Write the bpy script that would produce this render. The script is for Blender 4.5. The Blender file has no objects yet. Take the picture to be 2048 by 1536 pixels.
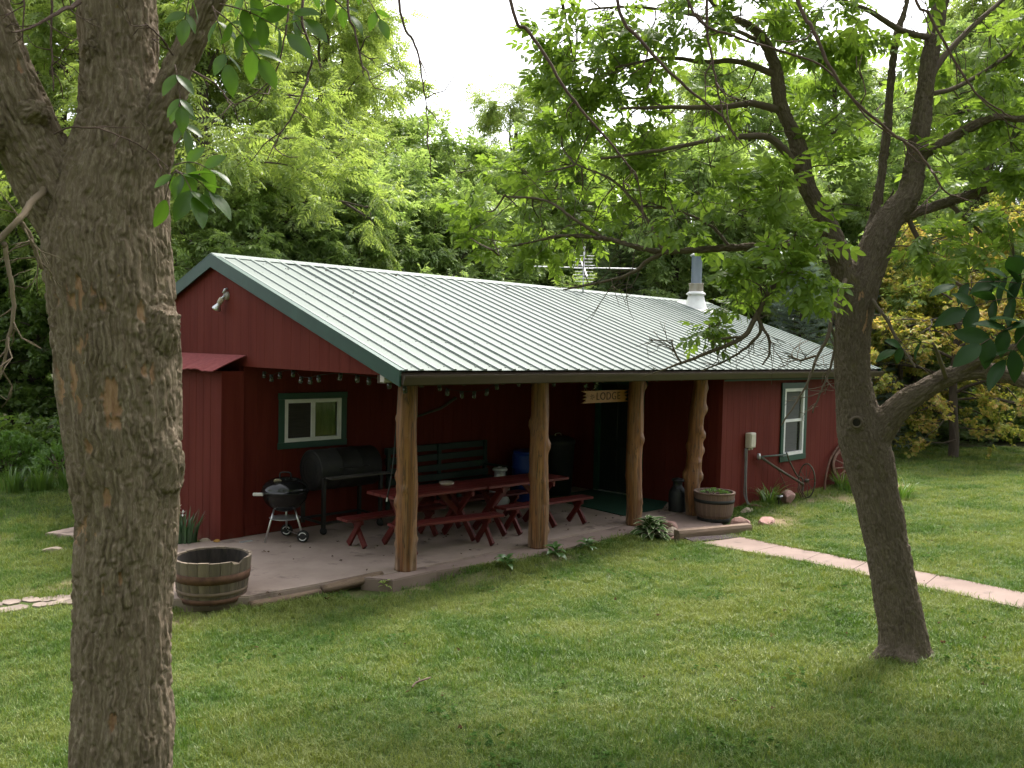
import bpy, bmesh, math, random
import numpy as np
from mathutils import Vector, Matrix, Euler

random.seed(7)
RNG = np.random.default_rng(7)
SC = bpy.context.scene
COL = SC.collection
PI = math.pi
rad = math.radians

# ------------------------------------------------------------------ camera
CAM_POS = np.array([-5.4937, -6.9735, 2.5069])
CAM_YAW, CAM_PITCH, CAM_ROLL, CAM_F = 0.7726, -0.0417, 0.0228, 1738.34   # F in pixels of a 2048 wide frame
_f = np.array([math.cos(CAM_PITCH)*math.cos(CAM_YAW), math.cos(CAM_PITCH)*math.sin(CAM_YAW), math.sin(CAM_PITCH)])
_r = np.array([math.sin(CAM_YAW), -math.cos(CAM_YAW), 0.0]); _u = np.cross(_r, _f)
_r, _u = math.cos(CAM_ROLL)*_r + math.sin(CAM_ROLL)*_u, -math.sin(CAM_ROLL)*_r + math.cos(CAM_ROLL)*_u
cd = bpy.data.cameras.new('camera'); cam = bpy.data.objects.new('camera', cd); COL.objects.link(cam)
cd.sensor_width = 36.0; cd.lens = CAM_F/2048*36.0; cd.clip_start = 0.05; cd.clip_end = 2000
cam.matrix_world = Matrix([[_r[0], _u[0], -_f[0], CAM_POS[0]], [_r[1], _u[1], -_f[1], CAM_POS[1]],
                           [_r[2], _u[2], -_f[2], CAM_POS[2]], [0, 0, 0, 1]])
SC.camera = cam

def at(px, py, d):
    """point seen at photo position (px, py) at distance d along the view axis"""
    return CAM_POS + (_f + _r*(px-1024)/CAM_F - _u*(py-768)/CAM_F)*d

# ------------------------------------------------------------------ light
SUN_EL, SUN_AZ = rad(60), rad(72)          # azimuth clockwise from +Y
W = bpy.data.worlds.new('World'); SC.world = W; W.use_nodes = True
nt = W.node_tree; nt.nodes.clear()
sky = nt.nodes.new('ShaderNodeTexSky'); sky.sky_type = 'NISHITA'; sky.sun_disc = False
sky.sun_elevation = SUN_EL; sky.sun_rotation = SUN_AZ; sky.air_density = 1.0; sky.dust_density = 4.0; sky.ozone_density = 1.0
hs = nt.nodes.new('ShaderNodeHueSaturation'); hs.inputs['Saturation'].default_value = 0.22
bgn = nt.nodes.new('ShaderNodeBackground'); bgn.inputs['Strength'].default_value = 0.15
wo = nt.nodes.new('ShaderNodeOutputWorld')
nt.links.new(sky.outputs[0], hs.inputs['Color']); nt.links.new(hs.outputs[0], bgn.inputs[0]); nt.links.new(bgn.outputs[0], wo.inputs[0])
sd = bpy.data.lights.new('sun', 'SUN'); sun = bpy.data.objects.new('sun', sd); COL.objects.link(sun)
sd.energy = 1.5; sd.angle = rad(14); sd.color = (1.0, 0.94, 0.84)
sv = Vector((math.sin(SUN_AZ)*math.cos(SUN_EL), math.cos(SUN_AZ)*math.cos(SUN_EL), math.sin(SUN_EL)))
sun.rotation_euler = sv.to_track_quat('Z', 'Y').to_euler(); sun.location = (0, 0, 30)
SC.view_settings.view_transform = 'Standard'; SC.view_settings.look = 'None'
SC.view_settings.exposure = 1.85; SC.view_settings.gamma = 1.0; SC.view_settings.use_curve_mapping = False
SC.render.engine = 'CYCLES'
SC.cycles.max_bounces = 7; SC.cycles.diffuse_bounces = 3; SC.cycles.glossy_bounces = 3
SC.cycles.transmission_bounces = 5; SC.cycles.transparent_max_bounces = 8
SC.cycles.use_adaptive_sampling = True; SC.cycles.adaptive_threshold = 0.025; SC.cycles.use_denoising = True; SC.cycles.sample_clamp_indirect = 6.0

# ------------------------------------------------------------------ helpers
def tag(o, label=None, cat=None, group=None, kind=None):
    if label: o['label'] = label
    if cat: o['category'] = cat
    if group: o['group'] = group
    if kind: o['kind'] = kind
    return o

def empty(name, loc=(0, 0, 0), rz=0.0, label=None, cat=None, group=None):
    o = bpy.data.objects.new(name, None); COL.objects.link(o)
    o.location = loc; o.rotation_euler = (0, 0, rz); o.empty_display_size = 0.1
    return tag(o, label, cat, group)

def link(name, me, parent=None, loc=(0, 0, 0), rot=(0, 0, 0), scale=(1, 1, 1)):
    o = bpy.data.objects.new(name, me); COL.objects.link(o)
    o.parent = parent; o.location = loc; o.rotation_euler = rot; o.scale = scale
    return o

def copy_tree(o, parent=None):
    c = o.copy(); COL.objects.link(c); c.parent = parent
    for ch in list(o.children): copy_tree(ch, c)
    return c

def mesh_np(name, V, F, mat=None, smooth=False):
    """V (n,3); F list of int arrays (m,k)"""
    me = bpy.data.meshes.new(name)
    V = np.asarray(V, np.float32).reshape(-1, 3)
    F = [np.asarray(f, np.int32) for f in F if len(f)]
    me.vertices.add(len(V)); me.vertices.foreach_set('co', V.ravel())
    nl = sum(f.size for f in F); npoly = sum(len(f) for f in F)
    if npoly:
        me.loops.add(nl); me.polygons.add(npoly)
        me.loops.foreach_set('vertex_index', np.concatenate([f.ravel() for f in F]))
        tot = np.concatenate([np.full(len(f), f.shape[1], np.int32) for f in F])
        st = np.concatenate([[0], np.cumsum(tot)[:-1]]).astype(np.int32)
        me.polygons.foreach_set('loop_start', st)
        me.polygons.foreach_set('use_smooth', np.full(npoly, smooth, bool))
    me.update(calc_edges=True); me.validate()
    if mat: me.materials.append(mat)
    return me

def rotm(rx=0, ry=0, rz=0):
    return np.array(Euler((rx, ry, rz)).to_matrix())

class MB:
    def __init__(s): s.v = []; s.f = {3: [], 4: []}; s.n = 0; s.big = []
    def add(s, V, faces):
        V = np.asarray(V, float).reshape(-1, 3)
        for f in faces:
            if len(f) in (3, 4): s.f[len(f)].append(np.array([f])+s.n)
            else: s.big.append(np.array([f])+s.n)
        s.v.append(V); s.n += len(V); return s
    def addf(s, V, F):
        V = np.asarray(V, float).reshape(-1, 3); F = np.asarray(F)
        if len(F): s.f[F.shape[1]].append(F+s.n)
        s.v.append(V); s.n += len(V); return s
    def box(s, c, d, R=None, ch=0.0):
        hx, hy, hz = d[0]/2, d[1]/2, d[2]/2
        if ch <= 0:
            V = np.array([[sx*hx, sy*hy, sz*hz] for sx in (-1, 1) for sy in (-1, 1) for sz in (-1, 1)])
            F = [(0, 1, 3, 2), (4, 6, 7, 5), (0, 4, 5, 1), (2, 3, 7, 6), (0, 2, 6, 4), (1, 5, 7, 3)]
        else:
            bm = bmesh.new(); bmesh.ops.create_cube(bm, size=1.0)
            for v in bm.verts: v.co = Vector((v.co.x*d[0], v.co.y*d[1], v.co.z*d[2]))
            bmesh.ops.bevel(bm, geom=list(bm.edges), offset=ch, segments=1, affect='EDGES', profile=0.5)
            bm.verts.ensure_lookup_table()
            V = np.array([v.co[:] for v in bm.verts]); F = [[v.index for v in f.verts] for f in bm.faces]; bm.free()
        if R is not None: V = V @ np.asarray(R).T
        return s.add(V+np.asarray(c, float), F)
    def beam(s, a, b, w, h, up=(0, 0, 1), ch=0.0):
        a = np.asarray(a, float); b = np.asarray(b, float); d = b-a; L = np.linalg.norm(d); x = d/L
        y = np.cross(np.asarray(up, float), x); y /= np.linalg.norm(y); z = np.cross(x, y)
        return s.box((a+b)/2, (L, w, h), np.stack([x, y, z], 1), ch)
    def tube(s, P, r, n=8, cap=True, jit=0.0):
        P = np.asarray(P, float); m = len(P); r = np.broadcast_to(np.asarray(r, float), (m,))
        T = np.gradient(P, axis=0); T /= np.linalg.norm(T, axis=1)[:, None]+1e-12
        u = np.cross(T[0], [0.31, 0.17, 0.94]); 
        if np.linalg.norm(u) < 1e-3: u = np.cross(T[0], [1, 0, 0])
        U = np.empty_like(P)
        for i in range(m):
            u = u-T[i]*(u@T[i]); u /= np.linalg.norm(u)+1e-12; U[i] = u
        Wv = np.cross(T, U); a = np.arange(n)*2*PI/n
        V = P[:, None, :]+(U[:, None, :]*np.cos(a)[None, :, None]+Wv[:, None, :]*np.sin(a)[None, :, None])*r[:, None, None]
        if jit: V = V+RNG.normal(0, jit, V.shape)
        i = np.arange(m-1)[:, None]*n; j = np.arange(n)[None, :]; k = (j+1) % n
        F = np.stack([i+j, i+k, i+n+k, i+n+j], -1).reshape(-1, 4)
        b0 = s.n; s.addf(V.reshape(-1, 3), F)
        if cap:
            c0 = s.n; s.addf(np.array([P[0], P[-1]]), np.zeros((0, 3), int))
            jj = np.arange(n); kk = (jj+1) % n
            s.f[3].append(np.stack([kk+b0, jj+b0, np.full(n, c0)], -1))
            s.f[3].append(np.stack([jj+b0+(m-1)*n, kk+b0+(m-1)*n, np.full(n, c0+1)], -1))
        return s
    def lathe(s, prof, n=24, c=(0, 0, 0), R=None, a0=0.0, a1=2*PI):
        prof = np.asarray(prof, float); full = abs(a1-a0-2*PI) < 1e-6
        a = a0+(a1-a0)*np.arange(n if full else n+1)/n; na = len(a)
        V = np.stack([prof[:, 0][:, None]*np.cos(a), prof[:, 0][:, None]*np.sin(a), np.repeat(prof[:, 1][:, None], na, 1)], -1).reshape(-1, 3)
        if R is not None: V = V @ np.asarray(R).T
        m = len(prof); i = np.arange(m-1)[:, None]*na; j = np.arange(na if full else na-1)[None, :]; k = (j+1) % na
        F = np.stack([i+j, i+k, i+na+k, i+na+j], -1).reshape(-1, 4)
        return s.addf(V+np.asarray(c, float), F)
    def prism(s, poly, h0, h1, axis='z', M=None):
        """extrude a polygon (list of 2d points)"""
        n = len(poly); P = np.asarray(poly, float)
        V = np.concatenate([np.c_[P, np.full(n, h0)], np.c_[P, np.full(n, h1)]])
        if axis == 'y': V = V[:, [0, 2, 1]]
        if axis == 'x': V = V[:, [2, 0, 1]]
        if M is not None: V = V @ np.asarray(M).T
        F = [tuple(range(n))[::-1], tuple(range(n, 2*n))]+[(i, (i+1) % n, n+(i+1) % n, n+i) for i in range(n)]
        return s.add(V, F)
    def mesh(s, name, mat, smooth=False):
        V = np.concatenate(s.v) if s.v else np.zeros((0, 3))
        F = [np.concatenate(s.f[k]) for k in (3, 4) if s.f[k]]+s.big
        me = mesh_np(name, V, F, mat, smooth)
        bm = bmesh.new(); bm.from_mesh(me)
        if len(bm.faces) < 60000: bmesh.ops.recalc_face_normals(bm, faces=list(bm.faces))
        bm.to_mesh(me); bm.free()
        return me
    def build(s, name, mat, parent=None, smooth=False, loc=(0, 0, 0), rot=(0, 0, 0)):
        return link(name, s.mesh(name, mat, smooth), parent, loc, rot)

# numpy gradient noise ------------------------------------------------
_perm = np.random.default_rng(3).permutation(256); _perm = np.concatenate([_perm, _perm, _perm])
_g = np.random.default_rng(4).normal(size=(256, 3)); _g /= np.linalg.norm(_g, axis=1)[:, None]
def pnoise(P):
    P = np.asarray(P, float); I = np.floor(P).astype(int); Fr = P-I; I &= 255
    w = Fr*Fr*Fr*(Fr*(Fr*6-15)+10); out = 0
    for dx in (0, 1):
        wx = w[:, 0] if dx else 1-w[:, 0]
        for dy in (0, 1):
            wy = w[:, 1] if dy else 1-w[:, 1]
            for dz in (0, 1):
                wz = w[:, 2] if dz else 1-w[:, 2]
                h = _perm[_perm[_perm[(I[:, 0]+dx) & 255]+((I[:, 1]+dy) & 255)]+((I[:, 2]+dz) & 255)] & 255
                d = Fr-np.array([dx, dy, dz])
                out = out+wx*wy*wz*(_g[h]*d).sum(1)
    return out*1.6

def smooth(a, b, x):
    t = np.clip((x-a)/(b-a), 0, 1); return t*t*(3-2*t)

def catmull(P, n=6):
    P = np.asarray(P, float); Q = np.concatenate([[2*P[0]-P[1]], P, [2*P[-1]-P[-2]]]); out = []
    for i in range(1, len(Q)-2):
        t = np.linspace(0, 1, n, endpoint=False)[:, None]
        p0, p1, p2, p3 = Q[i-1], Q[i], Q[i+1], Q[i+2]
        out.append(0.5*((2*p1)+(-p0+p2)*t+(2*p0-5*p1+4*p2-p3)*t**2+(-p0+3*p1-3*p2+p3)*t**3))
    return np.concatenate(out+[P[-1:]])

# ------------------------------------------------------------------ ground height
def ground_z(x, y):
    x = np.asarray(x, float); y = np.asarray(y, float)
    t = np.clip(-y-0.3, 0, 9.0)
    z = -0.10+0.1*t
    z = z+0.07*np.exp(-(((x-7.4)/1.6)**2+((y+0.7)/0.7)**2))       # low hump by the wing wall
    z = z+0.055*np.exp(-((y-0.12)/0.4)**2)*smooth(.6, 1.4, x)*smooth(6.2, 5.0, x)*1.0
    z = z+0.06*np.clip(x-6.4, 0, 1)*np.exp(-((y-0.1)/0.5)**2)
    far = smooth(26, 60, np.hypot(x-4, y-2))
    return z+far*(1.2*np.sin(x*0.05+1)*np.cos(y*0.04)+1.0)
def gz(x, y): return float(ground_z(x, y))

# ------------------------------------------------------------------ materials
MATS = {}
def new_mat(name):
    m = bpy.data.materials.new(name); m.use_nodes = True; nt = m.node_tree; nt.nodes.clear()
    out = nt.nodes.new('ShaderNodeOutputMaterial'); MATS[name] = m
    return m, nt, out
def N(nt, t, **kw):
    n = nt.nodes.new(t)
    for k, v in kw.items():
        if k in ('operation', 'blend_type', 'data_type', 'noise_dimensions', 'attribute_name', 'wave_type', 'bands_direction', 'feature', 'distance', 'attribute_type'): setattr(n, k, v)
        else: n.inputs[k].default_value = v
    return n
def L(nt, a, b): nt.links.new(a, b)
def ramp(nt, fac, stops):
    r = nt.nodes.new('ShaderNodeValToRGB'); e = r.color_ramp.elements
    while len(e) < len(stops): e.new(0.5)
    for i, (p, c) in enumerate(stops): e[i].position = p; e[i].color = (*c, 1) if len(c) == 3 else c
    L(nt, fac, r.inputs[0]); return r.outputs[0]
def coords(nt, scale=(1, 1, 1), kind='Object'):
    tc = nt.nodes.new('ShaderNodeTexCoord'); mp = nt.nodes.new('ShaderNodeMapping'); mp.inputs['Scale'].default_value = scale
    if kind == 'World':
        g = nt.nodes.new('ShaderNodeNewGeometry'); L(nt, g.outputs['Position'], mp.inputs['Vector'])
    else: L(nt, tc.outputs[kind], mp.inputs['Vector'])
    return mp.outputs[0]
def mix(nt, fac, a, b, mode='MIX'):
    m = nt.nodes.new('ShaderNodeMix'); m.data_type = 'RGBA'; m.blend_type = mode
    for sock, v in ((m.inputs[0], fac), (m.inputs[6], a), (m.inputs[7], b)):
        if isinstance(v, (int, float)): sock.default_value = v
        elif isinstance(v, tuple): sock.default_value = (*v, 1) if len(v) == 3 else v
        else: L(nt, v, sock)
    return m.outputs[2]
def surf(name, c1, c2, scale=(3, 3, 3), detail=6, rough=0.7, metal=0.0, bump=0.2, bscale=None, spots=None, kind='Object', spec=0.4, lo=0.35, hi=0.65, dist=0.01, coat=0.0, isl=0.0):
    """two-tone noise surface with optional third 'spots' colour (colour, threshold, scale) and fine relief"""
    m, nt, out = new_mat(name)
    p = nt.nodes.new('ShaderNodeBsdfPrincipled'); L(nt, p.outputs[0], out.inputs[0])
    v = coords(nt, scale, kind)
    n = N(nt, 'ShaderNodeTexNoise', Scale=1.0, Detail=detail, Roughness=0.6); L(nt, v, n.inputs['Vector'])
    c = ramp(nt, n.outputs[0], [(lo, c1), (hi, c2)])
    if spots:
        col, th, sc = spots
        n3 = N(nt, 'ShaderNodeTexNoise', Scale=1.0, Detail=5, Roughness=0.65); L(nt, coords(nt, sc, kind), n3.inputs['Vector'])
        c = mix(nt, ramp(nt, n3.outputs[0], [(th, (0, 0, 0)), (th+0.08, (1, 1, 1))]), c, col)
    if isl:
        g = nt.nodes.new('ShaderNodeObjectInfo'); r = ramp(nt, g.outputs['Random'], [(0, (1-isl,)*3), (1, (1+isl,)*3)])
        c = mix(nt, 1.0, c, r, 'MULTIPLY')
    L(nt, c, p.inputs['Base Color'])
    p.inputs['Roughness'].default_value = rough; p.inputs['Metallic'].default_value = metal; p.inputs['Specular IOR Level'].default_value = spec
    p.inputs['Coat Weight'].default_value = coat
    if bump:
        n2 = N(nt, 'ShaderNodeTexNoise', Scale=1.0, Detail=8, Roughness=0.7)
        L(nt, coords(nt, bscale or tuple(4*s for s in scale), kind), n2.inputs['Vector'])
        b = nt.nodes.new('ShaderNodeBump'); b.inputs['Strength'].default_value = bump; b.inputs['Distance'].default_value = dist
        L(nt, n2.outputs[0], b.inputs['Height']); L(nt, b.outputs[0], p.inputs['Normal'])
    return m
def leafy(name, c1, c2, tc, transl=0.45, wscale=0.8, gloss=0.06, c3=None):
    m, nt, out = new_mat(name)
    g = nt.nodes.new('ShaderNodeNewGeometry')
    n = N(nt, 'ShaderNodeTexNoise', Scale=wscale, Detail=3); L(nt, g.outputs['Position'], n.inputs['Vector'])
    ad = N(nt, 'ShaderNodeMath', operation='ADD'); L(nt, n.outputs[0], ad.inputs[0])
    mm = N(nt, 'ShaderNodeMath', operation='MULTIPLY'); mm.inputs[1].default_value = 0.5; L(nt, g.outputs['Random Per Island'], mm.inputs[0]); L(nt, mm.outputs[0], ad.inputs[1])
    stops = [(0.45, c1), (1.0, c2)] if c3 is None else [(0.42, c1), (0.72, c2), (1.0, c3)]
    c = ramp(nt, ad.outputs[0], stops)
    d = nt.nodes.new('ShaderNodeBsdfDiffuse'); L(nt, c, d.inputs[0])
    t = nt.nodes.new('ShaderNodeBsdfTranslucent'); L(nt, mix(nt, 1.0, c, tc, 'MULTIPLY'), t.inputs[0])
    ms = nt.nodes.new('ShaderNodeMixShader'); ms.inputs[0].default_value = transl; L(nt, d.outputs[0], ms.inputs[1]); L(nt, t.outputs[0], ms.inputs[2])
    gl = nt.nodes.new('ShaderNodeBsdfGlossy'); gl.inputs['Roughness'].default_value = 0.35; gl.inputs[0].default_value = (1, 1, 1, 1)
    m2 = nt.nodes.new('ShaderNodeMixShader'); m2.inputs[0].default_value = gloss; L(nt, ms.outputs[0], m2.inputs[1]); L(nt, gl.outputs[0], m2.inputs[2])
    L(nt, m2.outputs[0], out.inputs[0])
    return m

# painted siding: red with faint vertical weathering
def red_mat():
    m, nt, out = new_mat('red_siding_paint')
    p = nt.nodes.new('ShaderNodeBsdfPrincipled'); L(nt, p.outputs[0], out.inputs[0]); p.inputs['Roughness'].default_value = 0.75; p.inputs['Specular IOR Level'].default_value = 0.12
    n = N(nt, 'ShaderNodeTexNoise', Scale=1.0, Detail=7, Roughness=0.65); L(nt, coords(nt, (9, 9, 0.7), 'World'), n.inputs['Vector'])
    c = ramp(nt, n.outputs[0], [(0.3, (0.086, 0.0130, 0.0085)), (0.5, (0.106, 0.0175, 0.0115)), (0.72, (0.125, 0.0235, 0.0160))])
    n2 = N(nt, 'ShaderNodeTexNoise', Scale=1.0, Detail=4); L(nt, coords(nt, (1.3, 1.3, 0.7), 'World'), n2.inputs['Vector'])
    c = mix(nt, ramp(nt, n2.outputs[0], [(0.45, (0, 0, 0)), (0.75, (0.6, 0.6, 0.6))]), c, (0.135, 0.029, 0.021))
    g = nt.nodes.new('ShaderNodeNewGeometry'); sx = nt.nodes.new('ShaderNodeSeparateXYZ'); L(nt, g.outputs['Position'], sx.inputs[0])
    n3 = N(nt, 'ShaderNodeTexNoise', Scale=1.0, Detail=6, Roughness=0.7); L(nt, coords(nt, (7, 7, 5), 'World'), n3.inputs['Vector'])
    ma = N(nt, 'ShaderNodeMath', operation='MULTIPLY_ADD'); L(nt, sx.outputs['Z'], ma.inputs[0]); ma.inputs[1].default_value = -1.6; L(nt, n3.outputs[0], ma.inputs[2])
    c = mix(nt, ramp(nt, ma.outputs[0], [(0.42, (0, 0, 0)), (0.75, (0.5, 0.5, 0.5))]), c, (0.14, 0.07, 0.05))
    L(nt, c, p.inputs['Base Color'])
    b = nt.nodes.new('ShaderNodeBump'); b.inputs['Strength'].default_value = 0.4; b.inputs['Distance'].default_value = 0.004
    n4 = N(nt, 'ShaderNodeTexNoise', Scale=1.0, Detail=8, Roughness=0.7); L(nt, coords(nt, (70, 70, 6), 'World'), n4.inputs['Vector']); L(nt, n4.outputs[0], b.inputs['Height']); L(nt, b.outputs[0], p.inputs['Normal'])
    return m
M_RED = red_mat()
M_REDW = surf('red_bench_paint', (0.085, 0.010, 0.008), (0.115, 0.015, 0.012), (3, 12, 12), rough=0.5, bump=0.2, bscale=(6, 60, 60), dist=0.003, spots=((0.30, 0.14, 0.10), 0.72, (4, 14, 14)), isl=0.1)
M_REDROLL = surf('red_rolled_roofing', (0.17, 0.032, 0.032), (0.23, 0.05, 0.047), (20, 20, 20), rough=0.9, bump=0.5, bscale=(180, 180, 180), dist=0.003)
M_GREEN = surf('dark_green_trim_paint', (0.012, 0.048, 0.034), (0.018, 0.064, 0.046), (3, 3, 3), rough=0.45, bump=0.08, isl=0.05)
M_BENCH = surf('blackish_green_bench_paint', (0.005, 0.018, 0.013), (0.008, 0.026, 0.019), (3, 12, 12), rough=0.55, bump=0.1)
M_ROOF = surf('pale_green_roof_steel', (0.112, 0.138, 0.121), (0.135, 0.160, 0.142), (1.2, 0.5, 1), rough=0.55, metal=0.0, bump=0.03, bscale=(3, 3, 3), spots=((0.09, 0.10, 0.088), 0.62, (1.5, 0.25, 1)), spec=0.22, isl=0.03)
M_RIB = surf('pale_green_rib_steel', (0.128, 0.155, 0.138), (0.150, 0.178, 0.160), (2, 0.5, 1), rough=0.5, bump=0.0, spec=0.3, isl=0.04)
M_GUTTER = surf('brown_gutter', (0.045, 0.028, 0.022), (0.06, 0.038, 0.03), (2, 8, 8), rough=0.35, bump=0.05)
M_WHITE = surf('white_vinyl', (0.64, 0.63, 0.64), (0.72, 0.71, 0.72), (6, 6, 6), rough=0.4, bump=0.03)
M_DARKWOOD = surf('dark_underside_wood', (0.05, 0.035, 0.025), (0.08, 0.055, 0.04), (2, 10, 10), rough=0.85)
M_CONC = surf('concrete', (0.23, 0.172, 0.142), (0.32, 0.248, 0.208), (1.3, 1.3, 1.3), rough=0.9, bump=0.3, bscale=(45, 45, 45), dist=0.003, kind='World', spots=((0.165, 0.122, 0.10), 0.57, (2.2, 2.2, 2.2)))
M_CONC2 = surf('pale_concrete', (0.175, 0.124, 0.103), (0.225, 0.165, 0.14), (1.8, 1.8, 1.8), rough=0.9, bump=0.3, bscale=(50, 50, 50), dist=0.003, kind='World', spots=((0.13, 0.096, 0.08), 0.58, (3, 3, 3)))
M_STONE = surf('pink_quartzite', (0.22, 0.115, 0.095), (0.33, 0.20, 0.17), (5, 5, 5), rough=0.85, bump=0.6, dist=0.015, spots=((0.33, 0.25, 0.2), 0.58, (9, 9, 9)), isl=0.2)
M_STONE2 = surf('tan_fieldstone', (0.25, 0.20, 0.15), (0.36, 0.29, 0.22), (6, 6, 6), rough=0.9, bump=0.6, dist=0.015, isl=0.2)
M_BLACK = surf('black_enamel', (0.006, 0.006, 0.006), (0.010, 0.010, 0.010), (5, 5, 5), rough=0.16, bump=0.0, spec=0.45, coat=0.0)
M_SMOKER = surf('sooty_black_steel', (0.010, 0.010, 0.010), (0.022, 0.020, 0.018), (6, 6, 6), rough=0.6, bump=0.1)
M_ALU = surf('brushed_aluminium', (0.55, 0.55, 0.55), (0.66, 0.66, 0.66), (20, 20, 20), rough=0.3, metal=0.9, bump=0.0)
M_GALV = surf('galvanised_steel', (0.42, 0.43, 0.44), (0.55, 0.56, 0.57), (12, 12, 12), rough=0.45, metal=0.6, bump=0.03)
M_STACK = surf('grey_blue_flue_pipe', (0.17, 0.20, 0.25), (0.23, 0.26, 0.31), (6, 6, 2), rough=0.45, bump=0.05)
M_FLASH = surf('white_flashing', (0.60, 0.60, 0.58), (0.72, 0.72, 0.70), (4, 4, 4), rough=0.5, spots=((0.33, 0.16, 0.08), 0.62, (7, 7, 7)))
M_RUST = surf('rusty_iron', (0.075, 0.035, 0.022), (0.13, 0.065, 0.04), (14, 14, 14), rough=0.85, bump=0.4, dist=0.004)
M_IRON = surf('old_grey_green_iron', (0.055, 0.058, 0.045), (0.10, 0.085, 0.06), (14, 14, 14), rough=0.75, bump=0.3, dist=0.003)
M_STAVE = surf('weathered_grey_stave', (0.085, 0.064, 0.047), (0.165, 0.128, 0.096), (9, 9, 1.2), rough=0.9, bump=0.5, bscale=(40, 40, 3), dist=0.005, isl=0.25, spots=((0.19, 0.11, 0.055), 0.60, (3, 3, 2)))
M_STAVE2 = surf('brown_stave', (0.11, 0.072, 0.054), (0.16, 0.108, 0.082), (12, 12, 1.2), rough=0.85, bump=0.4, bscale=(40, 40, 3), dist=0.004, isl=0.12)
M_TIMBER = surf('weathered_timber', (0.13, 0.09, 0.065), (0.22, 0.155, 0.115), (2, 14, 14), rough=0.92, bump=0.7, bscale=(5, 50, 50), dist=0.01)
M_ROTLOG = surf('rotten_log', (0.10, 0.065, 0.045), (0.19, 0.13, 0.09), (2.5, 14, 14), rough=0.95, bump=0.9, bscale=(6, 50, 50), dist=0.015)
M_SOIL = surf('potting_soil', (0.02, 0.014, 0.01), (0.045, 0.032, 0.022), (30, 30, 30), rough=1.0, bump=0.8, dist=0.02)
M_BLUE = surf('blue_plastic', (0.012, 0.04, 0.22), (0.016, 0.05, 0.27), (3, 3, 3), rough=0.4, bump=0.02)
M_MAT = surf('green_turf_mat', (0.006, 0.040, 0.022), (0.010, 0.055, 0.030), (60, 60, 60), rough=1.0, bump=0.6, bscale=(200, 200, 200), dist=0.004)
M_CAN = surf('dark_painted_can', (0.016, 0.018, 0.020), (0.028, 0.030, 0.032), (5, 5, 5), rough=0.5, bump=0.08)
M_BEIGE = surf('beige_plastic_box', (0.48, 0.44, 0.36), (0.56, 0.51, 0.42), (6, 6, 6), rough=0.5, bump=0.02)
M_CONDUIT = surf('grey_conduit', (0.12, 0.115, 0.115), (0.17, 0.165, 0.165), (6, 6, 6), rough=0.5)
M_SIGN = surf('varnished_pine', (0.27, 0.12, 0.032), (0.36, 0.175, 0.052), (3, 30, 30), rough=0.45, bump=0.15, dist=0.003)
M_BURN = surf('dark_routed_lettering', (0.06, 0.03, 0.012), (0.09, 0.045, 0.02), (9, 9, 9), rough=0.8, bump=0.0)
M_RUBBER = surf('black_rubber', (0.012, 0.012, 0.012), (0.02, 0.02, 0.02), (9, 9, 9), rough=0.75)
M_CORD = surf('dark_cord', (0.012, 0.014, 0.012), (0.02, 0.022, 0.02), (9, 9, 9), rough=0.7)
M_CURTAIN = surf('tan_curtain', (0.11, 0.075, 0.045), (0.16, 0.112, 0.068), (30, 3, 1), rough=0.95)
M_BLIND = surf('grey_insect_screen', (0.07, 0.07, 0.07), (0.095, 0.095, 0.095), (3, 3, 60), rough=0.9)
M_WHEEL = surf('faded_red_wagon_wood', (0.17, 0.075, 0.06), (0.30, 0.19, 0.155), (10, 10, 10), rough=0.9, bump=0.4, dist=0.004, spots=((0.36, 0.30, 0.26), 0.60, (12, 12, 12)))
M_DOOR = surf('dark_door', (0.010, 0.014, 0.013), (0.016, 0.020, 0.018), (2, 2, 2), rough=0.4)
M_GRAVEL = surf('flagstone', (0.16, 0.125, 0.105), (0.28, 0.22, 0.185), (6, 6, 6), rough=0.9, bump=0.5, dist=0.01, isl=0.3)
M_SOLAR = surf('solar_cell', (0.02, 0.03, 0.10), (0.03, 0.045, 0.15), (30, 30, 30), rough=0.2, bump=0)

def glass_mat():
    m, nt, out = new_mat('window_glass')
    t = nt.nodes.new('ShaderNodeBsdfTransparent'); t.inputs[0].default_value = (0.75, 0.78, 0.76, 1)
    g = nt.nodes.new('ShaderNodeBsdfGlossy'); g.inputs['Roughness'].default_value = 0.03
    f = nt.nodes.new('ShaderNodeFresnel'); f.inputs[0].default_value = 1.5
    ms = nt.nodes.new('ShaderNodeMixShader'); L(nt, f.outputs[0], ms.inputs[0]); L(nt, t.outputs[0], ms.inputs[1]); L(nt, g.outputs[0], ms.inputs[2])
    L(nt, ms.outputs[0], out.inputs[0]); return m
M_GLASS = glass_mat()
def jar_mat():
    m, nt, out = new_mat('clear_jar_glass')
    p = nt.nodes.new('ShaderNodeBsdfPrincipled'); p.inputs['Base Color'].default_value = (0.14, 0.15, 0.14, 1); p.inputs['Roughness'].default_value = 0.25
    p.inputs['Transmission Weight'].default_value = 0.7; L(nt, p.outputs[0], out.inputs[0]); return m
M_JAR = jar_mat()

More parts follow.
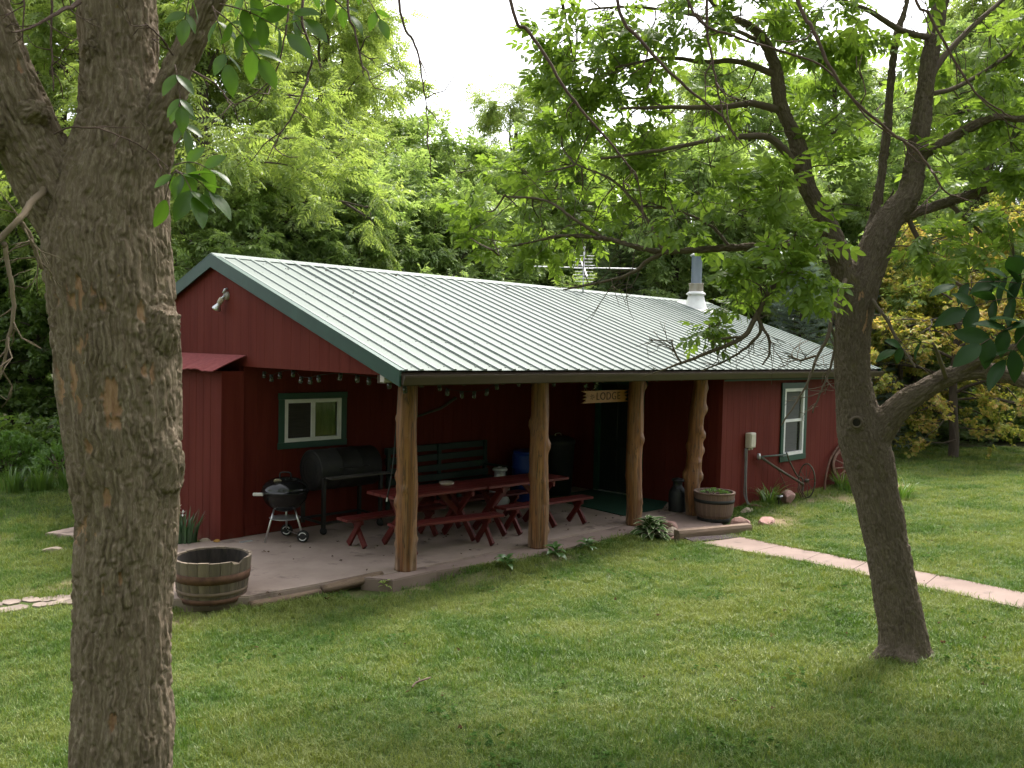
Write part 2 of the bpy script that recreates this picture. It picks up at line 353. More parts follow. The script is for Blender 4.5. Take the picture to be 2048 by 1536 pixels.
def log_mat():
    """peeled cedar: orange heartwood, paler sap streaks, greyed foot"""
    m, nt, out = new_mat('peeled_cedar_log')
    p = nt.nodes.new('ShaderNodeBsdfPrincipled'); L(nt, p.outputs[0], out.inputs[0]); p.inputs['Roughness'].default_value = 0.55
    n = N(nt, 'ShaderNodeTexNoise', Scale=1.0, Detail=7, Roughness=0.6); L(nt, coords(nt, (17, 17, 0.9)), n.inputs['Vector'])
    c = ramp(nt, n.outputs[0], [(0.30, (0.060, 0.022, 0.008)), (0.46, (0.175, 0.066, 0.018)), (0.62, (0.245, 0.102, 0.029)), (0.78, (0.30, 0.145, 0.05))])
    n2 = N(nt, 'ShaderNodeTexNoise', Scale=1.0, Detail=4); L(nt, coords(nt, (9, 9, 0.8)), n2.inputs['Vector'])
    a = nt.nodes.new('ShaderNodeAttribute'); a.attribute_name = 'foot'
    mu = N(nt, 'ShaderNodeMath', operation='MULTIPLY'); L(nt, ramp(nt, n2.outputs[0], [(0.42, (0, 0, 0)), (0.62, (1, 1, 1))]), mu.inputs[0]); L(nt, a.outputs['Fac'], mu.inputs[1])
    c = mix(nt, mu.outputs[0], c, (0.27, 0.18, 0.115))
    n5 = N(nt, 'ShaderNodeTexNoise', Scale=1.0, Detail=3, Roughness=0.5); L(nt, coords(nt, (34, 34, 0.9)), n5.inputs['Vector'])
    c = mix(nt, ramp(nt, n5.outputs[0], [(0.455, (0, 0, 0)), (0.485, (.85, .85, .85)), (0.50, (.85, .85, .85)), (0.53, (0, 0, 0))]), c, (0.055, 0.024, 0.010))
    n6 = N(nt, 'ShaderNodeTexNoise', Scale=1.0, Detail=5, Roughness=0.7); L(nt, coords(nt, (5, 5, 2.2)), n6.inputs['Vector'])
    c = mix(nt, ramp(nt, n6.outputs[0], [(0.56, (0, 0, 0)), (0.72, (.6, .6, .6))]), c, (0.20, 0.135, 0.085))
    k = nt.nodes.new('ShaderNodeAttribute'); k.attribute_name = 'knot'
    c = mix(nt, k.outputs['Fac'], c, (0.10, 0.042, 0.018))
    L(nt, c, p.inputs['Base Color'])
    b = nt.nodes.new('ShaderNodeBump'); b.inputs['Strength'].default_value = 0.35; b.inputs['Distance'].default_value = 0.006
    n3 = N(nt, 'ShaderNodeTexNoise', Scale=1.0, Detail=6, Roughness=0.7); L(nt, coords(nt, (70, 70, 3)), n3.inputs['Vector']); L(nt, n3.outputs[0], b.inputs['Height']); L(nt, b.outputs[0], p.inputs['Normal'])
    return m
M_LOG = log_mat()

def bark_mat(name, c1, c2, c3, lichen=0.62, olive=(0.13, 0.115, 0.035)):
    m, nt, out = new_mat(name)
    p = nt.nodes.new('ShaderNodeBsdfPrincipled'); L(nt, p.outputs[0], out.inputs[0]); p.inputs['Roughness'].default_value = 0.95; p.inputs['Specular IOR Level'].default_value = 0.12
    q = nt.nodes.new('ShaderNodeAttribute'); q.attribute_name = 'bq'
    def ns(sc, det, ro):
        n = N(nt, 'ShaderNodeTexNoise', Scale=sc, Detail=det, Roughness=ro); L(nt, q.outputs['Vector'], n.inputs['Vector']); return n.outputs[0]
    n = ns(2.2, 8, 0.72); c = ramp(nt, n, [(0.30, c1), (0.50, c2), (0.70, c3)])
    nl = N(nt, 'ShaderNodeTexNoise', Scale=1.0, Detail=7, Roughness=0.7); L(nt, coords(nt, (7, 7, 5), 'World'), nl.inputs['Vector'])
    c = mix(nt, ramp(nt, nl.outputs[0], [(lichen-.1, (0, 0, 0)), (lichen+0.08, (0.65, 0.65, 0.65))]), c, olive)
    n4 = N(nt, 'ShaderNodeTexNoise', Scale=1.0, Detail=3, Roughness=0.6); L(nt, coords(nt, (34, 34, 26), 'World'), n4.inputs['Vector'])
    c = mix(nt, ramp(nt, n4.outputs[0], [(0.70, (0, 0, 0)), (0.75, (0.7, 0.7, 0.7))]), c, (0.21, 0.12, 0.02))
    a = nt.nodes.new('ShaderNodeAttribute'); a.attribute_name = 'bare'
    c = mix(nt, a.outputs['Fac'], c, ramp(nt, ns(1.1, 6, .7), [(.3, (0.26, 0.14, 0.08)), (.7, (0.50, 0.32, 0.21))]))
    L(nt, c, p.inputs['Base Color'])
    b = nt.nodes.new('ShaderNodeBump'); b.inputs['Strength'].default_value = 0.9; b.inputs['Distance'].default_value = 0.006
    L(nt, ns(3.0, 8, 0.75), b.inputs['Height']); L(nt, b.outputs[0], p.inputs['Normal'])
    return m
M_BARK_L = bark_mat('grey_brown_ash_bark', (0.105, 0.076, 0.052), (0.205, 0.158, 0.115), (0.36, 0.295, 0.23), 0.68, (0.14, 0.118, 0.045))
M_BARK_R = bark_mat('dark_ash_bark', (0.070, 0.052, 0.040), (0.125, 0.098, 0.075), (0.20, 0.16, 0.13), 0.68)
M_BARK_B = surf('wood_bark', (0.05, 0.037, 0.028), (0.10, 0.077, 0.058), (12, 12, 3), rough=0.95, bump=0.5, bscale=(30, 30, 5), dist=0.02)
M_TWIG = surf('reddish_twig', (0.085, 0.05, 0.042), (0.14, 0.09, 0.075), (20, 20, 20), rough=0.85, bump=0.2)

M_LEAF_R = leafy('ash_leaf', (0.115, 0.185, 0.035), (0.19, 0.275, 0.06), (1.4, 1.42, 0.7), 0.55, 1.2, gloss=0.03)
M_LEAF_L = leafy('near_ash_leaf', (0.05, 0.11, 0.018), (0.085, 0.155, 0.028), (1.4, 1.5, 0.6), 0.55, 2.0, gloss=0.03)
M_LEAF_W = leafy('walnut_leaf', (0.20, 0.275, 0.07), (0.32, 0.39, 0.13), (1.35, 1.36, 0.75), 0.55, 0.5, gloss=.03)
M_LEAF_G = leafy('maple_leaf', (0.165, 0.245, 0.075), (0.28, 0.36, 0.13), (1.32, 1.36, 0.8), 0.55, 0.5, gloss=.03)
M_LEAF_D = leafy('dark_shrub_leaf', (0.095, 0.165, 0.04), (0.175, 0.25, 0.07), (1.3, 1.36, 0.7), 0.5, 0.9, gloss=.03)
M_LEAF_Y = leafy('golden_leaf', (0.19, 0.26, 0.055), (0.36, 0.38, 0.09), (1.3, 1.3, 0.7), 0.5, 0.5, gloss=.02, c3=(0.52, 0.36, 0.14))
M_LEAF_S = leafy('shade_tinted_leaf', (0.014, 0.036, 0.011), (0.026, 0.058, 0.017), (1.2, 1.4, .6), .2, 2.0, gloss=.012)  # darker leaf copy: the shade under the crown is put into its colour
M_NEEDLE = leafy('blue_grey_needles', (0.13, 0.185, 0.145), (0.24, 0.30, 0.25), (1.1, 1.2, 0.9), 0.25, 1.5)
M_NEEDLE2 = leafy('dark_green_needles', (0.10, 0.155, 0.06), (0.18, 0.245, 0.10), (1.1, 1.2, 0.8), 0.25, 1.5)
M_IRIS = leafy('iris_blade', (0.035, 0.085, 0.038), (0.065, 0.135, 0.06), (1.2, 1.3, 0.7), 0.3, 4)
M_LILY = leafy('daylily_blade', (0.065, 0.135, 0.026), (0.13, 0.21, 0.045), (1.3, 1.35, 0.6), 0.4, 4)
M_PETAL = leafy('white_petal', (0.6, 0.6, 0.55), (0.75, 0.75, 0.7), (1, 1, 1), 0.3, 4)
# ================================================================== GROUND
BARE = [(-0.5, 0.55, .45, .16), (0.3, 0.18, .5, .14), (1.2, -0.02, .45, .16), (2.5, -0.02, .3, .12), (6.4, -0.85, .5, .28), (7.3, -0.55, .45, .2),
        (8.9, -0.25, .6, .14), (4.55, -1.1, .3, .15), (9.9, -0.9, .3, .2), (-1.9, 0.9, .5, .25), (-2.1, 2.7, .4, .15),
        (12.2, -0.4, .3, .2)]
def bare_mask(x, y):
    b = np.zeros_like(x)
    for cx, cy, sx, sy in BARE: b = np.maximum(b, np.exp(-(((x-cx)/sx)**2+((y-cy)/sy)**2)))
    n = pnoise(np.stack([x*1.1, y*1.1, np.full_like(x, 3.3)], -1))+0.5*pnoise(np.stack([x*3.1, y*3.1, np.full_like(x, 9.3)], -1))
    n2 = pnoise(np.stack([x*.55+40, y*.55, np.full_like(x, 1.3)], -1)); thin = .55*smooth(.42, .75, n2)
    return np.clip(np.maximum(b*(0.9+0.9*n), thin), 0, 1)
def wood_mask(x, y):
    """1 where the lawn ends and the wood begins"""
    n = 1.2*pnoise(np.stack([x*0.25, y*0.25, np.full_like(x, 1.7)], -1))
    a = smooth(9.6, 11.2, y-0.06*(x)+n)                       # behind the lodge and to the left
    b = smooth(21.2, 23.2, x+0.15*y+n)                        # right end of the lawn
    c = smooth(13.5, 16, -y+n)
    d = smooth(12, 14, -x+n)
    return np.clip(np.maximum(np.maximum(a, b), np.maximum(c, d)), 0, 1)

def axis(lo, hi, a, b, fine, grow=1.18):
    mid = list(np.arange(a, b+1e-6, fine)); s = fine; x = mid[-1]
    while x < hi: s *= grow; x += s; mid.append(x)
    s = fine; x = mid[0]; left = []
    while x > lo: s *= grow; x -= s; left.append(x)
    return np.array(left[::-1]+mid)
gx = axis(-260, 260, -7, 14, 0.09); gy = axis(-260, 260, -8, 3.2, 0.09)
GX, GY = np.meshgrid(gx, gy, indexing='ij'); fx, fy = GX.ravel(), GY.ravel()
GZ = ground_z(fx, fy)+0.012*pnoise(np.stack([fx*1.3, fy*1.3, np.zeros_like(fx)], -1))*(np.hypot(fx, fy) < 60)
inpatio = (fx > -1.9) & (fx < 12.3) & (fy > 0.25) & (fy < 8.3); GZ = np.where(inpatio, np.minimum(GZ, -0.13), GZ)
n0, n1 = len(gx), len(gy); i = np.arange(n0-1)[:, None]*n1; j = np.arange(n1-1)[None, :]
me = mesh_np('lawn', np.stack([fx, fy, GZ], -1), [np.stack([i+j, i+n1+j, i+n1+j+1, i+j+1], -1).reshape(-1, 4)], None, True)
for nm, val in (('bare', bare_mask(fx, fy)), ('wood', wood_mask(fx, fy))):
    a = me.attributes.new(nm, 'FLOAT', 'POINT'); a.data.foreach_set('value', val.astype(np.float32))
m, nt_, out = new_mat('lawn_soil_and_thatch')
p = nt_.nodes.new('ShaderNodeBsdfPrincipled'); L(nt_, p.outputs[0], out.inputs[0]); p.inputs['Roughness'].default_value = 1.0; p.inputs['Specular IOR Level'].default_value = 0.1
g_n = N(nt_, 'ShaderNodeTexNoise', Scale=1.0, Detail=8, Roughness=0.7); L(nt_, coords(nt_, (30, 30, 30), 'World'), g_n.inputs['Vector'])
g_c = ramp(nt_, g_n.outputs[0], [(0.35, (0.030, 0.045, 0.012)), (0.65, (0.075, 0.105, 0.028))])
d_c = ramp(nt_, g_n.outputs[0], [(0.30, (0.17, 0.12, 0.075)), (0.7, (0.34, 0.26, 0.165))])
w_c = ramp(nt_, g_n.outputs[0], [(0.35, (0.022, 0.026, 0.012)), (0.65, (0.055, 0.05, 0.026))])
a1 = nt_.nodes.new('ShaderNodeAttribute'); a1.attribute_name = 'bare'; a2 = nt_.nodes.new('ShaderNodeAttribute'); a2.attribute_name = 'wood'
L(nt_, mix(nt_, a2.outputs['Fac'], mix(nt_, a1.outputs['Fac'], g_c, d_c), w_c), p.inputs['Base Color'])
bb = nt_.nodes.new('ShaderNodeBump'); bb.inputs['Strength'].default_value = 0.6; bb.inputs['Distance'].default_value = 0.02; L(nt_, g_n.outputs[0], bb.inputs['Height']); L(nt_, bb.outputs[0], p.inputs['Normal'])
me.materials.append(m)
tag(link('lawn', me), 'mown lawn sloping from the camera down to the lodge patio', 'lawn', kind='structure')

# ------------------------------------------------------------------ concrete
def slab(name, poly, z0, z1, mat, label=None, parent=None, ch=0.012, kind='structure', cat=None):
    bm = bmesh.new(); vs = [bm.verts.new((x, y, z0)) for x, y in poly]; f = bm.faces.new(vs)
    r = bmesh.ops.extrude_face_region(bm, geom=[f])
    for v in [e for e in r['geom'] if isinstance(e, bmesh.types.BMVert)]: v.co.z = z1
    bmesh.ops.recalc_face_normals(bm, faces=list(bm.faces))
    top = [e for e in bm.edges if all(abs(v.co.z-z1) < 1e-6 for v in e.verts)]
    if ch: bmesh.ops.bevel(bm, geom=top, offset=ch, segments=2, affect='EDGES')
    me = bpy.data.meshes.new(name); bm.to_mesh(me); bm.free(); me.materials.append(mat)
    o = link(name, me, parent)
    if parent is None: tag(o, label, cat, kind=kind)
    return o
patio = slab('patio', [(-1.95, 1.25), (-1.20, 0.77), (-0.45, 0.70), (0.10, 0.70), (0.125, 0.535), (6.64, 0.50), (6.64, 3.22), (-0.22, 3.22), (-1.2, 3.45), (-1.95, 3.3)], -0.16, 0.0, M_CONC, 'pinkish concrete patio slab under the porch roof')
slab('kerb_strip', [(0.85, 0.33), (2.1, 0.10), (4.2, 0.11), (5.35, -0.30), (6.62, 0.02), (6.62, 0.492), (0.85, 0.527)], -0.16, -0.012, M_CONC2, 'pale concrete strip along the open edge of the patio')
slab('post_pad', [(0.22, 0.30), (0.83, 0.30), (0.84, 0.525), (0.14, 0.527), (0.13, 0.72), (0.02, 0.60)], -0.16, 0.006, M_CONC2, 'concrete pad under the first porch post')
# control joints: the walk is poured in separate flags
walk = [((4.50, -0.80), (5.14, -1.06)), ((4.19, -1.70), (4.80, -1.80)), ((3.95, -2.50), (4.53, -2.45)), ((3.62, -3.17), (4.22, -3.12)), ((3.25, -4.05), (3.87, -3.98)), ((2.80, -5.02), (3.43, -4.88)), ((2.35, -5.9), (2.98, -5.8)), ((1.7, -6.9), (2.3, -6.85)), ((0.9, -8.0), (1.5, -8.0))]
we = empty('walkway'); tag(we, 'pale concrete walkway crossing the lawn to the porch step', kind='structure')
for k in range(len(walk)-1):
    (a, b), (c, d) = walk[k], walk[k+1]
    mb = MB(); sh = 0.004
    a2_, b2_ = np.array(a), np.array(b); c2_, d2_ = np.array(c), np.array(d)
    dirv = (c2_-a2_)/np.linalg.norm(c2_-a2_)*sh; a2_ = a2_+dirv; b2_ = b2_+dirv; c2_ = c2_-dirv; d2_ = d2_-dirv
    top = [(*q, gz(*q)+0.022) for q in (a2_, b2_, d2_, c2_)]; bot = [(q[0], q[1], q[2]-0.14) for q in top]
    mb.add(top+bot, [(0, 1, 2, 3), (4, 7, 6, 5), (0, 4, 5, 1), (1, 5, 6, 2), (2, 6, 7, 3), (3, 7, 4, 0)])
    mb.build('flag', M_CONC2, we)
slab('side_slab', [(-1.62, 5.34), (-0.4, 5.8), (-0.35, 4.3), (-1.15, 4.4)], -0.14, -0.07, M_CONC, 'small concrete slab beside the lodge behind the left trunk')

# flagstone edging path at the left
fp = empty('flagstone_path'); tag(fp, 'narrow path of flat grey pink flagstones through the lawn', kind='structure')
rr = random.Random(5)
for k in range(19):
    t = k/18; cx = -4.4+2.55*t; cy = 2.42-0.45*t*t
    for s in (-1, 1):
        w, d = rr.uniform(.15, .24), rr.uniform(.10, .15)
        ox, oy = rr.uniform(-.03, .03), s*0.115+rr.uniform(-.03, .03)
        pts = [(cx+ox+w*0.5*math.cos(a)*rr.uniform(.8, 1.15), cy+oy+d*0.85*math.sin(a)*rr.uniform(.8, 1.15)) for a in np.linspace(0, 2*PI, 7)[:-1]]
        mb = MB(); mb.prism(pts, -0.16, -0.090+rr.uniform(-.006, .006)); mb.build('stone', M_GRAVEL, fp)

# ================================================================== LODGE
LEN, YR, HR, HE = 12.25, 4.0, 3.647, 2.256
K = (HR-HE)/YR; SA = math.atan(K)
GX0, WY, WX, WFY = 0.06, 3.24, 6.65, 0.25      # gable plane, porch back wall, wing side wall, wing front wall
def roof_z(y): return HE+K*y if y <= YR else HR-K*(y-YR)
lodge = empty('lodge', (0, 0, 0), 0, 'low red lodge with pale green metal roof and log-post porch', 'building')

_bc = {}
def board_mesh(w, h0, h1l, h1r):
    key = (round(w, 3), round(h1l-h0, 3), round(h1r-h0, 3))
    if key in _bc: return _bc[key]
    t, c = 0.010, 0.0018; hl, hr = key[1], key[2]; w = key[0]
    xs = [0, c, w-c, w]; hh = [hl+(hr-hl)*x/w for x in xs]
    V = []
    for x, h, y in ((0, hh[0], 0), (w, hh[3], 0), (w, hh[3], -t+c), (w-c, hh[2], -t), (c, hh[1], -t), (0, hh[0], -t+c)): V += [(x, y, 0), (x, y, h)]
    F = [(0, 2, 4, 6, 8, 10)[::-1], (1, 3, 5, 7, 9, 11)]+[(2*i, 2*((i+1) % 6), 2*((i+1) % 6)+1, 2*i+1) for i in range(6)]
    mb = MB(); mb.add(V, F); _bc[key] = mb.mesh('siding_board', M_RED); return _bc[key]
def siding(name, org, rz, u0, u1, z0, z1, holes=(), bw=0.2, gap=0.0016):
    """wall backing plus vertical grooved boards; z0, z1 functions of u; local x = u, faces local -y"""
    us = list(np.arange(u0, u1-0.03, bw))+[u1]
    for h in holes: us += [h[0], h[1]]
    us = sorted(set(round(x, 4) for x in us))
    c, s = math.cos(rz), math.sin(rz)
    mb = MB(); wall = None; rects = []
    for a, b in zip(us[:-1], us[1:]):
        if b-a < 0.008: continue
        m_ = (a+b)/2; lo, hl, hr = z0(m_), z1(a), z1(b)
        segs = [(lo, hl, hr)]
        for h in holes:
            if h[0]-1e-4 <= m_ <= h[1]+1e-4: segs = ([(lo, h[2], h[2])] if h[2] > lo+0.01 else [])+[(h[3], hl, hr)]
        for s0, sl, sr in segs:
            if max(sl, sr)-s0 < 0.02: continue
            rects.append((a, b, s0, max(sl, s0+0.005), max(sr, s0+0.005)))
    for a, b, s0, sl, sr in rects:      # backing sheet
        V = [(a, .002, s0), (b, .002, s0), (b, .002, sr), (a, .002, sl), (a, .09, s0), (b, .09, s0), (b, .09, sr), (a, .09, sl)]
        mb.add(V, [(0, 1, 2, 3), (4, 7, 6, 5), (3, 2, 6, 7), (0, 4, 5, 1)])
    wall = mb.build(name, M_RED, lodge, loc=org, rot=(0, 0, rz))
    for a, b, s0, sl, sr in rects:
        link('siding_board', board_mesh(b-a-gap, s0, sl, sr), wall, (a+gap/2, 0, s0))
    return wall
zc = lambda v: (lambda u: v)
rt = lambda off: (lambda u: roof_z(-u)-off)       # gable walls: u = -y
# porch back wall with the sliding window, gable end, wing front and wing side
W1 = (0.6456-0.0, 1.5406, 1.178, 1.75)
siding('wall', (0, WY, 0), 0, GX0+0.0, WX, zc(0.0), zc(roof_z(WY)-0.10), holes=[(W1[0], W1[1], W1[2], W1[3])])
siding('gable_wall', (GX0, 0, 0), -PI/2, -7.9, -0.30, lambda u: -0.12 if u < -WY-0.02 else 2.19, rt(0.05))
W2 = (8.74, 9.50, 0.711, 1.899)
siding('wing_wall', (0, WFY, 0), 0, WX, 11.95, zc(-0.06), zc(2.20), holes=[W2])
DO = (-2.72, -1.72, 0.0, 1.93)
siding('wing_side_wall', (WX, 0, 0), -PI/2, -WY, -WFY+0.0, zc(0.0), rt(0.10), holes=[DO])
mb = MB(); mb.add([(11.95, .26, -.1), (11.95, 7.9, -.1), (11.95, 7.9, roof_z(7.9)-.06), (11.95, 4, HR-.06), (11.95, .26, roof_z(.26)-.06), (11.86, .26, -.1), (11.86, 7.9, -.1), (11.86, 7.9, roof_z(7.9)-.06), (11.86, 4, HR-.06), (11.86, .26, roof_z(.26)-.06)],
       [(0, 1, 2, 3, 4), (9, 8, 7, 6, 5), (0, 5, 6, 1)]); mb.build('far_gable_wall', M_RED, lodge)
mb = MB(); mb.box((6.0, 7.87, 1.05), (11.7, .08, 2.3)); mb.build('rear_wall', M_RED, lodge)
# corner boards, base trim, foundation
mb = MB(); mb.beam((WX-0.022, WFY-0.022, 0.0), (WX-0.022, WFY-0.022, 2.13), 0.09, 0.022, up=(1, 0, 0)); mb.build('corner_board', M_RED, lodge)
mb = MB(); mb.box((GX0+WX/2-.02, WY-0.024, 0.06), (WX-0.1, 0.010, 0.11)); mb.build('base_board', M_RED, lodge)
mb = MB(); mb.box((WX-.024, 0.98, 0.05), (0.010, 1.36, 0.10)); mb.build('base_board', M_RED, lodge)
mb = MB(); mb.box(((WX+11.95)/2, WFY+0.01, -0.15), (11.95-WX, 0.05, 0.19)); mb.build('foundation', M_CONC2, lodge)
mb = MB(); mb.box(((WX+11.95)/2, WFY-0.026, 2.10), (11.95-WX-.004, 0.014, 0.10)); mb.build('frieze_board', M_GREEN, lodge)
mb = MB(); mb.box((WX+0.35, WFY-0.03, 2.11), (0.5, .02, .03)); mb.build('soffit_block', M_DARKWOOD, lodge)

# lean-to store box on the gable end
bx_ = MB(); bx_.prism([(-0.24, 3.22), (0.055, 3.22), (0.055, 5.9), (-0.24, 5.9)], -0.12, 2.13); box_ = bx_.build('store_box', M_RED, lodge)
for k in range(13):
    w = 0.2
    link('siding_board', board_mesh(w-0.006, 0, 2.2, 2.2), box_, (-0.242, 5.89-k*w, -0.1), (0, 0, -PI/2))
mb = MB(); mb.box((-0.25, 3.235, 1.03), (0.03, 0.10, 2.2)); mb.box((-0.095, 3.206, 1.03), (0.29, 0.024, 2.2)); mb.build('corner_board', M_RED, box_)
# its curling red roll-roofing flap
n = 30; V = []; ys = np.linspace(3.14, 5.95, n)
for y in ys:
    for t in np.linspace(0, 1, 6):
        V.append((0.035-0.44*t, y+0.10*(1-t)*(y < 3.3)*0, 2.335-0.17*t-0.02*t*t+0.012*math.sin(y*9)*t+0.008*math.sin(y*23+1)*t*t))
V = np.array(V); mv = len(V); V = np.concatenate([V, V-[0, 0, 0.012]])
F = []
for a in range(n-1):
    for b in range(5): q = (a*6+b, a*6+b+1, a*6+b+7, a*6+b+6); F.append(q); F.append(tuple(x+mv for x in q[::-1]))
for a in range(n-1): F.append((a*6+5, a*6+5+mv, a*6+11+mv, a*6+11))
for b in range(5): F.append((b, b+mv, b+1+mv, b+1))
mb = MB(); mb.add(V, F); mb.build('flap_roof', M_REDROLL, box_)

# ------------------------------------------------------------------ roof
roof = MB(); ys0 = -0.02
roof.add([(0.012, 0.0, HE-.028), (LEN-.012, 0.0, HE-.028), (LEN-.012, YR, HR-.028), (0.012, YR, HR-.028), (0.012, 0.0, HE-.055), (LEN-.012, 0.0, HE-.055), (LEN-.012, YR, HR-.055), (0.012, YR, HR-.055),
          (0.012, 2*YR, HE-.028), (LEN-.012, 2*YR, HE-.028), (0.012, 2*YR, HE-.055), (LEN-.012, 2*YR, HE-.055)],
         [(0, 1, 2, 3), (7, 6, 5, 4), (0, 4, 5, 1), (3, 2, 9, 8), (7, 10, 11, 6), (0, 3, 7, 4), (2, 1, 5, 6), (3, 8, 10, 7), (9, 2, 6, 11)])
roof = roof.build('roof', M_DARKWOOD, lodge)
SL = math.hypot(YR-0.02+0.03, (YR+0.01)*K)
pw = 0.9144
mb = MB(); mb.box((pw/2, SL/2, 0), (pw-0.001, SL, 0.006)); pan = mb.mesh('roof_panel', M_ROOF)
mb = MB(); mb.box((pw/2, SL/2, 0), (pw-0.001, SL, 0.006)); 
rj = random.Random(2); x = 0.022-0.0
for k in range(14):
    wsc = 1.0 if x+pw < LEN else (LEN-x-.004)/pw
    if wsc < 0.05: break
    link('roof_panel', pan, roof, (x, -0.03, HE-0.01+rj.uniform(0, .004)), (SA+rj.uniform(-.0006, .0006), 0, 0), (wsc, 1, 1)); x += pw
mb = MB(); h = 0.020
mb.prism([(-0.030, 0.0), (0.030, 0.0), (0.019, h), (-0.019, h)], 0, SL+0.012, 'y'); ribm = mb.mesh('roof_rib', M_RIB)
for k in range(54):
    xr = 0.05+0.2286*k+(0 if k else 0.02)
    if xr > LEN-0.03: break
    link('roof_rib', ribm, roof, (xr, -0.042, HE-0.0095+rj.uniform(0, .002)), (SA+rj.uniform(-.0003, .0003), 0, rj.uniform(-.0007, .0007)))
mb = MB(); mb.box((LEN/2, SL/2, 0), (LEN-0.02, SL, 0.006)); mb.build('rear_roof_sheet', M_ROOF, roof, loc=(0, 2*YR+0.03, HE-0.008), rot=(SA, 0, PI)).location = (LEN, 2*YR+0.03, HE-0.008)
scr = MB()
for row in (0.10, 0.9, 1.75, 2.6, 3.5):
    for k in range(53):
        for dx in (-0.055, 0.055):
            scr.lathe([(0.009, -.002), (0.009, 0.006), (0, 0.009)], 6, (0.05+0.2286*k+dx, row+rj.uniform(-.015, .015), 0.004))
so = scr.build('roof_screws', M_RIB, roof, loc=(0, -0.03, HE-0.007), rot=(SA, 0, 0)); so['kind'] = 'stuff'
# ridge cap
cw, cz = 0.15, 0.024
mb = MB(); prof = [(YR-cw, HR-cw*K+cz), (YR-0.02, HR+cz-0.003), (YR, HR+cz+.006), (YR+0.02, HR+cz-0.003), (YR+cw, HR-cw*K+cz), (YR+cw, HR-cw*K+cz-.012), (YR, HR+cz-.008), (YR-cw, HR-cw*K+cz-.012)]
mb.prism(prof, -0.01, LEN+0.01, 'x'); mb.build('ridge_cap', M_RIB, roof)
# rake trim on both gables
def rake(x0, x1, name='rake_trim'):
    for sgn in (-1, 1):
        mb = MB(); y0, z0 = YR, HR+0.016; y1, z1 = YR+sgn*(YR+0.055), HE+0.016-0.055*K
        P = [(y0, z0), (y1, z1), (y1, z1-0.165), (y0, z0-0.175)]
        mb.prism(P if sgn < 0 else P[::-1], x0, x1, 'x')
        P2 = [(y0, z0+.004), (y1, z1+.004), (y1, z1-.008), (y0, z0-.008)]
        a, b = (x0, x0+0.075) if x0 < 1 else (x1-0.075, x1)
        mb.prism(P2, a-0.002, b, 'x'); mb.build(name, M_GREEN, roof)
rake(-0.022, 0.0); rake(LEN, LEN+0.022)
# chimney flue near the ridge
chx, chy = 11.0, 3.53; chz = roof_z(chy)
ch = MB(); ch.lathe([(0.30, -0.12), (0.235, 0.02), (0.165, 0.28), (0.15, 0.30), (0, 0.30)], 28, (chx, chy, chz)); cho = ch.build('chimney', M_FLASH, roof, True)
mb = MB(); mb.lathe([(0.15, 0.27), (0.215, 0.275), (0.205, 0.305), (0.155, 0.345), (0.0, 0.35)], 28, (chx, chy, chz)); mb.build('storm_collar', M_FLASH, cho, True)
mb = MB(); mb.lathe([(0.155, 0.34), (0.155, 0.50), (0.165, 0.505), (0.165, 0.52), (0, 0.525)], 28, (chx, chy, chz)); mb.build('flue_sleeve', surf('stained_zinc', (0.30, 0.25, 0.2), (0.42, 0.38, 0.33), (9, 9, 4), rough=0.5), cho, True)
mb = MB(); mb.lathe([(0.115, 0.51), (0.115, 1.10), (0.12, 1.105), (0.12, 1.12), (0, 1.12)], 28, (chx, chy, chz)); mb.build('flue_pipe', M_STACK, cho, True)
mb = MB(); mb.lathe([(0.0, 1.125), (0.145, 1.125), (0.15, 1.14), (0.03, 1.215), (0, 1.22)], 28, (chx, chy, chz)); mb.build('flue_cap', M_FLASH, cho, True)
mb = MB(); mb.box((0, 0, 0), (0.62, 0.72, 0.01), rotm(SA, 0, 0)); mb.build('flashing_plate', M_FLASH, cho, loc=(chx, chy-0.05, roof_z(chy-.05)+0.020))

# gutter, beam, rafters
mb = MB(); pr = [(-0.012, HE-0.062), (-0.012, HE-0.150), (-0.085, HE-0.150), (-0.100, HE-0.115), (-0.118, HE-0.075), (-0.122, HE-0.050), (-0.108, HE-0.050), (-0.104, HE-0.072), (-0.088, HE-0.112), (-0.078, HE-0.140), (-0.020, HE-0.140), (-0.020, HE-0.062)]
mb.prism(pr, 0.0, LEN+0.02, 'x'); gut = mb.build('gutter', M_GUTTER, lodge)
for xe in (0.004, LEN+0.016):
    mb = MB(); mb.prism([(-0.014, HE-.054), (-0.014, HE-.151), (-.086, HE-.151), (-.119, HE-.075), (-.123, HE-.049)], xe-0.003, xe+.003, 'x'); mb.build('gutter_end_cap', M_GUTTER, gut)
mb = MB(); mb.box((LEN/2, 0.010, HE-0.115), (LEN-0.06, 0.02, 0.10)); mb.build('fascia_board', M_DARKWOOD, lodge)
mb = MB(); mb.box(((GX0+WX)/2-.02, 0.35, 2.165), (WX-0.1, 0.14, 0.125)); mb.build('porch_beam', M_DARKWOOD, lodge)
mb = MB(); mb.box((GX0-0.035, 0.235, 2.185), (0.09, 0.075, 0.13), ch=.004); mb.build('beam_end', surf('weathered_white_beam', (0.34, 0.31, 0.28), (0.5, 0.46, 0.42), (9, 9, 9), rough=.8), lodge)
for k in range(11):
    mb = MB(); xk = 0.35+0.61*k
    mb.beam((xk, 0.03, roof_z(0.03)-0.125), (xk, WY, roof_z(WY)-0.125), 0.04, 0.13); mb.build('rafter', M_DARKWOOD, lodge)

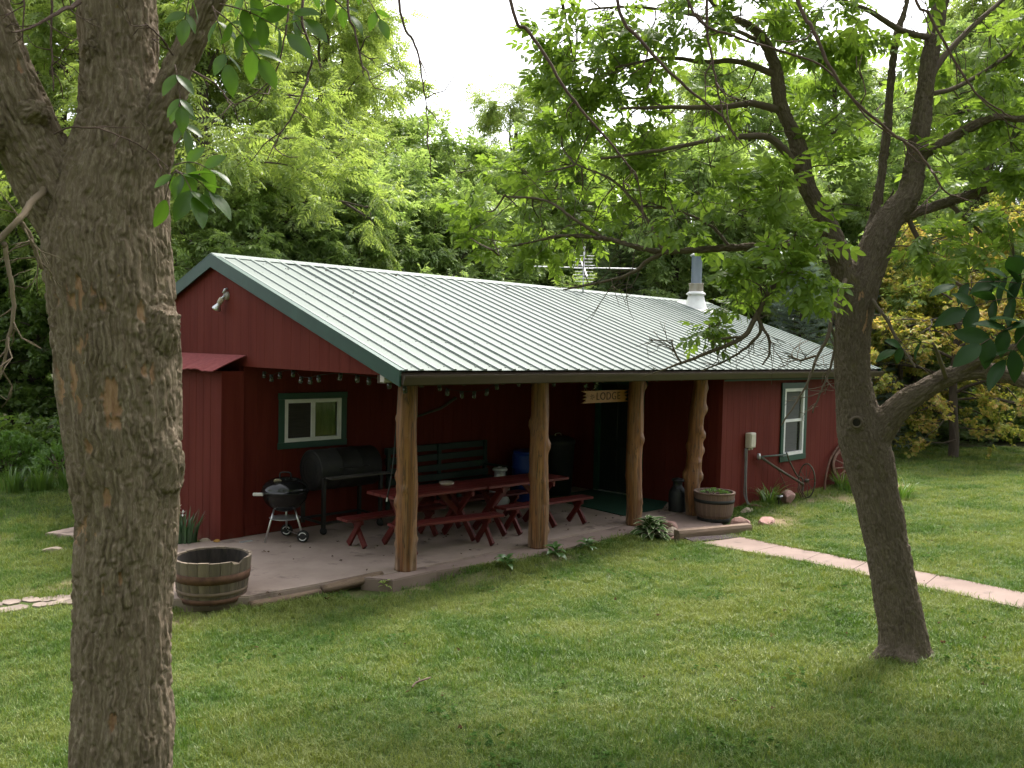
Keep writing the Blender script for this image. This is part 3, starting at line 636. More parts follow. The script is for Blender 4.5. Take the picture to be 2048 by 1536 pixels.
# ------------------------------------------------------------------ windows and door
def trim_frame(parent, x0, x1, z0, z1, y, w, mat, t=0.024, name='trim_board', ears=0.0):
    for c, d in (((x0+x1)/2, z1+w/2), ((x0+x1)/2, z0-w/2)):
        mb = MB(); mb.box((c, y, d), (x1-x0+2*w+ears, t, w), ch=.003); mb.build(name, mat, parent)
    for c in (x0-w/2, x1+w/2):
        mb = MB(); mb.box((c, y, (z0+z1)/2), (w, t, z1-z0-.004), ch=.003); mb.build(name, mat, parent)
wn = empty('window', (0, WY, 0)); wn.parent = lodge
x0, x1, z0, z1 = W1
trim_frame(wn, x0-0.002, x1+0.002, z0-.002, z1+.002, -0.030, 0.085, M_GREEN, ears=0.02)
def vinyl(parent, x0, x1, z0, z1, y, w, t):
    mb = MB(); mb.box(((x0+x1)/2, y, z1-w/2), (x1-x0, t, w)); mb.box(((x0+x1)/2, y, z0+w/2), (x1-x0, t, w))
    mb.box((x0+w/2, y, (z0+z1)/2), (w, t, z1-z0-2*w)); mb.box((x1-w/2, y, (z0+z1)/2), (w, t, z1-z0-2*w)); return mb.build('frame', M_WHITE, parent)
vinyl(wn, x0, x1, z0, z1, -0.012, 0.05, 0.05)
mb = MB(); mb.box(((x0+x1)/2-.005, -0.016, (z0+z1)/2), (0.055, 0.04, z1-z0-.1)); mb.build('meeting_rail', M_WHITE, wn)
for a, b in ((x0+.05, (x0+x1)/2-.033), ((x0+x1)/2+.023, x1-.05)):
    mb = MB(); mb.box(((a+b)/2, 0.0, (z0+z1)/2), (b-a, 0.006, z1-z0-.1)); mb.build('pane', M_GLASS, wn)
mb = MB(); mb.box(((x0+(x0+x1)/2)/2+.01, -.006, (z0+z1)/2), ((x1-x0)/2-.085, .003, z1-z0-.1)); mb.build('insect_screen', surf('fine_dark_mesh', (.035, .03, .028), (.05, .045, .04), (3, 3, 60), rough=.9), wn)
mb = MB()
for k in range(24): mb.box(((x0+x1)/2+.02+k*.018, .055+.012*math.sin(k*1.1), (z0+z1)/2), (.019, .006, z1-z0))
mb.build('curtain', M_CURTAIN, wn)

wn = empty('window', (0, WFY, 0)); wn.parent = lodge
x0, x1, z0, z1 = W2
trim_frame(wn, x0-0.002, x1+0.002, z0-.002, z1+.002, -0.030, 0.10, M_GREEN, ears=0.02)
vinyl(wn, x0, x1, z0, z1, -0.010, 0.055, 0.055)
mb = MB(); mb.box(((x0+x1)/2, 0.004, (z0+z1)/2+.02), (x1-x0-.11, 0.03, 0.05)); mb.build('meeting_rail', M_WHITE, wn)
zm = (z0+z1)/2+.02
for a, b in ((z0+.055, zm-.025), (zm+.025, z1-.055)):
    mb = MB(); mb.box(((x0+x1)/2, 0.012, (a+b)/2), (x1-x0-.11, 0.006, b-a)); mb.build('pane', M_GLASS, wn)
mb = MB(); mb.box(((x0+x1)/2+.2, .08, (z0+z1)/2), (.26, .006, z1-z0)); mb.build('blind', surf('grey_blind', (0.25, 0.25, 0.25), (0.32, 0.32, 0.32), (3, 3, 20), rough=.9), wn)
mb = MB(); mb.box(((x0+x1)/2-.06, .004, (z0+.055+zm-.025)/2), (x1-x0-.24, .003, zm-z0-.09)); mb.build('insect_screen', M_BLIND, wn)
mb = MB(); mb.box(((x0+x1)/2-.03, .004, (zm+.025+z1-.055)/2), (x1-x0-.18, .003, z1-zm-.09)); mb.build('insect_screen', M_BLIND, wn)
mb = MB(); mb.box(((x0+x1)/2, .16, (z0+z1)/2), (x1-x0+.3, .006, z1-z0+.2)); mb.build('inner_shade', M_BLIND, wn)

dr = empty('door', (WX, 0, 0), -PI/2); dr.parent = lodge
u0, u1 = DO[0], DO[1]
mb = MB(); mb.box(((u0+u1)/2, 0.03, 0.965), (u1-u0-.1, 0.045, 1.90)); mb.build('leaf', M_DOOR, dr)
for zc_, hh in ((0.50, 0.62), (1.36, 0.82)):
    for k in (-1, 1):
        mb = MB(); mb.box(((u0+u1)/2+k*.2, 0.004, zc_), (.30, .012, hh), ch=.004); mb.build('panel', M_DOOR, dr)
for c in (u0+.03, u1-.03):
    mb = MB(); mb.box((c, -0.02, 0.96), (.10, .05, 1.92)); mb.build('jamb', M_GREEN, dr)
mb = MB(); mb.box(((u0+u1)/2, -0.02, 1.955), (u1-u0+.16, .05, .09)); mb.build('head_trim', M_GREEN, dr)
mb = MB(); mb.lathe([(0, -.055), (.022, -.052), (.028, -.035), (.012, -.02), (.012, .01), (.03, .012), (.03, .018), (0, .018)], 14, (0, 0, 0), rotm(-PI/2, 0, 0)); mb.build('knob', M_GALV, dr, True, loc=(u1-.12, -.01, .95))
mb = MB(); mb.box(((u0+u1)/2, -.02, .012), (u1-u0, .09, .024)); mb.build('threshold', M_GALV, dr)

# ------------------------------------------------------------------ log posts
def log_post(x, y, zb, zt, rb, rtp, knots, seed, lean=(0, 0), wob=0.012):
    nz, na = 110, 44; r_ = np.random.default_rng(seed)
    z = np.linspace(zb, zt, nz); t = (z-zb)/(zt-zb); a = np.arange(na)*2*PI/na
    cx = lean[0]*t+wob*np.sin(t*5+seed)+wob*.5*np.sin(t*13+seed*2); cy = lean[1]*t+wob*np.cos(t*4.3+seed)
    Z, A = np.meshgrid(z, a, indexing='ij'); T = (Z-zb)/(zt-zb)
    Rr = rb+(rtp-rb)*T
    Pn = np.stack([np.cos(A).ravel()*2.2, np.sin(A).ravel()*2.2, Z.ravel()*1.1+seed*7], -1)
    Rr = Rr+0.010*pnoise(Pn).reshape(Z.shape)+0.004*pnoise(Pn*[3, 3, 1.2]).reshape(Z.shape)
    foot = np.clip(1.0-T*2.2, 0, 1)**1.5*0.95+0.12
    gro = pnoise(np.stack([np.cos(A).ravel()*7, np.sin(A).ravel()*7, Z.ravel()*.9+seed], -1)).reshape(Z.shape)
    Rr = Rr-0.012*np.exp(-(gro/0.10)**2)*np.clip(1.1-T*2.0, 0.15, 1)
    kn = np.zeros_like(Z)
    for ka, kz, ks, kh in knots:
        da = (A-ka+PI) % (2*PI)-PI; dd = np.hypot(da*rb/ks, (Z-kz)/(ks*1.25))
        Rr = Rr+1.3*kh*np.exp(-dd**2)-kh*0.4*np.exp(-(dd/0.4)**2); kn = np.maximum(kn, np.exp(-(dd/0.42)**2)*0.9)
    for _ in range(14):
        ka, kz = r_.uniform(0, 2*PI), r_.uniform(zb, zt); da = (A-ka+PI) % (2*PI)-PI; dd = np.hypot(da*rb/.010, (Z-kz)/.016); kn = np.maximum(kn, np.exp(-dd**2)*.9); Rr = Rr+.004*np.exp(-(dd/2)**2)
    X = cx[:, None]+Rr*np.cos(A); Y = cy[:, None]+Rr*np.sin(A)
    V = np.stack([X, Y, Z-zb], -1).reshape(-1, 3)
    i = np.arange(nz-1)[:, None]*na; j = np.arange(na)[None, :]; k = (j+1) % na
    F = np.stack([i+j, i+k, i+na+k, i+na+j], -1).reshape(-1, 4)
    V = np.concatenate([V, [[0, 0, 0], [cx[-1], cy[-1], zt-zb]]]); c0 = nz*na; jj = np.arange(na); kk = (jj+1) % na
    F3 = np.concatenate([np.stack([kk, jj, np.full(na, c0)], -1), np.stack([jj+(nz-1)*na, kk+(nz-1)*na, np.full(na, c0+1)], -1)])
    me = mesh_np('post', V, [F3, F], M_LOG, True)
    for nm, v in (('foot', foot), ('knot', kn)):
        at_ = me.attributes.new(nm, 'FLOAT', 'POINT'); at_.data.foreach_set('value', np.concatenate([v.ravel(), [0, 0]]).astype(np.float32))
    return link('post', me, lodge, (x, y, zb))
CL, CR, CF = 2.35, -0.78, -2.36      # angles: towards the camera's left, its right, and towards the camera
log_post(0.58, 0.55, 0.0, 2.15, 0.122, 0.108, [(2.4, 1.70, .03, .02), (2.35, 1.05, .04, .025), (2.5, .93, .025, .012), (2.45, .76, .05, .032), (-2.5, .92, .03, .015), (2.4, .30, .03, .014), (-.5, .35, .03, .02), (2.5, .45, .025, .012), (-2.2, 1.5, .02, .008), (-2.6, 1.05, .02, .006)], 1)
log_post(2.60, 0.40, -0.012, 2.15, 0.130, 0.105, [(2.4, 1.55, .05, .028), (-.78, 1.28, .055, .035), (-2.0, .85, .03, .012), (-1.8, .55, .03, -.01), (2.3, .9, .03, .012), (-.8, .2, .03, .02)], 2, lean=(0.02, 0.02))
log_post(4.72, 0.47, -0.012, 2.15, 0.118, 0.112, [(-.78, 2.0, .045, .035), (-1.3, 1.22, .05, .026), (-1.4, .35, .05, .014), (2.2, .7, .03, .012), (-2.3, 1.0, .02, .006)], 3, wob=.016)
log_post(6.10, 0.34, -0.012, 2.15, 0.125, 0.108, [(-.8, 1.62, .06, .045), (-.85, 1.22, .055, .045), (2.3, 1.05, .05, .03), (-.8, .98, .05, .035), (2.3, .60, .06, .045), (-1.0, .58, .055, .04), (-2.0, 1.3, .05, .022), (-1.9, .8, .04, .02), (-.8, 1.95, .04, .02)], 4, lean=(0.03, -0.02), wob=.03)
# ================================================================== THINGS ON AND AROUND THE PORCH
slab('landing', [(4.40, 0.105), (4.62, -0.36), (5.50, -0.76), (5.80, -0.35), (6.3, -0.1), (6.6, 0.01), (5.35, -0.305+0.40)], -0.16, -0.018, M_CONC2, 'small concrete landing between the porch and the timber step')

# ---- half-barrel planters
def stave_mesh(name, prof, n, th, mat, notch=None, gap=0.004):
    """one stave standing at angle 0; prof = [(r, z)...]"""
    ha = PI/n; V = []; zs = np.linspace(prof[0][1], prof[-1][1], 9); P = np.array(prof)
    for z in zs:
        r = np.interp(z, P[:, 1], P[:, 0]); g = gap/r/2
        for a, rr_ in ((-ha+g, r-0.003), (-ha*0.5, r), (ha*0.5, r), (ha-g, r-0.003), (ha-g, r-th), (-ha+g, r-th)):
            V.append((rr_*math.cos(a), rr_*math.sin(a), z))
    m = len(zs); F = [tuple(range(6))[::-1], tuple(range((m-1)*6, m*6))]
    for i in range(m-1):
        for j in range(6): k = (j+1) % 6; F.append((i*6+j, i*6+k, i*6+6+k, i*6+6+j))
    V = np.array(V)
    if notch:
        for j in notch: V[(m-1)*6+j, 2] -= 0.035
    mb = MB(); mb.add(V, F); return mb.mesh(name, mat)
def hoop(parent, prof, z0, z1, mat, t=0.004, name='hoop'):
    P = np.array(prof); r0, r1 = np.interp([z0, z1], P[:, 1], P[:, 0])+0.001
    mb = MB(); mb.lathe([(r0-.002, z0), (r0+t, z0), (r1+t, z1), (r1-.002, z1), (r0-.002, z0)], 48); return mb.build(name, mat, parent, True)
b1 = empty('half_barrel', (-1.40, 1.13, -0.055), 0.3, 'empty weathered grey half barrel with rusty hoops at the patio edge', 'barrel', 'half barrel planters')
pr = [(0.315, 0), (0.345, 0.15), (0.365, 0.30), (0.375, 0.43)]
sm = stave_mesh('stave', pr, 22, 0.028, M_STAVE); sn = stave_mesh('stave', pr, 22, 0.028, M_STAVE, notch=(1, 2, 3, 4)); s2 = stave_mesh('stave', pr, 22, 0.028, M_STAVE, notch=(0, 5))
nk = int(round((-1.35-0.3)/(2*PI/22))) % 22
for k in range(22):
    link('stave', sn if k == nk else (s2 if k == (nk+1) % 22 else sm), b1, (0, 0, random.uniform(-.004, .006)), (0, 0, k*2*PI/22))
hoop(b1, pr, 0.215, 0.30, M_RUST); hoop(b1, pr, 0.09, 0.13, surf('dull_brown_hoop', (0.13, 0.09, 0.065), (0.18, 0.13, 0.095), (9, 9, 9), rough=.9)); hoop(b1, pr, 0.01, 0.06, M_RUST)
mb = MB(); mb.lathe([(.272, .04), (.300, .15), (.322, .30), (.333, .415)], 44); mb.build('dark_lining', surf('near_black_lining', (.012, .010, .009), (.035, .028, .024), (20, 20, 4), rough=.95, bump=.4), b1, True)  # near-black inner sheet, darkens the inside of the tub
mb = MB(); mb.lathe([(0, 0.03), (0.285, 0.03), (0.285, 0.02), (0, 0.02)], 30); mb.build('bottom', M_STAVE, b1)
b2 = empty('half_barrel', (5.98, -0.10, -0.03), 0.0, 'brown half barrel of seedlings with a black hoop beside the last post', 'barrel', 'half barrel planters')
pr2 = [(0.235, 0.0), (0.24, 0.10), (0.275, 0.115), (0.292, 0.27), (0.300, 0.45)]
sm = stave_mesh('stave', pr2, 24, 0.025, M_STAVE2, gap=0.002)
for k in range(24): link('stave', sm, b2, (0, 0, 0), (0, 0, k*2*PI/24))
hoop(b2, pr2, 0.295, 0.345, M_CORD); hoop(b2, pr2, 0.425, 0.452, M_STAVE2, .006, 'rim'); hoop(b2, pr2, 0.0, 0.09, M_RUBBER, .003)
mb = MB(); mb.lathe([(0, 0.40), (0.14, 0.405), (0.272, 0.395)], 30); mb.build('soil', M_SOIL, b2, True)

# ---- picnic tables and benches
def x_trestle(parent, x, h, w, sec, spread, mat, name='leg'):
    for s in (-1, 1):
        mb = MB(); off = s*sec[0]*0.52
        mb.beam((x+off, -s*spread, sec[1]*0.30), (x+off, s*w*0.42, h-0.0), sec[1], sec[0], up=(1, 0, 0), ch=.003)
        V = mb.v[0]; V[:, 2] = np.clip(V[:, 2], 0, h); mb.build(name, mat, parent)
def plank_top(parent, n, Lx, w, h, t, mat, name='plank'):
    pw_ = w/n
    for k in range(n):
        mb = MB(); mb.box((random.uniform(-.008, .008), -w/2+pw_*(k+.5), h-t/2), (Lx, pw_-.006, t), ch=.004); mb.build(name, mat, parent)
def picnic_table(loc, rz, label, Lx=1.52, w=0.60, h=0.70):
    t = empty('picnic_table', loc, rz, label, 'table', 'red picnic tables in the porch')
    plank_top(t, 4, Lx, w, h, .036, M_REDW)
    for x in (-Lx/2+.28, Lx/2-.28):
        x_trestle(t, x, h-.036, w, (.038, .085), .29, M_REDW)
        mb = MB(); mb.box((x, 0, h-.036-.04), (.04, w*0.92, .075), ch=.003); mb.build('cleat', M_REDW, t)
        mb = MB(); mb.beam((x, 0, h*0.46), (x*0.25, 0, h-.05), .07, .036, up=(0, 1, 0)); mb.build('brace', M_REDW, t)
    return t
def bench(loc, rz, label, Lx=1.6, w=0.24, h=0.385):
    t = empty('picnic_bench', loc, rz, label, 'bench', 'red picnic benches in the porch')
    plank_top(t, 2, Lx, w, h, .034, M_REDW, 'seat_plank')
    for x in (-Lx/2+.22, Lx/2-.22):
        x_trestle(t, x, h-.034, w, (.036, .075), .15, M_REDW)
        mb = MB(); mb.box((x, 0, h-.034-.03), (.04, w*0.94, .055), ch=.003); mb.build('cleat', M_REDW, t)
    return t
TR = -0.045
picnic_table((1.66, 1.40, 0), TR, 'red picnic table with a glass ashtray on top, behind the first post')
picnic_table((3.12, 1.30, 0), TR-.01, 'red picnic table without anything on it, behind the second post', Lx=1.50)
bench((1.60, 0.99, 0), TR-.12, 'red bench on the lawn side of the table with the ashtray', Lx=1.55)
bench((3.48, 1.06, 0), TR-.03, 'red bench crossing behind the second post, nearest the green mat', Lx=1.68)
bench((1.38, 1.78, 0), TR+.02, 'red bench between the ashtray table and the black barrel grill', Lx=1.56)
bench((3.10, 1.92, 0), TR, 'red bench on the wall side of the bare picnic table', Lx=1.6)
a = empty('ashtray', (2.02, 1.50, 0.70), 0, 'round clear glass ashtray on the red picnic table', 'ashtray')
mb = MB(); mb.lathe([(0, 0.0), (.085, 0), (.105, .035), (.098, .037), (.08, .014), (0, .012)], 24); mb.build('dish', surf('pale_glass_dish', (0.30, 0.24, 0.19), (0.42, 0.35, 0.29), (30, 30, 30), rough=.15, spec=.7), a, True)
mb = MB()
for k in range(5): mb.tube([(random.uniform(-.05, .05), random.uniform(-.05, .05), .018), (random.uniform(-.05, .05), random.uniform(-.05, .05), .022)], .004, 6)
mb.build('cigarette_butts', M_BEIGE, a)['kind'] = 'stuff'

# ---- kettle grill
kt = empty('kettle_grill', (0.36, 2.70, 0), 0, 'round black kettle grill on three aluminium legs', 'grill')
R3 = lambda v: np.array(v)
cr, cfw = np.array([.698, -.715, 0]), np.array([-.715, -.697, 0])   # camera right and toward camera on the ground
th = np.linspace(-PI/2, 0, 10)
mb = MB(); mb.lathe([(0.001, .37)]+[(0.285*math.cos(a), .615+0.245*math.sin(a)) for a in th[1:]]+[(.292, .618), (.292, .628), (.28, .628)], 40); mb.build('bowl', M_BLACK, kt, True)
th = np.linspace(0, PI/2, 10)
mb = MB(); mb.lathe([(.278, .628), (.298, .628), (.298, .640)]+[(0.292*math.cos(a), .640+0.175*math.sin(a)) for a in th[:-1]]+[(.001, .815)], 40); lid = mb.build('lid', M_BLACK, kt, True)
mb = MB(); q = cr*0.06; mb.tube(catmull([(-.07, 0, .79), (-.065, 0, .855), (0, 0, .868), (.065, 0, .855), (.07, 0, .79)], 5), .010, 8); mb.build('lid_handle', M_RUBBER, lid, True, rot=(0, 0, -.8))
mb = MB(); mb.lathe([(0, 0), (.05, 0), (.05, .008), (.018, .010), (0, .010)], 20, (0, 0, 0)); mb.build('vent', surf('dull_vent', (.30, .26, .19), (.42, .38, .3), (20, 20, 20), rough=.5, metal=.4), lid, True, loc=tuple(cfw*.17-cr*.05+np.array([0, 0, .772])), rot=(-.55, .55, 0))
mb = MB(); s_ = -cr*.30+cfw*.13; mb.box((0, 0, 0), (.14, .035, .04), ch=.008); mb.build('side_handle', surf('white_handle', (.55, .53, .5), (.65, .63, .6), (9, 9, 9), rough=.5), kt, loc=(s_[0], s_[1], .60), rot=(0, 0, -.75))
feet = [(-cr*.21+cfw*.16, 0.0), (cr*.255+cfw*.10, .075), (-cr*.04-cfw*.25, .075)]
for fxy, zf in feet:
    top = fxy*0.52; mb = MB(); mb.tube([(top[0], top[1], .43), (fxy[0], fxy[1], zf)], .0125, 10); mb.build('leg', M_ALU, kt, True)
mb = MB(); mb.lathe([(0, .262), (.17, .285), (.195, .292), (.195, .288), (.17, .280), (0, .256)], 32); mb.build('ash_pan', M_GALV, kt, True)
for fxy, zf in feet[1:]:
    w_ = empty('wheel', tuple(fxy+np.array([0, 0, .078])), 0); w_.parent = kt; w_.rotation_euler = (PI/2, 0, -.80+PI)
    mb = MB(); mb.lathe([(0, -.02), (.06, -.022), (.075, -.018), (.077, 0), (.075, .018), (.06, .022), (0, .02)], 26); mb.build('tyre', M_RUBBER, w_, True)
    mb = MB()
    for a0, a1 in ((.3, 2.6), (3.5, 5.7)): mb.lathe([(.042, .0225), (.052, .0225), (.052, .026), (.042, .026), (.042, .0225)], 14, (0, 0, 0), None, a0, a1)
    for a0, a1 in ((.3, 2.6), (3.5, 5.7)): mb.lathe([(.042, -.0225), (.052, -.0225), (.052, -.026), (.042, -.026), (.042, -.0225)], 14, (0, 0, 0), None, a0, a1)
    mb.build('white_ring', M_WHITE, w_)
mb = MB(); mb.tube([tuple(feet[1][0]+[0, 0, .078]), tuple(feet[2][0]+[0, 0, .078])], .007, 8); mb.build('axle', M_ALU, kt)

# ---- barrel grill (drum smoker)
sg = empty('barrel_grill', (1.36, 2.92, 0), 0, 'big black barrel grill on a wheeled steel frame under the window', 'grill')
Rx = rotm(0, PI/2, 0); zc_ = .82; r_ = .275; hl = .49
def half(parent, a0, a1, nm, rr_):
    mb = MB(); mb.lathe([(0.0, -hl), (rr_-.01, -hl), (rr_, -hl+.01), (rr_, -.17), (rr_+.006, -.165), (rr_+.006, -.15), (rr_, -.145), (rr_, .145), (rr_+.006, .15), (rr_+.006, .165), (rr_, .17), (rr_, hl-.01), (rr_-.01, hl), (0, hl)], 26, (0, 0, zc_), Rx, a0, a1); return mb.build(nm, M_SMOKER, parent, True)
half(sg, PI/2, 3*PI/2, 'lid', r_); half(sg, -PI/2, PI/2, 'drum', r_-.004)
for k, rr_ in enumerate((.24, .17, .10)):
    mb = MB(); mb.lathe([(rr_-.01, -hl-.004), (rr_+.01, -hl-.004), (rr_+.01, -hl+.004)], 30, (0, 0, zc_), Rx); mb.build('end_ring', M_SMOKER, sg)
for x in (-hl+.03, hl-.03):
    for y in (-.27, .22):
        mb = MB(); mb.box((x, y, .42), (.045, .045, .66)); mb.build('leg', M_SMOKER, sg)
        if y < 0:
            mb = MB(); mb.lathe([(0, -.015), (.045, -.015), (.05, 0), (.045, .015), (0, .015)], 18, (x, y, .05), rotm(0, PI/2, .5)); mb.build('caster', M_RUBBER, sg, True)
mb = MB()
for y in (-.27, .22): mb.box((0, y, .15), (2*hl-.1, .03, .03)); mb.box((0, y, .735), (2*hl-.1, .035, .035))
for x in (-hl+.03, hl-.03): mb.box((x, -.025, .15), (.03, .45, .03)); mb.box((x, -.025, .735), (.03, .45, .03))
mb.build('frame', M_SMOKER, sg)
for k in range(3):
    mb = MB(); mb.box((0.02, -.33-.055*k, .755), (2*hl-.02, .05, .022), ch=.003); mb.build('shelf_slat', surf('greyed_shelf_wood', (.05, .045, .038), (.08, .07, .06), (3, 30, 30), rough=.9) if k == 0 else MATS['greyed_shelf_wood'], sg)
mb = MB(); mb.tube(catmull([(-.2, -.27, .86), (-.2, -.33, .87), (.2, -.33, .87), (.2, -.27, .86)], 4), .010, 8); mb.build('lid_handle', M_SMOKER, sg, True)

# ---- green slatted settle against the wall
st = empty('slatted_bench', (3.30, 3.0, 0), 0, 'long dark green slatted bench with a high back against the porch wall', 'bench')
for k, z in enumerate((.50, .64, .80, .95)):
    mb = MB(); mb.box((0, .10-.02*k*-1, z), (2.05, .028, .10), ch=.004); mb.build('back_slat', M_BENCH, st)
for k in range(4):
    mb = MB(); mb.box((0, .02-.115*k, .42), (2.05, .10, .03), ch=.004); mb.build('seat_slat', M_BENCH, st)
for x in (-.98, 0, .98):
    mb = MB(); mb.box((x, .13, .50), (.06, .035, 1.0)); mb.build('back_post', M_BENCH, st)
    mb = MB(); mb.box((x, -.34, .20), (.06, .05, .40)); mb.build('leg', M_BENCH, st)
    mb = MB(); mb.box((x, -.12, .385), (.05, .46, .04)); mb.build('rail', M_BENCH, st)
for x in (-.98, .98):
    mb = MB(); mb.box((x, -.12, .62), (.07, .52, .03), ch=.004); mb.build('armrest', M_BENCH, st)
    mb = MB(); mb.box((x, -.33, .515), (.05, .045, .18)); mb.build('arm_post', M_BENCH, st)

# ---- cans, drum, bin
def milk_can(loc, label, mat, s=1.0):
    o = empty('milk_can', loc, 0, label, 'milk can', 'old milk cans in the porch')
    P = [(0, 0), (.16, 0), (.165, .02), (.165, .36), (.155, .39), (.10, .47), (.088, .49), (.088, .56), (.105, .585), (0, .585)]
    mb = MB(); mb.lathe([(a*s, b*s) for a, b in P], 28); mb.build('body', mat, o, True)
    mb = MB(); mb.lathe([(0.001, .575*s), (.115*s, .575*s), (.122*s, .60*s), (.10*s, .625*s), (.03*s, .63*s), (.03*s, .645*s), (0, .645*s)], 24); mb.build('lid', mat, o, True)
    for k in (0, PI):
        mb = MB(); mb.tube(catmull([(.15*s, -.05*s, .38*s), (.19*s, -.05*s, .44*s), (.19*s, .05*s, .44*s), (.15*s, .05*s, .38*s)], 4), .007*s, 7); mb.build('handle', mat, o, True, rot=(0, 0, k+.6))
    return o
milk_can((6.08, 0.62, 0), 'dark milk can beside the last porch post', M_CAN, .82)
milk_can((4.12, 2.62, 0), 'dull silver milk can between the green bench and the blue drum', M_GALV, 1.0)
o = empty('plastic_drum', (4.97, 2.78, 0), 0, 'blue plastic drum half hidden behind the second post', 'drum')
mb = MB(); mb.lathe([(0, 0), (.27, 0), (.29, .03), (.29, .26), (.302, .28), (.29, .30), (.29, .52), (.302, .54), (.29, .56), (.285, .74), (.26, .79), (0, .79)], 36); mb.build('body', M_BLUE, o, True)
mb = MB(); mb.lathe([(.24, .785), (.275, .785), (.275, .815), (.25, .82), (0, .80)], 36); mb.build('rim', M_BLUE, o, True)
o = empty('steel_bin', (5.75, 2.85, 0), 0, 'tall dark lidded bin in the porch corner right of the second post', 'bin')
mb = MB(); mb.lathe([(0, 0), (.25, 0), (.29, .9), (.30, .92), (0, .92)], 32); mb.build('body', M_CAN, o, True)
mb = MB(); mb.lathe([(.305, .90), (.305, .94), (.2, 1.0), (0, 1.02)], 32); mb.build('lid', M_CAN, o, True)
mb = MB(); mb.tube(catmull([(-.08, 0, 1.0), (-.06, 0, 1.05), (.06, 0, 1.05), (.08, 0, 1.0)], 4), .009, 8); mb.build('handle', M_GALV, o, True)

# ---- mats
o = slab('door_mat', [(5.06, 0.90), (6.02, 0.86), (6.60, 1.15), (6.60, 2.75), (5.28, 2.75)], 0.004, 0.014, M_MAT, 'dark green turf mat on the patio before the door', kind=None, ch=0, cat='mat')
gm = empty('scraper_mat', (4.84, -0.80, gz(4.84, -.8)+.026), math.atan2(-.46, 1.06)+.0, 'dark rubber lattice scraper mat below the timber step', 'mat')
mb = MB()
for k in range(27): mb.box((-.40+.031*k, 0, .008), (.009, .20, .016))
for k in range(7): mb.box((0, -.10+.033*k, .0085), (.82, .009, .014))
mb.build('lattice', surf('faded_rubber', (.07, .05, .055), (.10, .075, .08), (9, 9, 9), rough=.9), gm)

# ---- timbers and logs
def rough_beam(name, a, b, w, h, mat, label, cat, seed, round_=False):
    a = np.array(a, float); b = np.array(b, float); Lx = np.linalg.norm(b-a); n = max(8, int(Lx/.05)); r_ = np.random.default_rng(seed)
    xs = np.linspace(0, Lx, n); m = 14; ang = np.arange(m)*2*PI/m
    if round_: prof = np.stack([w/2*np.cos(ang), h/2*np.sin(ang)], -1)
    else:
        c = np.cos(ang); s = np.sin(ang); q = np.maximum(abs(c), abs(s)); prof = np.stack([w/2*c/q, h/2*s/q], -1)*.99
    V = np.zeros((n, m, 3)); V[..., 0] = xs[:, None]; V[..., 1] = prof[:, 0]; V[..., 2] = prof[:, 1]
    nn = pnoise(np.stack([V[..., 0].ravel()*2.2+seed, V[..., 1].ravel()*14, V[..., 2].ravel()*14], -1)).reshape(n, m)
    sc = 1+(.30 if round_ else .05)*nn; V[..., 1] *= sc; V[..., 2] *= sc
    if round_: V[..., 2] += .015*np.sin(xs*3+seed)[:, None]
    i = np.arange(n-1)[:, None]*m; j = np.arange(m)[None, :]; k = (j+1) % m
    mb = MB(); mb.addf(V.reshape(-1, 3), np.stack([i+j, i+k, i+m+k, i+m+j], -1).reshape(-1, 4)); mb.big += [np.array([list(range(m))[::-1]]), np.array([list(range((n-1)*m, n*m))])]
    d = b-a; o = mb.build(name, mat, None, round_, loc=tuple(a), rot=(0, -math.asin(d[2]/Lx), math.atan2(d[1], d[0]))); return tag(o, label, cat)
rough_beam('step_timber', (4.49, -0.43, 0.01), (5.60, -0.90, 0.03), 0.14, 0.145, M_TIMBER, 'square weathered timber step at the end of the concrete walkway', 'timber', 3)
rough_beam('edging_log', (-0.42, 0.66, -0.045), (0.30, 0.60, -0.03), 0.12, 0.10, M_ROTLOG, 'rotten brown log edging the patio beside the first post', 'log', 5, True)
rough_beam('edging_log', (-1.22, 0.70, -0.075), (-0.45, 0.66, -0.055), 0.09, 0.07, M_ROTLOG, 'thin crumbling log edging the patio beside the empty half barrel', 'log', 9, True)

# ---- rocks
def rock(loc, size, seed, mat, label, rz=0):
    bm = bmesh.new(); bmesh.ops.create_icosphere(bm, subdivisions=3, radius=1)
    V = np.array([v.co[:] for v in bm.verts]); r_ = np.random.default_rng(seed)
    for _ in range(9):
        n_ = r_.normal(size=3); n_ /= np.linalg.norm(n_); d = r_.uniform(.45, .85); h = V@n_; V = V-np.outer(np.clip(h-d, 0, None), n_)*.95
    V += .06*np.stack([pnoise(V*2.5+seed+k*9) for k in range(3)], -1)
    for v, c in zip(bm.verts, V): v.co = Vector((c[0]*size[0], c[1]*size[1], c[2]*size[2]))
    me = bpy.data.meshes.new('rock'); bm.to_mesh(me); bm.free(); me.materials.append(mat)
    return tag(link('rock', me, None, loc, (0, 0, rz)), label, 'rock', 'rocks around the porch and beds')
rock((4.86, -0.02, .0), (.17, .15, .13), 1, M_STONE, 'pinkish rock right behind the variegated hosta')
rock((4.76, -0.20, -.02), (.14, .10, .09), 2, M_STONE2, 'small tan rock low at the right side of the variegated hosta')
rock((4.56, -0.34, -.07), (.10, .06, .05), 12, M_STONE, 'flat red rock against the left end of the step timber')
rock((5.92, -0.60, .0), (.25, .15, .16), 3, M_STONE, 'large pink rock in front of the brown half barrel')
rock((6.22, -0.86, .0), (.24, .14, .13), 4, M_STONE, 'pink rock off the right end of the step timber', .5)
rock((8.28, -0.12, .04), (.30, .15, .16), 5, M_STONE, 'slanted pink rock beside the solar stake light', .3)
rock((7.12, -0.02, -.03), (.16, .09, .08), 6, M_STONE2, 'rounded tan rock right of the brown half barrel near the conduit')
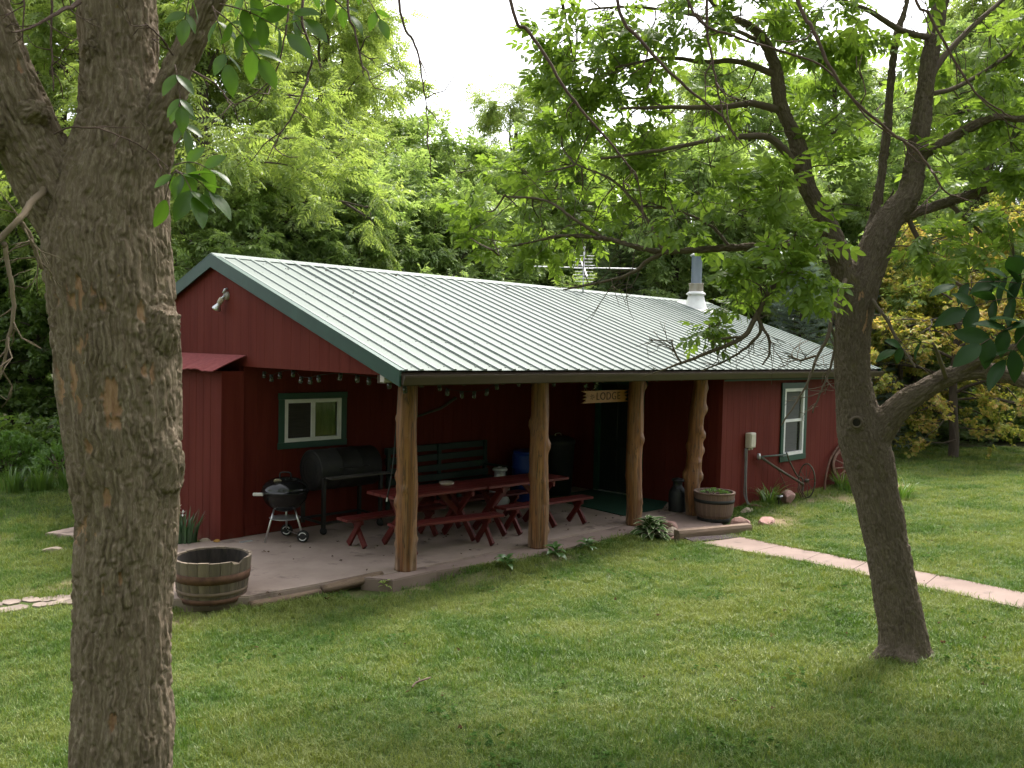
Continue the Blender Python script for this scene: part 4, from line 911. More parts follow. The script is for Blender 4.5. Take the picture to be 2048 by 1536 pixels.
rock((-0.40, 3.32, -.03), (.08, .07, .06), 8, M_STONE2, 'small tan rock at the foot of the store box beside the irises')
rock((-0.32, 3.16, -.0), (.05, .04, .03), 9, surf('orange_stone', (.30, .15, .03), (.42, .23, .05), (9, 9, 9), rough=.9), 'tiny orange rock at the store box corner')
rock((-1.85, 4.35, -.10), (.13, .09, .05), 10, M_STONE2, 'flat grey rock on the lawn in front of the side slab')
rock((4.0, -1.25, -.03), (.09, .06, .03), 14, M_STONE2, 'flat pale stone sunk in the lawn before the walkway')

# ---- LODGE sign
sg = empty('lodge_sign', (4.19, 0.62, 1.852), 0.0, 'hanging varnished board sign reading LODGE between the second and third posts', 'sign')
hw_, hh = .525, .085
ptsL = [(-hw_, -hh), (-hw_+.10, -hh*.55), (-hw_+.02, -hh*.30), (-hw_+.12, 0.0), (-hw_+.03, hh*.2), (-hw_+.11, hh*.5), (-hw_-.01, hh)]
ptsR = [(hw_, hh), (hw_-.11, hh*.55), (hw_-.01, hh*.35), (hw_-.10, .0), (hw_-.02, -hh*.25), (hw_-.09, -hh*.6), (hw_+.01, -hh)]
mb = MB(); mb.prism(ptsL+ptsR, -.012, .012, 'y'); bd = mb.build('board', M_SIGN, sg)
fc = bpy.data.curves.new('lettering', 'FONT'); fc.body = 'LODGE'; fc.size = .155; fc.align_x = 'CENTER'; fc.align_y = 'CENTER'; fc.extrude = .002; fc.space_character = 1.12
tmp = bpy.data.objects.new('tmp_text', fc); COL.objects.link(tmp); bpy.context.view_layer.update()
tm = bpy.data.meshes.new_from_object(tmp.evaluated_get(bpy.context.evaluated_depsgraph_get())); bpy.data.objects.remove(tmp); tm.materials.clear(); tm.materials.append(M_BURN); tm.name = 'lettering'
link('lettering', tm, sg, (.05, -.0145, 0), (PI/2, 0, 0))
for sx in (-.315, .345):
    mb = MB()   # burnt twig motif beside the word
    for k in range(6): a_ = k*1.05+sx; mb.box((sx+.028*math.cos(a_), -.0135, .028*math.sin(a_)), (.030, .002, .010), rotm(0, -a_, 0))
    mb.box((sx+.055, -.0137, -.004), (.03, .002, .006), rotm(0, .3, 0)); mb.build('leaf_motif', M_BURN if sx < 0 else surf('rubbed_motif', (.28, .12, .05), (.34, .16, .07), (9, 9, 9)), sg)
for x0_, x1_ in ((-.32, -.06), (.34, .10)):
    mb = MB(); mb.tube([(x0_, 0, hh), (x1_, 0, .40)], .004, 6); mb.build('hanging_cord', M_CORD, sg)
for x_, z_ in ((-.24, .12), (-.20, .17), (.02, .33), (-.45, .13)):   # fabric leaves tied on the cord
    mb = MB()
    for k in range(5): a_ = k*1.3+x_*9; mb.add([(x_, -.01, z_), (x_+.035*math.cos(a_), -.03, z_+.035*math.sin(a_)+.01), (x_+.06*math.cos(a_+.3), -.015, z_+.06*math.sin(a_+.3)), (x_+.035*math.cos(a_+.7), -.005, z_+.035*math.sin(a_+.7))], [(0, 1, 2, 3)])
    mb.build('fabric_leaf', surf('faded_leaf', (.10, .12, .085), (.17, .19, .14), (20, 20, 20)) if 'faded_leaf' not in MATS else MATS['faded_leaf'], sg)

# ---- string lights
sl = empty('string_lights', (0.2, 2.97, 2.15), 0, 'string of small jar lights draped round the porch eaves', 'string lights')
seq1 = [(0.2, 2.97, 2.09), (0.2, 2.79, 2.053), (0.2, 2.59, 2.098), (0.2, 2.29, 2.128), (0.2, 2.11, 2.062), (0.2, 1.91, 2.059), (0.2, 1.73, 2.09), (.2, 1.3, 2.13), (0.2, 0.97, 2.122), (0.2, 0.755, 2.109), (0.24, 0.45, 2.079), (.40, .38, 2.03)]
seq2 = [(0.83, .62, 2.073), (1.10, .62, 2.029), (1.22, .62, 1.969), (1.45, .62, 1.934), (1.65, .62, 1.93), (1.86, .62, 1.956), (2.03, .62, 2.026), (2.19, .62, 2.104), (2.40, .60, 2.064), (2.62, .56, 2.03), (3.06, .60, 2.049)]
o0 = np.array([0.2, 2.97, 2.15])
mb = MB(); mb.tube(catmull(np.array([(x, y, z+.045) for x, y, z in seq1+[(.60, .42, 2.03)]+seq2+[(3.5, .6, 2.12)]])-o0, 5), .0035, 5); mb.build('cable', M_CORD, sl)
mb = MB(); mb.lathe([(0, .045), (.020, .045), (.024, .03), (.024, .012), (0, .012)], 12); capm = mb.mesh('bulb_cap', M_CAN, True)
mb = MB(); mb.lathe([(.022, .012), (.026, 0), (.026, -.035), (.018, -.042), (0, -.042)], 12); jarm = mb.mesh('jar', M_JAR, True)
for q in seq1+seq2:
    bl = link('light', capm, sl, tuple(np.array(q)-o0), (random.uniform(-.15, .15), random.uniform(-.15, .15), 0)); link('jar', jarm, bl)
# rope by the first post
mb = MB(); P = [(0.60, 0.74, 2.10), (0.585, .745, 1.7), (.56, .75, 1.3), (.52, .752, 1.0), (.475, .755, .80)]; mb.tube(catmull(np.array(P)-np.array(P[0]), 5), .008, 7); rp = mb.mesh('cord', M_CORD, True)
ro = empty('hanging_cord', P[0], 0, 'thin black cord hanging from the beam beside the first post', 'cord'); link('cord', rp, ro)
mb = MB(); mb.tube([(0, 0, 0), (-.006, 0, -.045)], .009, 8); mb.build('metal_end', M_GALV, ro, loc=tuple(np.array(P[-1])-np.array(P[0])))
# curved dark tool on the wall
ty = empty('wall_hung_tool', (3.28, 3.19, 1.55), 0, 'long curved dark tool hung on the porch back wall', 'tool')
mb = MB(); mb.tube(catmull([(-.40, 0, -.12), (-.15, 0, -.06), (.10, 0, .0), (.30, 0, .10), (.40, 0, .15)], 5), [.018]*0+list(np.linspace(.014, .024, 21)), 8); mb.build('shaft', M_IRON, ty, True)
mb = MB(); mb.beam((-.40, -.01, -.12), (-.47, -.01, .35), .04, .02, up=(0, 1, 0)); mb.build('head', M_IRON, ty)

# ---- flood lamp on the gable
fl = empty('flood_lamp', (GX0-.02, 3.655, 3.10), 0, 'silver flood lamp high on the red gable wall', 'lamp')
mb = MB(); mb.lathe([(0, -.03), (.05, -.025), (.055, 0), (.055, .012)], 20, (0, 0, 0), rotm(0, PI/2, 0)); mb.build('mount', surf('grey_lamp_mount', (.26, .24, .2), (.36, .33, .28), (9, 9, 9), rough=.5), fl, True)
mb = MB(); mb.tube([(-.03, 0, .0), (-.055, .01, -.03), (-.06, .03, -.05)], .014, 10); mb.build('knuckle', M_GALV, fl, True)
dv = Vector((-.25, .42, -.87)).normalized(); Rq = np.array(dv.to_track_quat('Z', 'Y').to_matrix())
mb = MB(); mb.lathe([(0, -.02), (.028, -.02), (.034, .0), (.034, .06), (.03, .065)], 18, (-.06, .03, -.05), Rq); mb.build('socket', surf('tan_socket', (.33, .29, .22), (.42, .38, .3), (9, 9, 9), rough=.5), fl, True)
mb = MB(); mb.lathe([(.024, .062), (.03, .08), (.058, .135), (.060, .15), (.05, .158), (0, .165)], 22, (-.06, .03, -.05), Rq); mb.build('bulb', M_ALU, fl, True)
mb = MB(); mb.tube([(0, -.01, .09), (-.03, -.01, .08), (-.05, .0, .03)], .016, 10); mb.build('bracket', M_GALV, fl, True)

# ---- antenna
an = empty('roof_antenna', (7.46, 3.80, roof_z(3.80)), 0, 'old white television antenna on a short mast on the ridge', 'antenna')
mb = MB(); mb.tube([(0, 0, 0), (0.0, 0, .72)], .016, 8); mb.build('mast', M_GALV, an, True)
bdir = np.array([.66, .66, .30]); bdir /= np.linalg.norm(bdir); bc = np.array([0, 0, .50])
mb = MB(); mb.beam(bc-bdir*.75, bc+bdir*.75, .025, .025); mb.build('boom', M_WHITE, an)
for k in range(6):
    t_ = -.10+.13*k; ln = [2.0, 1.86, 1.72, 1.6, 1.5, 1.4][k]; c_ = bc+bdir*(t_*.75)*np.array([1, 1, .25])
    e_ = cr*ln/2; sw = -bdir*np.array([1, 1, 0])*.10*(k % 2)
    mb = MB(); mb.tube([c_-e_+sw, c_, c_+e_+sw], .007, 6); mb.build('element', M_WHITE, an)
for k in range(9):
    c_ = np.array([0, 0, .22+.065*k])+bdir*np.array([1, 1, 0])*(k*.04-.2); e_ = cr*(.17+.02*(k % 3)); mb = MB(); mb.tube([c_-e_, c_+e_], .005, 6); mb.build('element', M_WHITE, an)
mb = MB(); mb.beam((0, 0, .70), (0, 0, .95), .03, .03, up=(0, 1, 0)); mb.build('mast_head', M_WHITE, an)

# ---- meter box and conduit
ub = empty('utility_box', (7.52, WFY-.022, 0.94), 0, 'beige utility box fixed to the red wing wall', 'utility box')
mb = MB(); mb.box((0, -.05, .13), (.19, .10, .25), ch=.012); mb.build('case', M_BEIGE, ub)
mb = MB(); mb.box((-.01, -.106, .13), (.15, .012, .21), ch=.004); mb.build('cover', M_BEIGE, ub)
for x in (-.04, .05):
    mb = MB(); mb.lathe([(0, -.03), (.018, -.03), (.018, .005)], 12, (x, -.05, 0)); mb.build('gland', M_BEIGE, ub)
mb = MB(); mb.tube(catmull([(-.085, -.03, -.0), (-.088, -.035, -.3), (-.082, -.04, -.7), (-.06, -.07, -.90), (.02, -.15, -.98)], 6), .016, 10); mb.tube(catmull([(-.11, -.02, .0), (-.115, -.03, -.5), (-.12, -.03, -.75), (-.09, -.1, -.95)], 5), .009, 8)
tag(mb.build('conduit', M_CONDUIT, None, True, loc=(7.52, WFY-.022, 0.94)), 'grey conduit running from the utility box down to the ground', 'conduit')
mb = MB(); mb.tube(catmull([(-.04, -.02, 0), (.0, -.10, .03), (.10, -.2, .0)], 5), list(np.linspace(.035, .015, 11)), 8); tag(mb.build('wood_scrap', M_RUST, None, True, loc=(7.47, .12, -.02)), 'short rusty pipe end lying at the foot of the conduit', 'pipe')

# ---- walking cultivator
cu = empty('wheel_hoe', (8.9, 0.05, -.06), 0, 'antique iron wheel cultivator leaning under the tall window', 'cultivator')
wc = np.array([.20, -.12, .34]); yw = np.array([.83, -.55, 0])   # wheel plane holds z and yw
def ring(c, r, u, v, n=40): 
    a = np.linspace(0, 2*PI, n+1); return c+np.outer(np.cos(a)*r, u)+np.outer(np.sin(a)*r, v)
uw = np.array([.45, .89, 0])*-1; vz = np.array([0, 0, 1.])
mb = MB(); mb.tube(ring(wc, .30, uw*.6+np.array([.2, 0, 0]), vz), .012, 8); whl = mb.build('wheel_rim', M_IRON, cu, True)
for k in range(8):
    a = k*PI/4+.2; e = wc+(uw*.6+np.array([.2, 0, 0]))*.29*math.cos(a)+vz*.29*math.sin(a); mb = MB(); mb.tube([wc, e], .005, 6); mb.build('spoke', M_IRON, cu)
mb = MB(); mb.lathe([(0, -.04), (.03, -.04), (.03, .04), (0, .04)], 14, tuple(wc), rotm(PI/2, 0, .5)); mb.build('hub', M_IRON, cu, True)
mb = MB(); mb.tube([(-1.08, .12, .84), (-.55, .02, .58), (.12, -.10, .28)], .022, 10); mb.build('beam', M_IRON, cu, True)
mb = MB(); mb.tube([(-1.05, .13, .83), (-.10, .12, .80)], .016, 8); mb.build('cross_handle', surf('green_faded_iron', (.035, .055, .045), (.06, .085, .07), (14, 14, 14), rough=.7), cu, True)
mb = MB(); mb.tube(catmull([(-.12, .12, .84), (-.05, .08, .66), (.08, 0, .42), (.16, -.06, .36), (.10, -.1, .02)], 5), .014, 8); mb.build('handle', M_IRON, cu, True)
mb = MB(); mb.lathe([(.03, -.02), (.055, -.02), (.055, .02), (.03, .02), (.03, -.02)], 18, (-1.10, .12, .84), rotm(PI/2, 0, .7)); mb.build('ring_end', M_GALV, cu, True)
mb = MB(); mb.tube([(-.55, .03, .56), (-.22, -.05, .04)], .009, 8); mb.build('stay', M_RUST, cu, True)
for k in range(3):
    mb = MB(); mb.tube(catmull([(.0+.06*k, -.08, .30), (-.06+.06*k, -.09, .20), (-.02+.07*k, -.12, .10), (.06+.07*k, -.12, .03)], 4), .010, 7); mb.build('tine', M_RUST, cu, True)
# ---- wagon wheel
ww = empty('wagon_wheel', (11.05, 0.06, 0.12), 0, 'faded red wooden wagon wheel leaning on the wing wall', 'wheel')
ul, vl = np.array([.80, -.50, 0]), np.array([.06, .16, .98]); nl_ = np.cross(ul, vl)
cc = np.array([.0, -.06, .24]); Rw = np.stack([ul/np.linalg.norm(ul), vl/np.linalg.norm(vl), -nl_/np.linalg.norm(nl_)], 1)
def lw(prof, n, nm, mat, par): mb = MB(); mb.lathe(prof, n, tuple(cc), Rw); return mb.build(nm, mat, par, True)
lw([(.335, -.025), (.385, -.025), (.385, .025), (.335, .025), (.335, -.025)], 40, 'felloe', M_WHEEL, ww)
lw([(.385, -.022), (.393, -.022), (.393, .022), (.385, .022)], 40, 'iron_tyre', M_RUST, ww)
lw([(0, -.10), (.045, -.10), (.06, -.07), (.075, -.02), (.075, .03), (.06, .08), (.05, .16), (.035, .165), (0, .165)], 22, 'hub', M_WHEEL, ww)
for k in range(12):
    a = k*PI/6+.1; d_ = Rw@np.array([math.cos(a), math.sin(a), 0]); mb = MB(); mb.tube([cc+d_*.06, cc+d_*.2, cc+d_*.34], [.020, .016, .014], 8); mb.build('spoke', M_WHEEL, ww, True)
mb = MB(); mb.tube(catmull([(0, 0, 0), (.14, .04, .30), (.42, .10, .58), (.78, .12, .80), (.95, .10, .86), (1.2, .06, .80)], 6), [.020]*31, 8)
tag(mb.build('plough_handle', M_RUST, None, True, loc=(10.10, .06, -.08)), 'curved rusty plough handle arching over the wagon wheel', 'plough handle')
# ---- solar stake light
so_ = empty('solar_light', (7.97, -.13, gz(7.97, -.13)-.01), 0, 'small solar stake light in the grass by the slanted pink rock', 'lamp')
mb = MB(); mb.tube([(0, 0, 0), (0, 0, .10)], .010, 8); mb.build('stake', M_CAN, so_)
mb = MB(); mb.lathe([(0, .09), (.03, .095), (.04, .15), (.0, .15)], 16); mb.build('lens', M_JAR, so_, True)
mb = MB(); mb.box((0, 0, .165), (.10, .10, .025), ch=.006); mb.build('cap', M_GALV, so_)
mb = MB(); mb.box((0, 0, .179), (.07, .07, .003)); mb.build('solar_cell', M_SOLAR, so_)
mb = MB(); mb.box((0, 0, .003), (.16, .06, .006)); tag(mb.build('drain_grate', M_GALV, None, loc=(-.05, 2.93, 0)), 'small metal drain plate in the patio by the store box', 'grate')
# fallen twig on the lawn
mb = MB(); mb.tube(catmull([(0, 0, 0), (.05, .02, .012), (.12, .01, .02), (.19, .03, .01)], 4), .006, 6); mb.tube([(.08, .015, .015), (.11, .06, .02)], .004, 5)
tag(mb.build('fallen_twig', M_TWIG, None, loc=(-1.72, -2.4, gz(-1.72, -2.4)+.045)), 'short mossy fallen twig lying on the lawn', 'twig')
# ================================================================== VEGETATION
def unit(v): return v/(np.linalg.norm(v, axis=-1, keepdims=True)+1e-9)
def leaf_tpl(kind, seed):
    """leaf templates, unit length along +y, normal +z: returns V, F(tri)"""
    r = np.random.default_rng(seed)
    def blade(o, d, ln, wd, hi, curl):
        d = unit(np.array(d, float)); s = unit(np.cross(d, [0, 0, 1.])); n = np.cross(s, d)
        if hi:
            ys = [0, .22, .5, .78, 1]; ws = [0.06, .78, 1, .62, 0.03]; V = []
            for y, w in zip(ys, ws):
                c = np.array(o)+d*ln*y+n*(-curl*ln*y*y)
                V += [c-s*wd/2*w+n*.10*wd*w, c, c+s*wd/2*w+n*.10*wd*w]
            F = []
            for i in range(4):
                for a in (0, 1): q = (3*i+a, 3*i+a+1, 3*i+a+4, 3*i+a+3); F += [(q[0], q[1], q[2]), (q[0], q[2], q[3])]
            return np.array(V), np.array(F)
        o = np.array(o); V = [o, o+d*ln*.45+s*wd/2+n*.1*wd, o+d*ln-n*curl*ln, o+d*ln*.45-s*wd/2+n*.1*wd]
        return np.array(V), np.array([(0, 1, 2), (0, 2, 3)])
    VV, FF, nn = [], [], 0
    def put(*a):
        nonlocal nn
        V, F = blade(*a); VV.append(V); FF.append(F+nn); nn += len(V)
    hi = kind.endswith('hi')
    if kind.startswith('ash'):        # 7 leaflets
        for k, y in enumerate((.30, .55, .78)):
            for s in (-1, 1):
                put((0, y+r.uniform(-.02, .02), -.05*y), (s*.80, .62+r.uniform(-.15, .15), r.uniform(-.45, 0)), r.uniform(.36, .44), .19, hi, .15)
        put((0, .88, -.05), (r.uniform(-.1, .1), 1, -.25), .42, .20, hi, .15)
    elif kind.startswith('walnut'):   # many narrow leaflets
        for k, y in enumerate(np.linspace(.18, .88, 6)):
            for s in (-1, 1):
                put((0, y, -.22*y*y), (s*.85, .5+r.uniform(-.15, .15), r.uniform(-.5, -.05)), .30*(1-.4*abs(y-.5)), .10, hi, .2)
        put((0, .95, -.2), (0, 1, -.5), .24, .09, hi, .2)
    elif kind.startswith('simple'):   # small bunch of broad leaves
        for k in range(5):
            a = r.uniform(-1.2, 1.2); put((r.uniform(-.12, .12), r.uniform(0, .5), r.uniform(-.08, .08)), (math.sin(a), math.cos(a), r.uniform(-.5, .2)), r.uniform(.4, .55), .30, hi, .15)
    elif kind.startswith('needle'):
        for k in range(9):
            a = r.uniform(-1.0, 1.0); put((r.uniform(-.03, .03), r.uniform(0, .6), r.uniform(-.05, .05)), (math.sin(a), math.cos(a), r.uniform(-.3, .3)), r.uniform(.3, .5), .05, False, .1)
    return np.concatenate(VV), np.concatenate(FF)
TPL = {k: [leaf_tpl(k, 100+i) for i in range(5)] for k in ('ash_hi', 'ash', 'walnut', 'simple', 'needle')}
def leaf_arrays(kind, O, D, S, up=0.9, rng=RNG):
    O, D = np.asarray(O, float), unit(np.asarray(D, float)); n = len(O); S = np.broadcast_to(np.asarray(S, float), (n,))
    Nn = rng.normal(0, .45, (n, 3)); Nn[:, 2] += up
    Nn = unit(Nn-D*(Nn*D).sum(1, keepdims=True)); X = np.cross(D, Nn)
    Vs, Fs, off = [], [], 0; var = rng.integers(0, 5, n)
    for t in range(5):
        m = var == t; k = int(m.sum())
        if not k: continue
        TV, TF = TPL[kind][t]
        V = O[m][:, None, :]+S[m][:, None, None]*(TV[None, :, 0:1]*X[m][:, None, :]+TV[None, :, 1:2]*D[m][:, None, :]+TV[None, :, 2:3]*Nn[m][:, None, :])
        Vs.append(V.reshape(-1, 3)); Fs.append((TF[None]+(np.arange(k)*len(TV))[:, None, None]).reshape(-1, 3)+off); off += k*len(TV)
    return np.concatenate(Vs), np.concatenate(Fs)
def leaf_mesh(name, kind, O, D, S, mat, up=0.9, rng=RNG):
    V, F = leaf_arrays(kind, O, D, S, up, rng); return mesh_np(name, V, [F], mat)

# ---- background trees: grown once per variant, copied with shared meshes
def grow(seed, H, r0, nprim, base, spread, up0=.35, up1=1.0, droop=.25, lean=(0, 0), nsec=6, ntw=4, nleaf=11, fork=False):
    r = np.random.default_rng(seed); tubes = []; O = []; D = []
    t = np.linspace(0, 1, 12)[:, None]
    axis_ = np.array([lean[0], lean[1], 0])*t**1.4*H+np.array([0, 0, 1.])*t*H*.9
    axis_[:, :2] += np.cumsum(r.normal(0, .05, (12, 2)), 0)*(H/9)
    tubes.append((axis_, r0*(1-.93*t[:, 0])**.85+.012))
    for k in range(nprim):
        u = base+(1-base)*(k+r.uniform(0, .8))/nprim; p0 = np.array([np.interp(u, t[:, 0], axis_[:, c]) for c in range(3)])
        az = k*2.399+r.uniform(-.5, .5); ln = spread*(1.05-0.75*(u-base)/(1-base))*r.uniform(.75, 1.2)
        upv = up0+(up1-up0)*u; d = unit(np.array([math.cos(az), math.sin(az), upv])); pts = [p0]
        for s in range(7):
            d = unit(d+r.normal(0, .13, 3)+np.array([0, 0, -.05*s*droop])); pts.append(pts[-1]+d*ln/7)
        pts = np.array(pts); rr0 = r0*(1-.85*u)*.42+.012; tubes.append((pts, np.linspace(rr0, .010, 8)))
        for j in range(nsec):
            v = .25+.75*(j+r.uniform(0, .9))/nsec; q0 = np.array([np.interp(v*7, np.arange(8), pts[:, c]) for c in range(3)]); dd = unit(np.interp(v, [0, 1], [0, 1])*0+pts[min(7, int(v*7)+1)]-pts[min(6, int(v*7))])
            side = unit(np.cross(dd, [0, 0, 1.]))*(1 if j % 2 else -1); d2 = unit(dd*.6+side*r.uniform(.5, 1.1)+np.array([0, 0, r.uniform(-.25, .35)])); l2 = ln*r.uniform(.28, .48); q = [q0]
            for s in range(4): d2 = unit(d2+r.normal(0, .18, 3)+np.array([0, 0, -.10*droop*s])); q.append(q[-1]+d2*l2/4)
            q = np.array(q); tubes.append((q, np.linspace(rr0*.35+.004, .005, 5)))
            for w in range(ntw):
                z = .3+.7*(w+r.uniform(0, .9))/ntw; w0 = np.array([np.interp(z*4, np.arange(5), q[:, c]) for c in range(3)]); d3 = unit(d2+r.normal(0, .55, 3)); l3 = r.uniform(.35, .75)
                tubes.append((np.array([w0, w0+d3*l3*.5+[0, 0, .02], w0+d3*l3]), np.array([.008, .006, .004])))
                for g in range(nleaf):
                    f = r.uniform(.15, 1.05); O.append(w0+d3*l3*f+r.normal(0, .03, 3)); D.append(unit(d3*.45+r.normal(0, .55, 3)*np.array([1, 1, .55])+np.array([0, 0, -.28*droop])))
    return tubes, np.array(O), np.array(D)
def tree_meshes(seed, kind, ls, lmat, bark, **kw):
    tubes, O, D = grow(seed, **kw); mb = MB()
    for p, rr_ in tubes: mb.tube(p, rr_, 9 if rr_[0] > .06 else (6 if rr_[0] > .02 else 4), cap=False)
    V = np.concatenate(mb.v); F = np.concatenate(mb.f[4])
    r = np.random.default_rng(seed+1)
    return mesh_np('trunk', V, [F], bark, True), leaf_mesh('crown', kind, O, D, ls*r.uniform(.75, 1.2, len(O)), lmat, .9, r)
VAR = {}
VAR['w1'] = tree_meshes(11, 'walnut', .46, M_LEAF_W, M_BARK_B, H=11, r0=.24, nprim=17, base=.30, spread=3.9, droop=.7, lean=(.10, .0))
VAR['w2'] = tree_meshes(23, 'walnut', .44, M_LEAF_W, M_BARK_B, H=12, r0=.27, nprim=18, base=.22, spread=4.2, droop=.8, lean=(-.06, .05), nleaf=10)
VAR['g1'] = tree_meshes(31, 'ash', .36, M_LEAF_G, M_BARK_B, H=8.0, r0=.17, nprim=16, base=.14, spread=3.0, droop=.4, up0=.5, nleaf=13)
VAR['g2'] = tree_meshes(47, 'ash', .36, M_LEAF_G, M_BARK_B, H=13, r0=.28, nprim=19, base=.22, spread=4.3, droop=.5, up0=.4, nleaf=12)
VAR['d1'] = tree_meshes(59, 'simple', .30, M_LEAF_D, M_BARK_B, H=6.0, r0=.13, nprim=15, base=.06, spread=2.7, droop=.5, nleaf=13)
VAR['y1'] = tree_meshes(67, 'simple', .21, M_LEAF_Y, M_BARK_B, H=6.8, r0=.13, nprim=19, base=.20, spread=3.6, droop=.5, up0=.15, up1=.8, nleaf=16)
def ground_at(px, d):
    p = at(px, 700, d); return p[0], p[1], gz(p[0], p[1])
def place_tree(name, key, px, d, sc, rz, label, group, cat='tree', xyz=None):
    x, y, z = xyz if xyz else ground_at(px, d); o = empty(name, (x, y, z-.05), rz, label, cat, group); o.scale = (sc, sc, sc)
    tm, cm = VAR[key]; link('trunk', tm, o); link('crown', cm, o); return o
G = 'trees in the wood behind the lodge'
for key, px, d, sc, rz, lab in [
    ('w1', 395, 17.5, 1.00, 1.1, 'bright walnut tree with leaning forked trunk just right of the near left trunk'),
    ('w2', 215, 24.0, 1.15, 0.4, 'tall walnut tree hidden behind the near left trunk'),
    ('w1', 470, 21.5, 1.10, 3.6, 'walnut tree with upright dark trunk rising behind the gable peak'),
    ('w2', 610, 24.5, 1.08, 2.2, 'yellow green walnut tree above the left third of the roof'),
    ('w1', 600, 31.0, 1.32, 5.2, 'tall pale walnut tree farthest back left of the open sky'),
    ('g1', 640, 19.2, 0.80, 0.9, 'short green tree just behind the ridge right of the gable peak'),
    ('g1', 770, 22.0, 0.98, 2.6, 'rounded green tree left of the open sky above the ridge'),
    ('g1', 900, 25.5, 1.12, 4.1, 'green tree right under the open sky'),
    ('w2', 1000, 30.0, 0.98, 1.9, 'sparse pale treetop against the right of the open sky'),
    ('g1', 1070, 27.0, 1.15, 5.5, 'green tree behind the roof left of the antenna'),
    ('g1', 1190, 30.0, 1.25, 0.2, 'green tree behind the roof antenna'),
    ('w2', 1330, 31.0, 1.10, 3.3, 'tall light green tree behind the gap between antenna and chimney'),
    ('g2', 1480, 29.0, 1.02, 2.4, 'tall dense tree rising behind the chimney'),
    ('g2', 1640, 32.0, 1.12, 0.7, 'tall tree behind the upper limbs of the right trunk'),
    ('w2', 1780, 33.0, 1.20, 4.4, 'pale green tall tree right of the right trunk'),
    ('g2', 1930, 36.0, 1.30, 5.9, 'tall green tree behind the golden tree'),
    ('g2', 2110, 35.0, 1.35, 1.6, 'tall green tree at the right edge of the lawn'),
    ('g2', -60, 25.0, 1.05, 2.9, 'green tree at the far left edge behind the shrubs'),
    ('w1', 60, 24.0, 1.15, 4.9, 'pale walnut tree at the left behind the near trunk fork'),
    ('g2', -260, 24.0, 1.0, 4.0, 'green tree outside the left edge of the lawn'),
    ('w2', 2010, 39.0, 1.65, 0.5, 'tallest pale walnut tree in the upper right corner'),
    ('w2', 1860, 40.0, 1.6, 2.5, 'tall pale walnut tree farthest back right of the right trunk'),
    ('g1', 455, 17.0, 0.74, 1.4, 'small pale green tree close behind the gable peak'),
    ('g1', 570, 18.5, 0.78, 3.0, 'small pale tree behind the ridge above the first roof panels'),
    ('g1', 720, 20.0, 0.80, 4.6, 'small green tree behind the ridge between gable peak and open sky'),
    ('g1', 850, 21.5, 0.82, 0.3, 'small green tree behind the ridge just left of the antenna tree'),
    ('g1', 970, 23.0, 0.84, 2.0, 'small green tree behind the ridge below the sparse pale treetop'),
    ('g1', 1350, 25.0, 1.10, 1.0, 'pale green tree behind the ridge just left of the chimney'),
    ('g1', 1510, 25.5, 1.05, 3.9, 'pale green tree behind the roof just right of the chimney'),
    ('g1', 1735, 27.0, 1.15, 5.1, 'pale green tree behind the fork of the right trunk'),
    ('g1', 150, 25.0, 1.1, 2.5, 'pale green tree seen left of the near trunk above the bush'),
    ('g1', -20, 26.5, 1.2, 0.8, 'pale green tree behind the rounded bush at the left'),
    ('g2', 2380, 34.0, 1.3, 3.0, 'green tree outside the right edge of the lawn'),
    ]:
    place_tree('wood_tree', key, px, d, sc, rz, lab, G)
for k, (x, y, key, sc, rz) in enumerate([(-13, -13, 'g2', 1.0, .4), (-7, -17, 'w2', 1.1, 2.0), (0, -16.5, 'g2', 1.1, 3.1), (7, -15.5, 'g2', 1.0, 5.0), (13.5, -13.5, 'w2', 1.1, 1.0), (-16.5, -6, 'g2', 1.0, 2.2), (-3.5, -20, 'd1', 1.6, 1.0), (3.5, -19, 'd1', 1.6, 3.0), (-10, -18, 'd1', 1.6, 4.0), (10.5, -18, 'd1', 1.6, 5.0)]):
    place_tree('wood_tree', key, 0, 0, sc, rz, ['green tree', 'walnut tree', 'broad green tree', 'tall green tree', 'pale walnut tree', 'leftmost green tree', 'low dark tree', 'bushy dark tree', 'dark tree', 'dark spreading tree'][k]+' behind the camera '+['left of it', 'close to it', 'straight behind', 'right of it', 'far to its right', 'far to its left', 'between two walnuts', 'at the back', 'behind the left trunk', 'behind the right trunk'][k], 'trees behind the camera', xyz=(x, y, gz(x, y)))
G2 = 'dark shrubs along the edge of the wood'
for px, d, sc, rz, lab in [(70, 22.5, .8, .3, 'dark tall shrub left of the near trunk'), (-70, 22.0, .85, 1.8, 'dark shrub cut by the left edge of the picture'), (160, 22.5, .80, 2.7, 'dark shrub behind the near left trunk'), (20, 23.5, .9, 4.2, 'dark tall shrub farthest back at the left'),
                           (1770, 28.0, .62, 0.5, 'dark shrub beyond the lawn just right of the right trunk'), (1990, 28.5, .75, 1.5, 'dark shrub in the shade behind the golden tree'), (1880, 30.0, .9, 3.5, 'dark shrub deep under the tall trees at the right'), (2090, 26.6, .6, 5.0, 'dark shrub at the right edge of the lawn'), (1560, 25.0, .62, 5.6, 'dark shrub behind the far end of the roof'), (1300, 25.5, .72, 1.2, 'dark shrub behind the ridge left of the chimney'), (470, 17.5, .52, 2.0, 'dark shrub behind the gable peak')]:
    place_tree('wood_shrub', 'd1', px, d, sc, rz, lab, G2, 'shrub')
for px, d, sc, rz, lab in [(1915, 22.3, .92, .6, 'golden orange leaved tree at the right behind the curved limb'), (2080, 23.0, 1.02, 2.8, 'larger golden tree cut by the right edge'), (1800, 25.0, .80, 4.4, 'small golden tree just right of the right trunk')]:
    place_tree('golden_tree', 'y1', px, d, sc, rz, lab, 'golden trees at the right lawn edge')

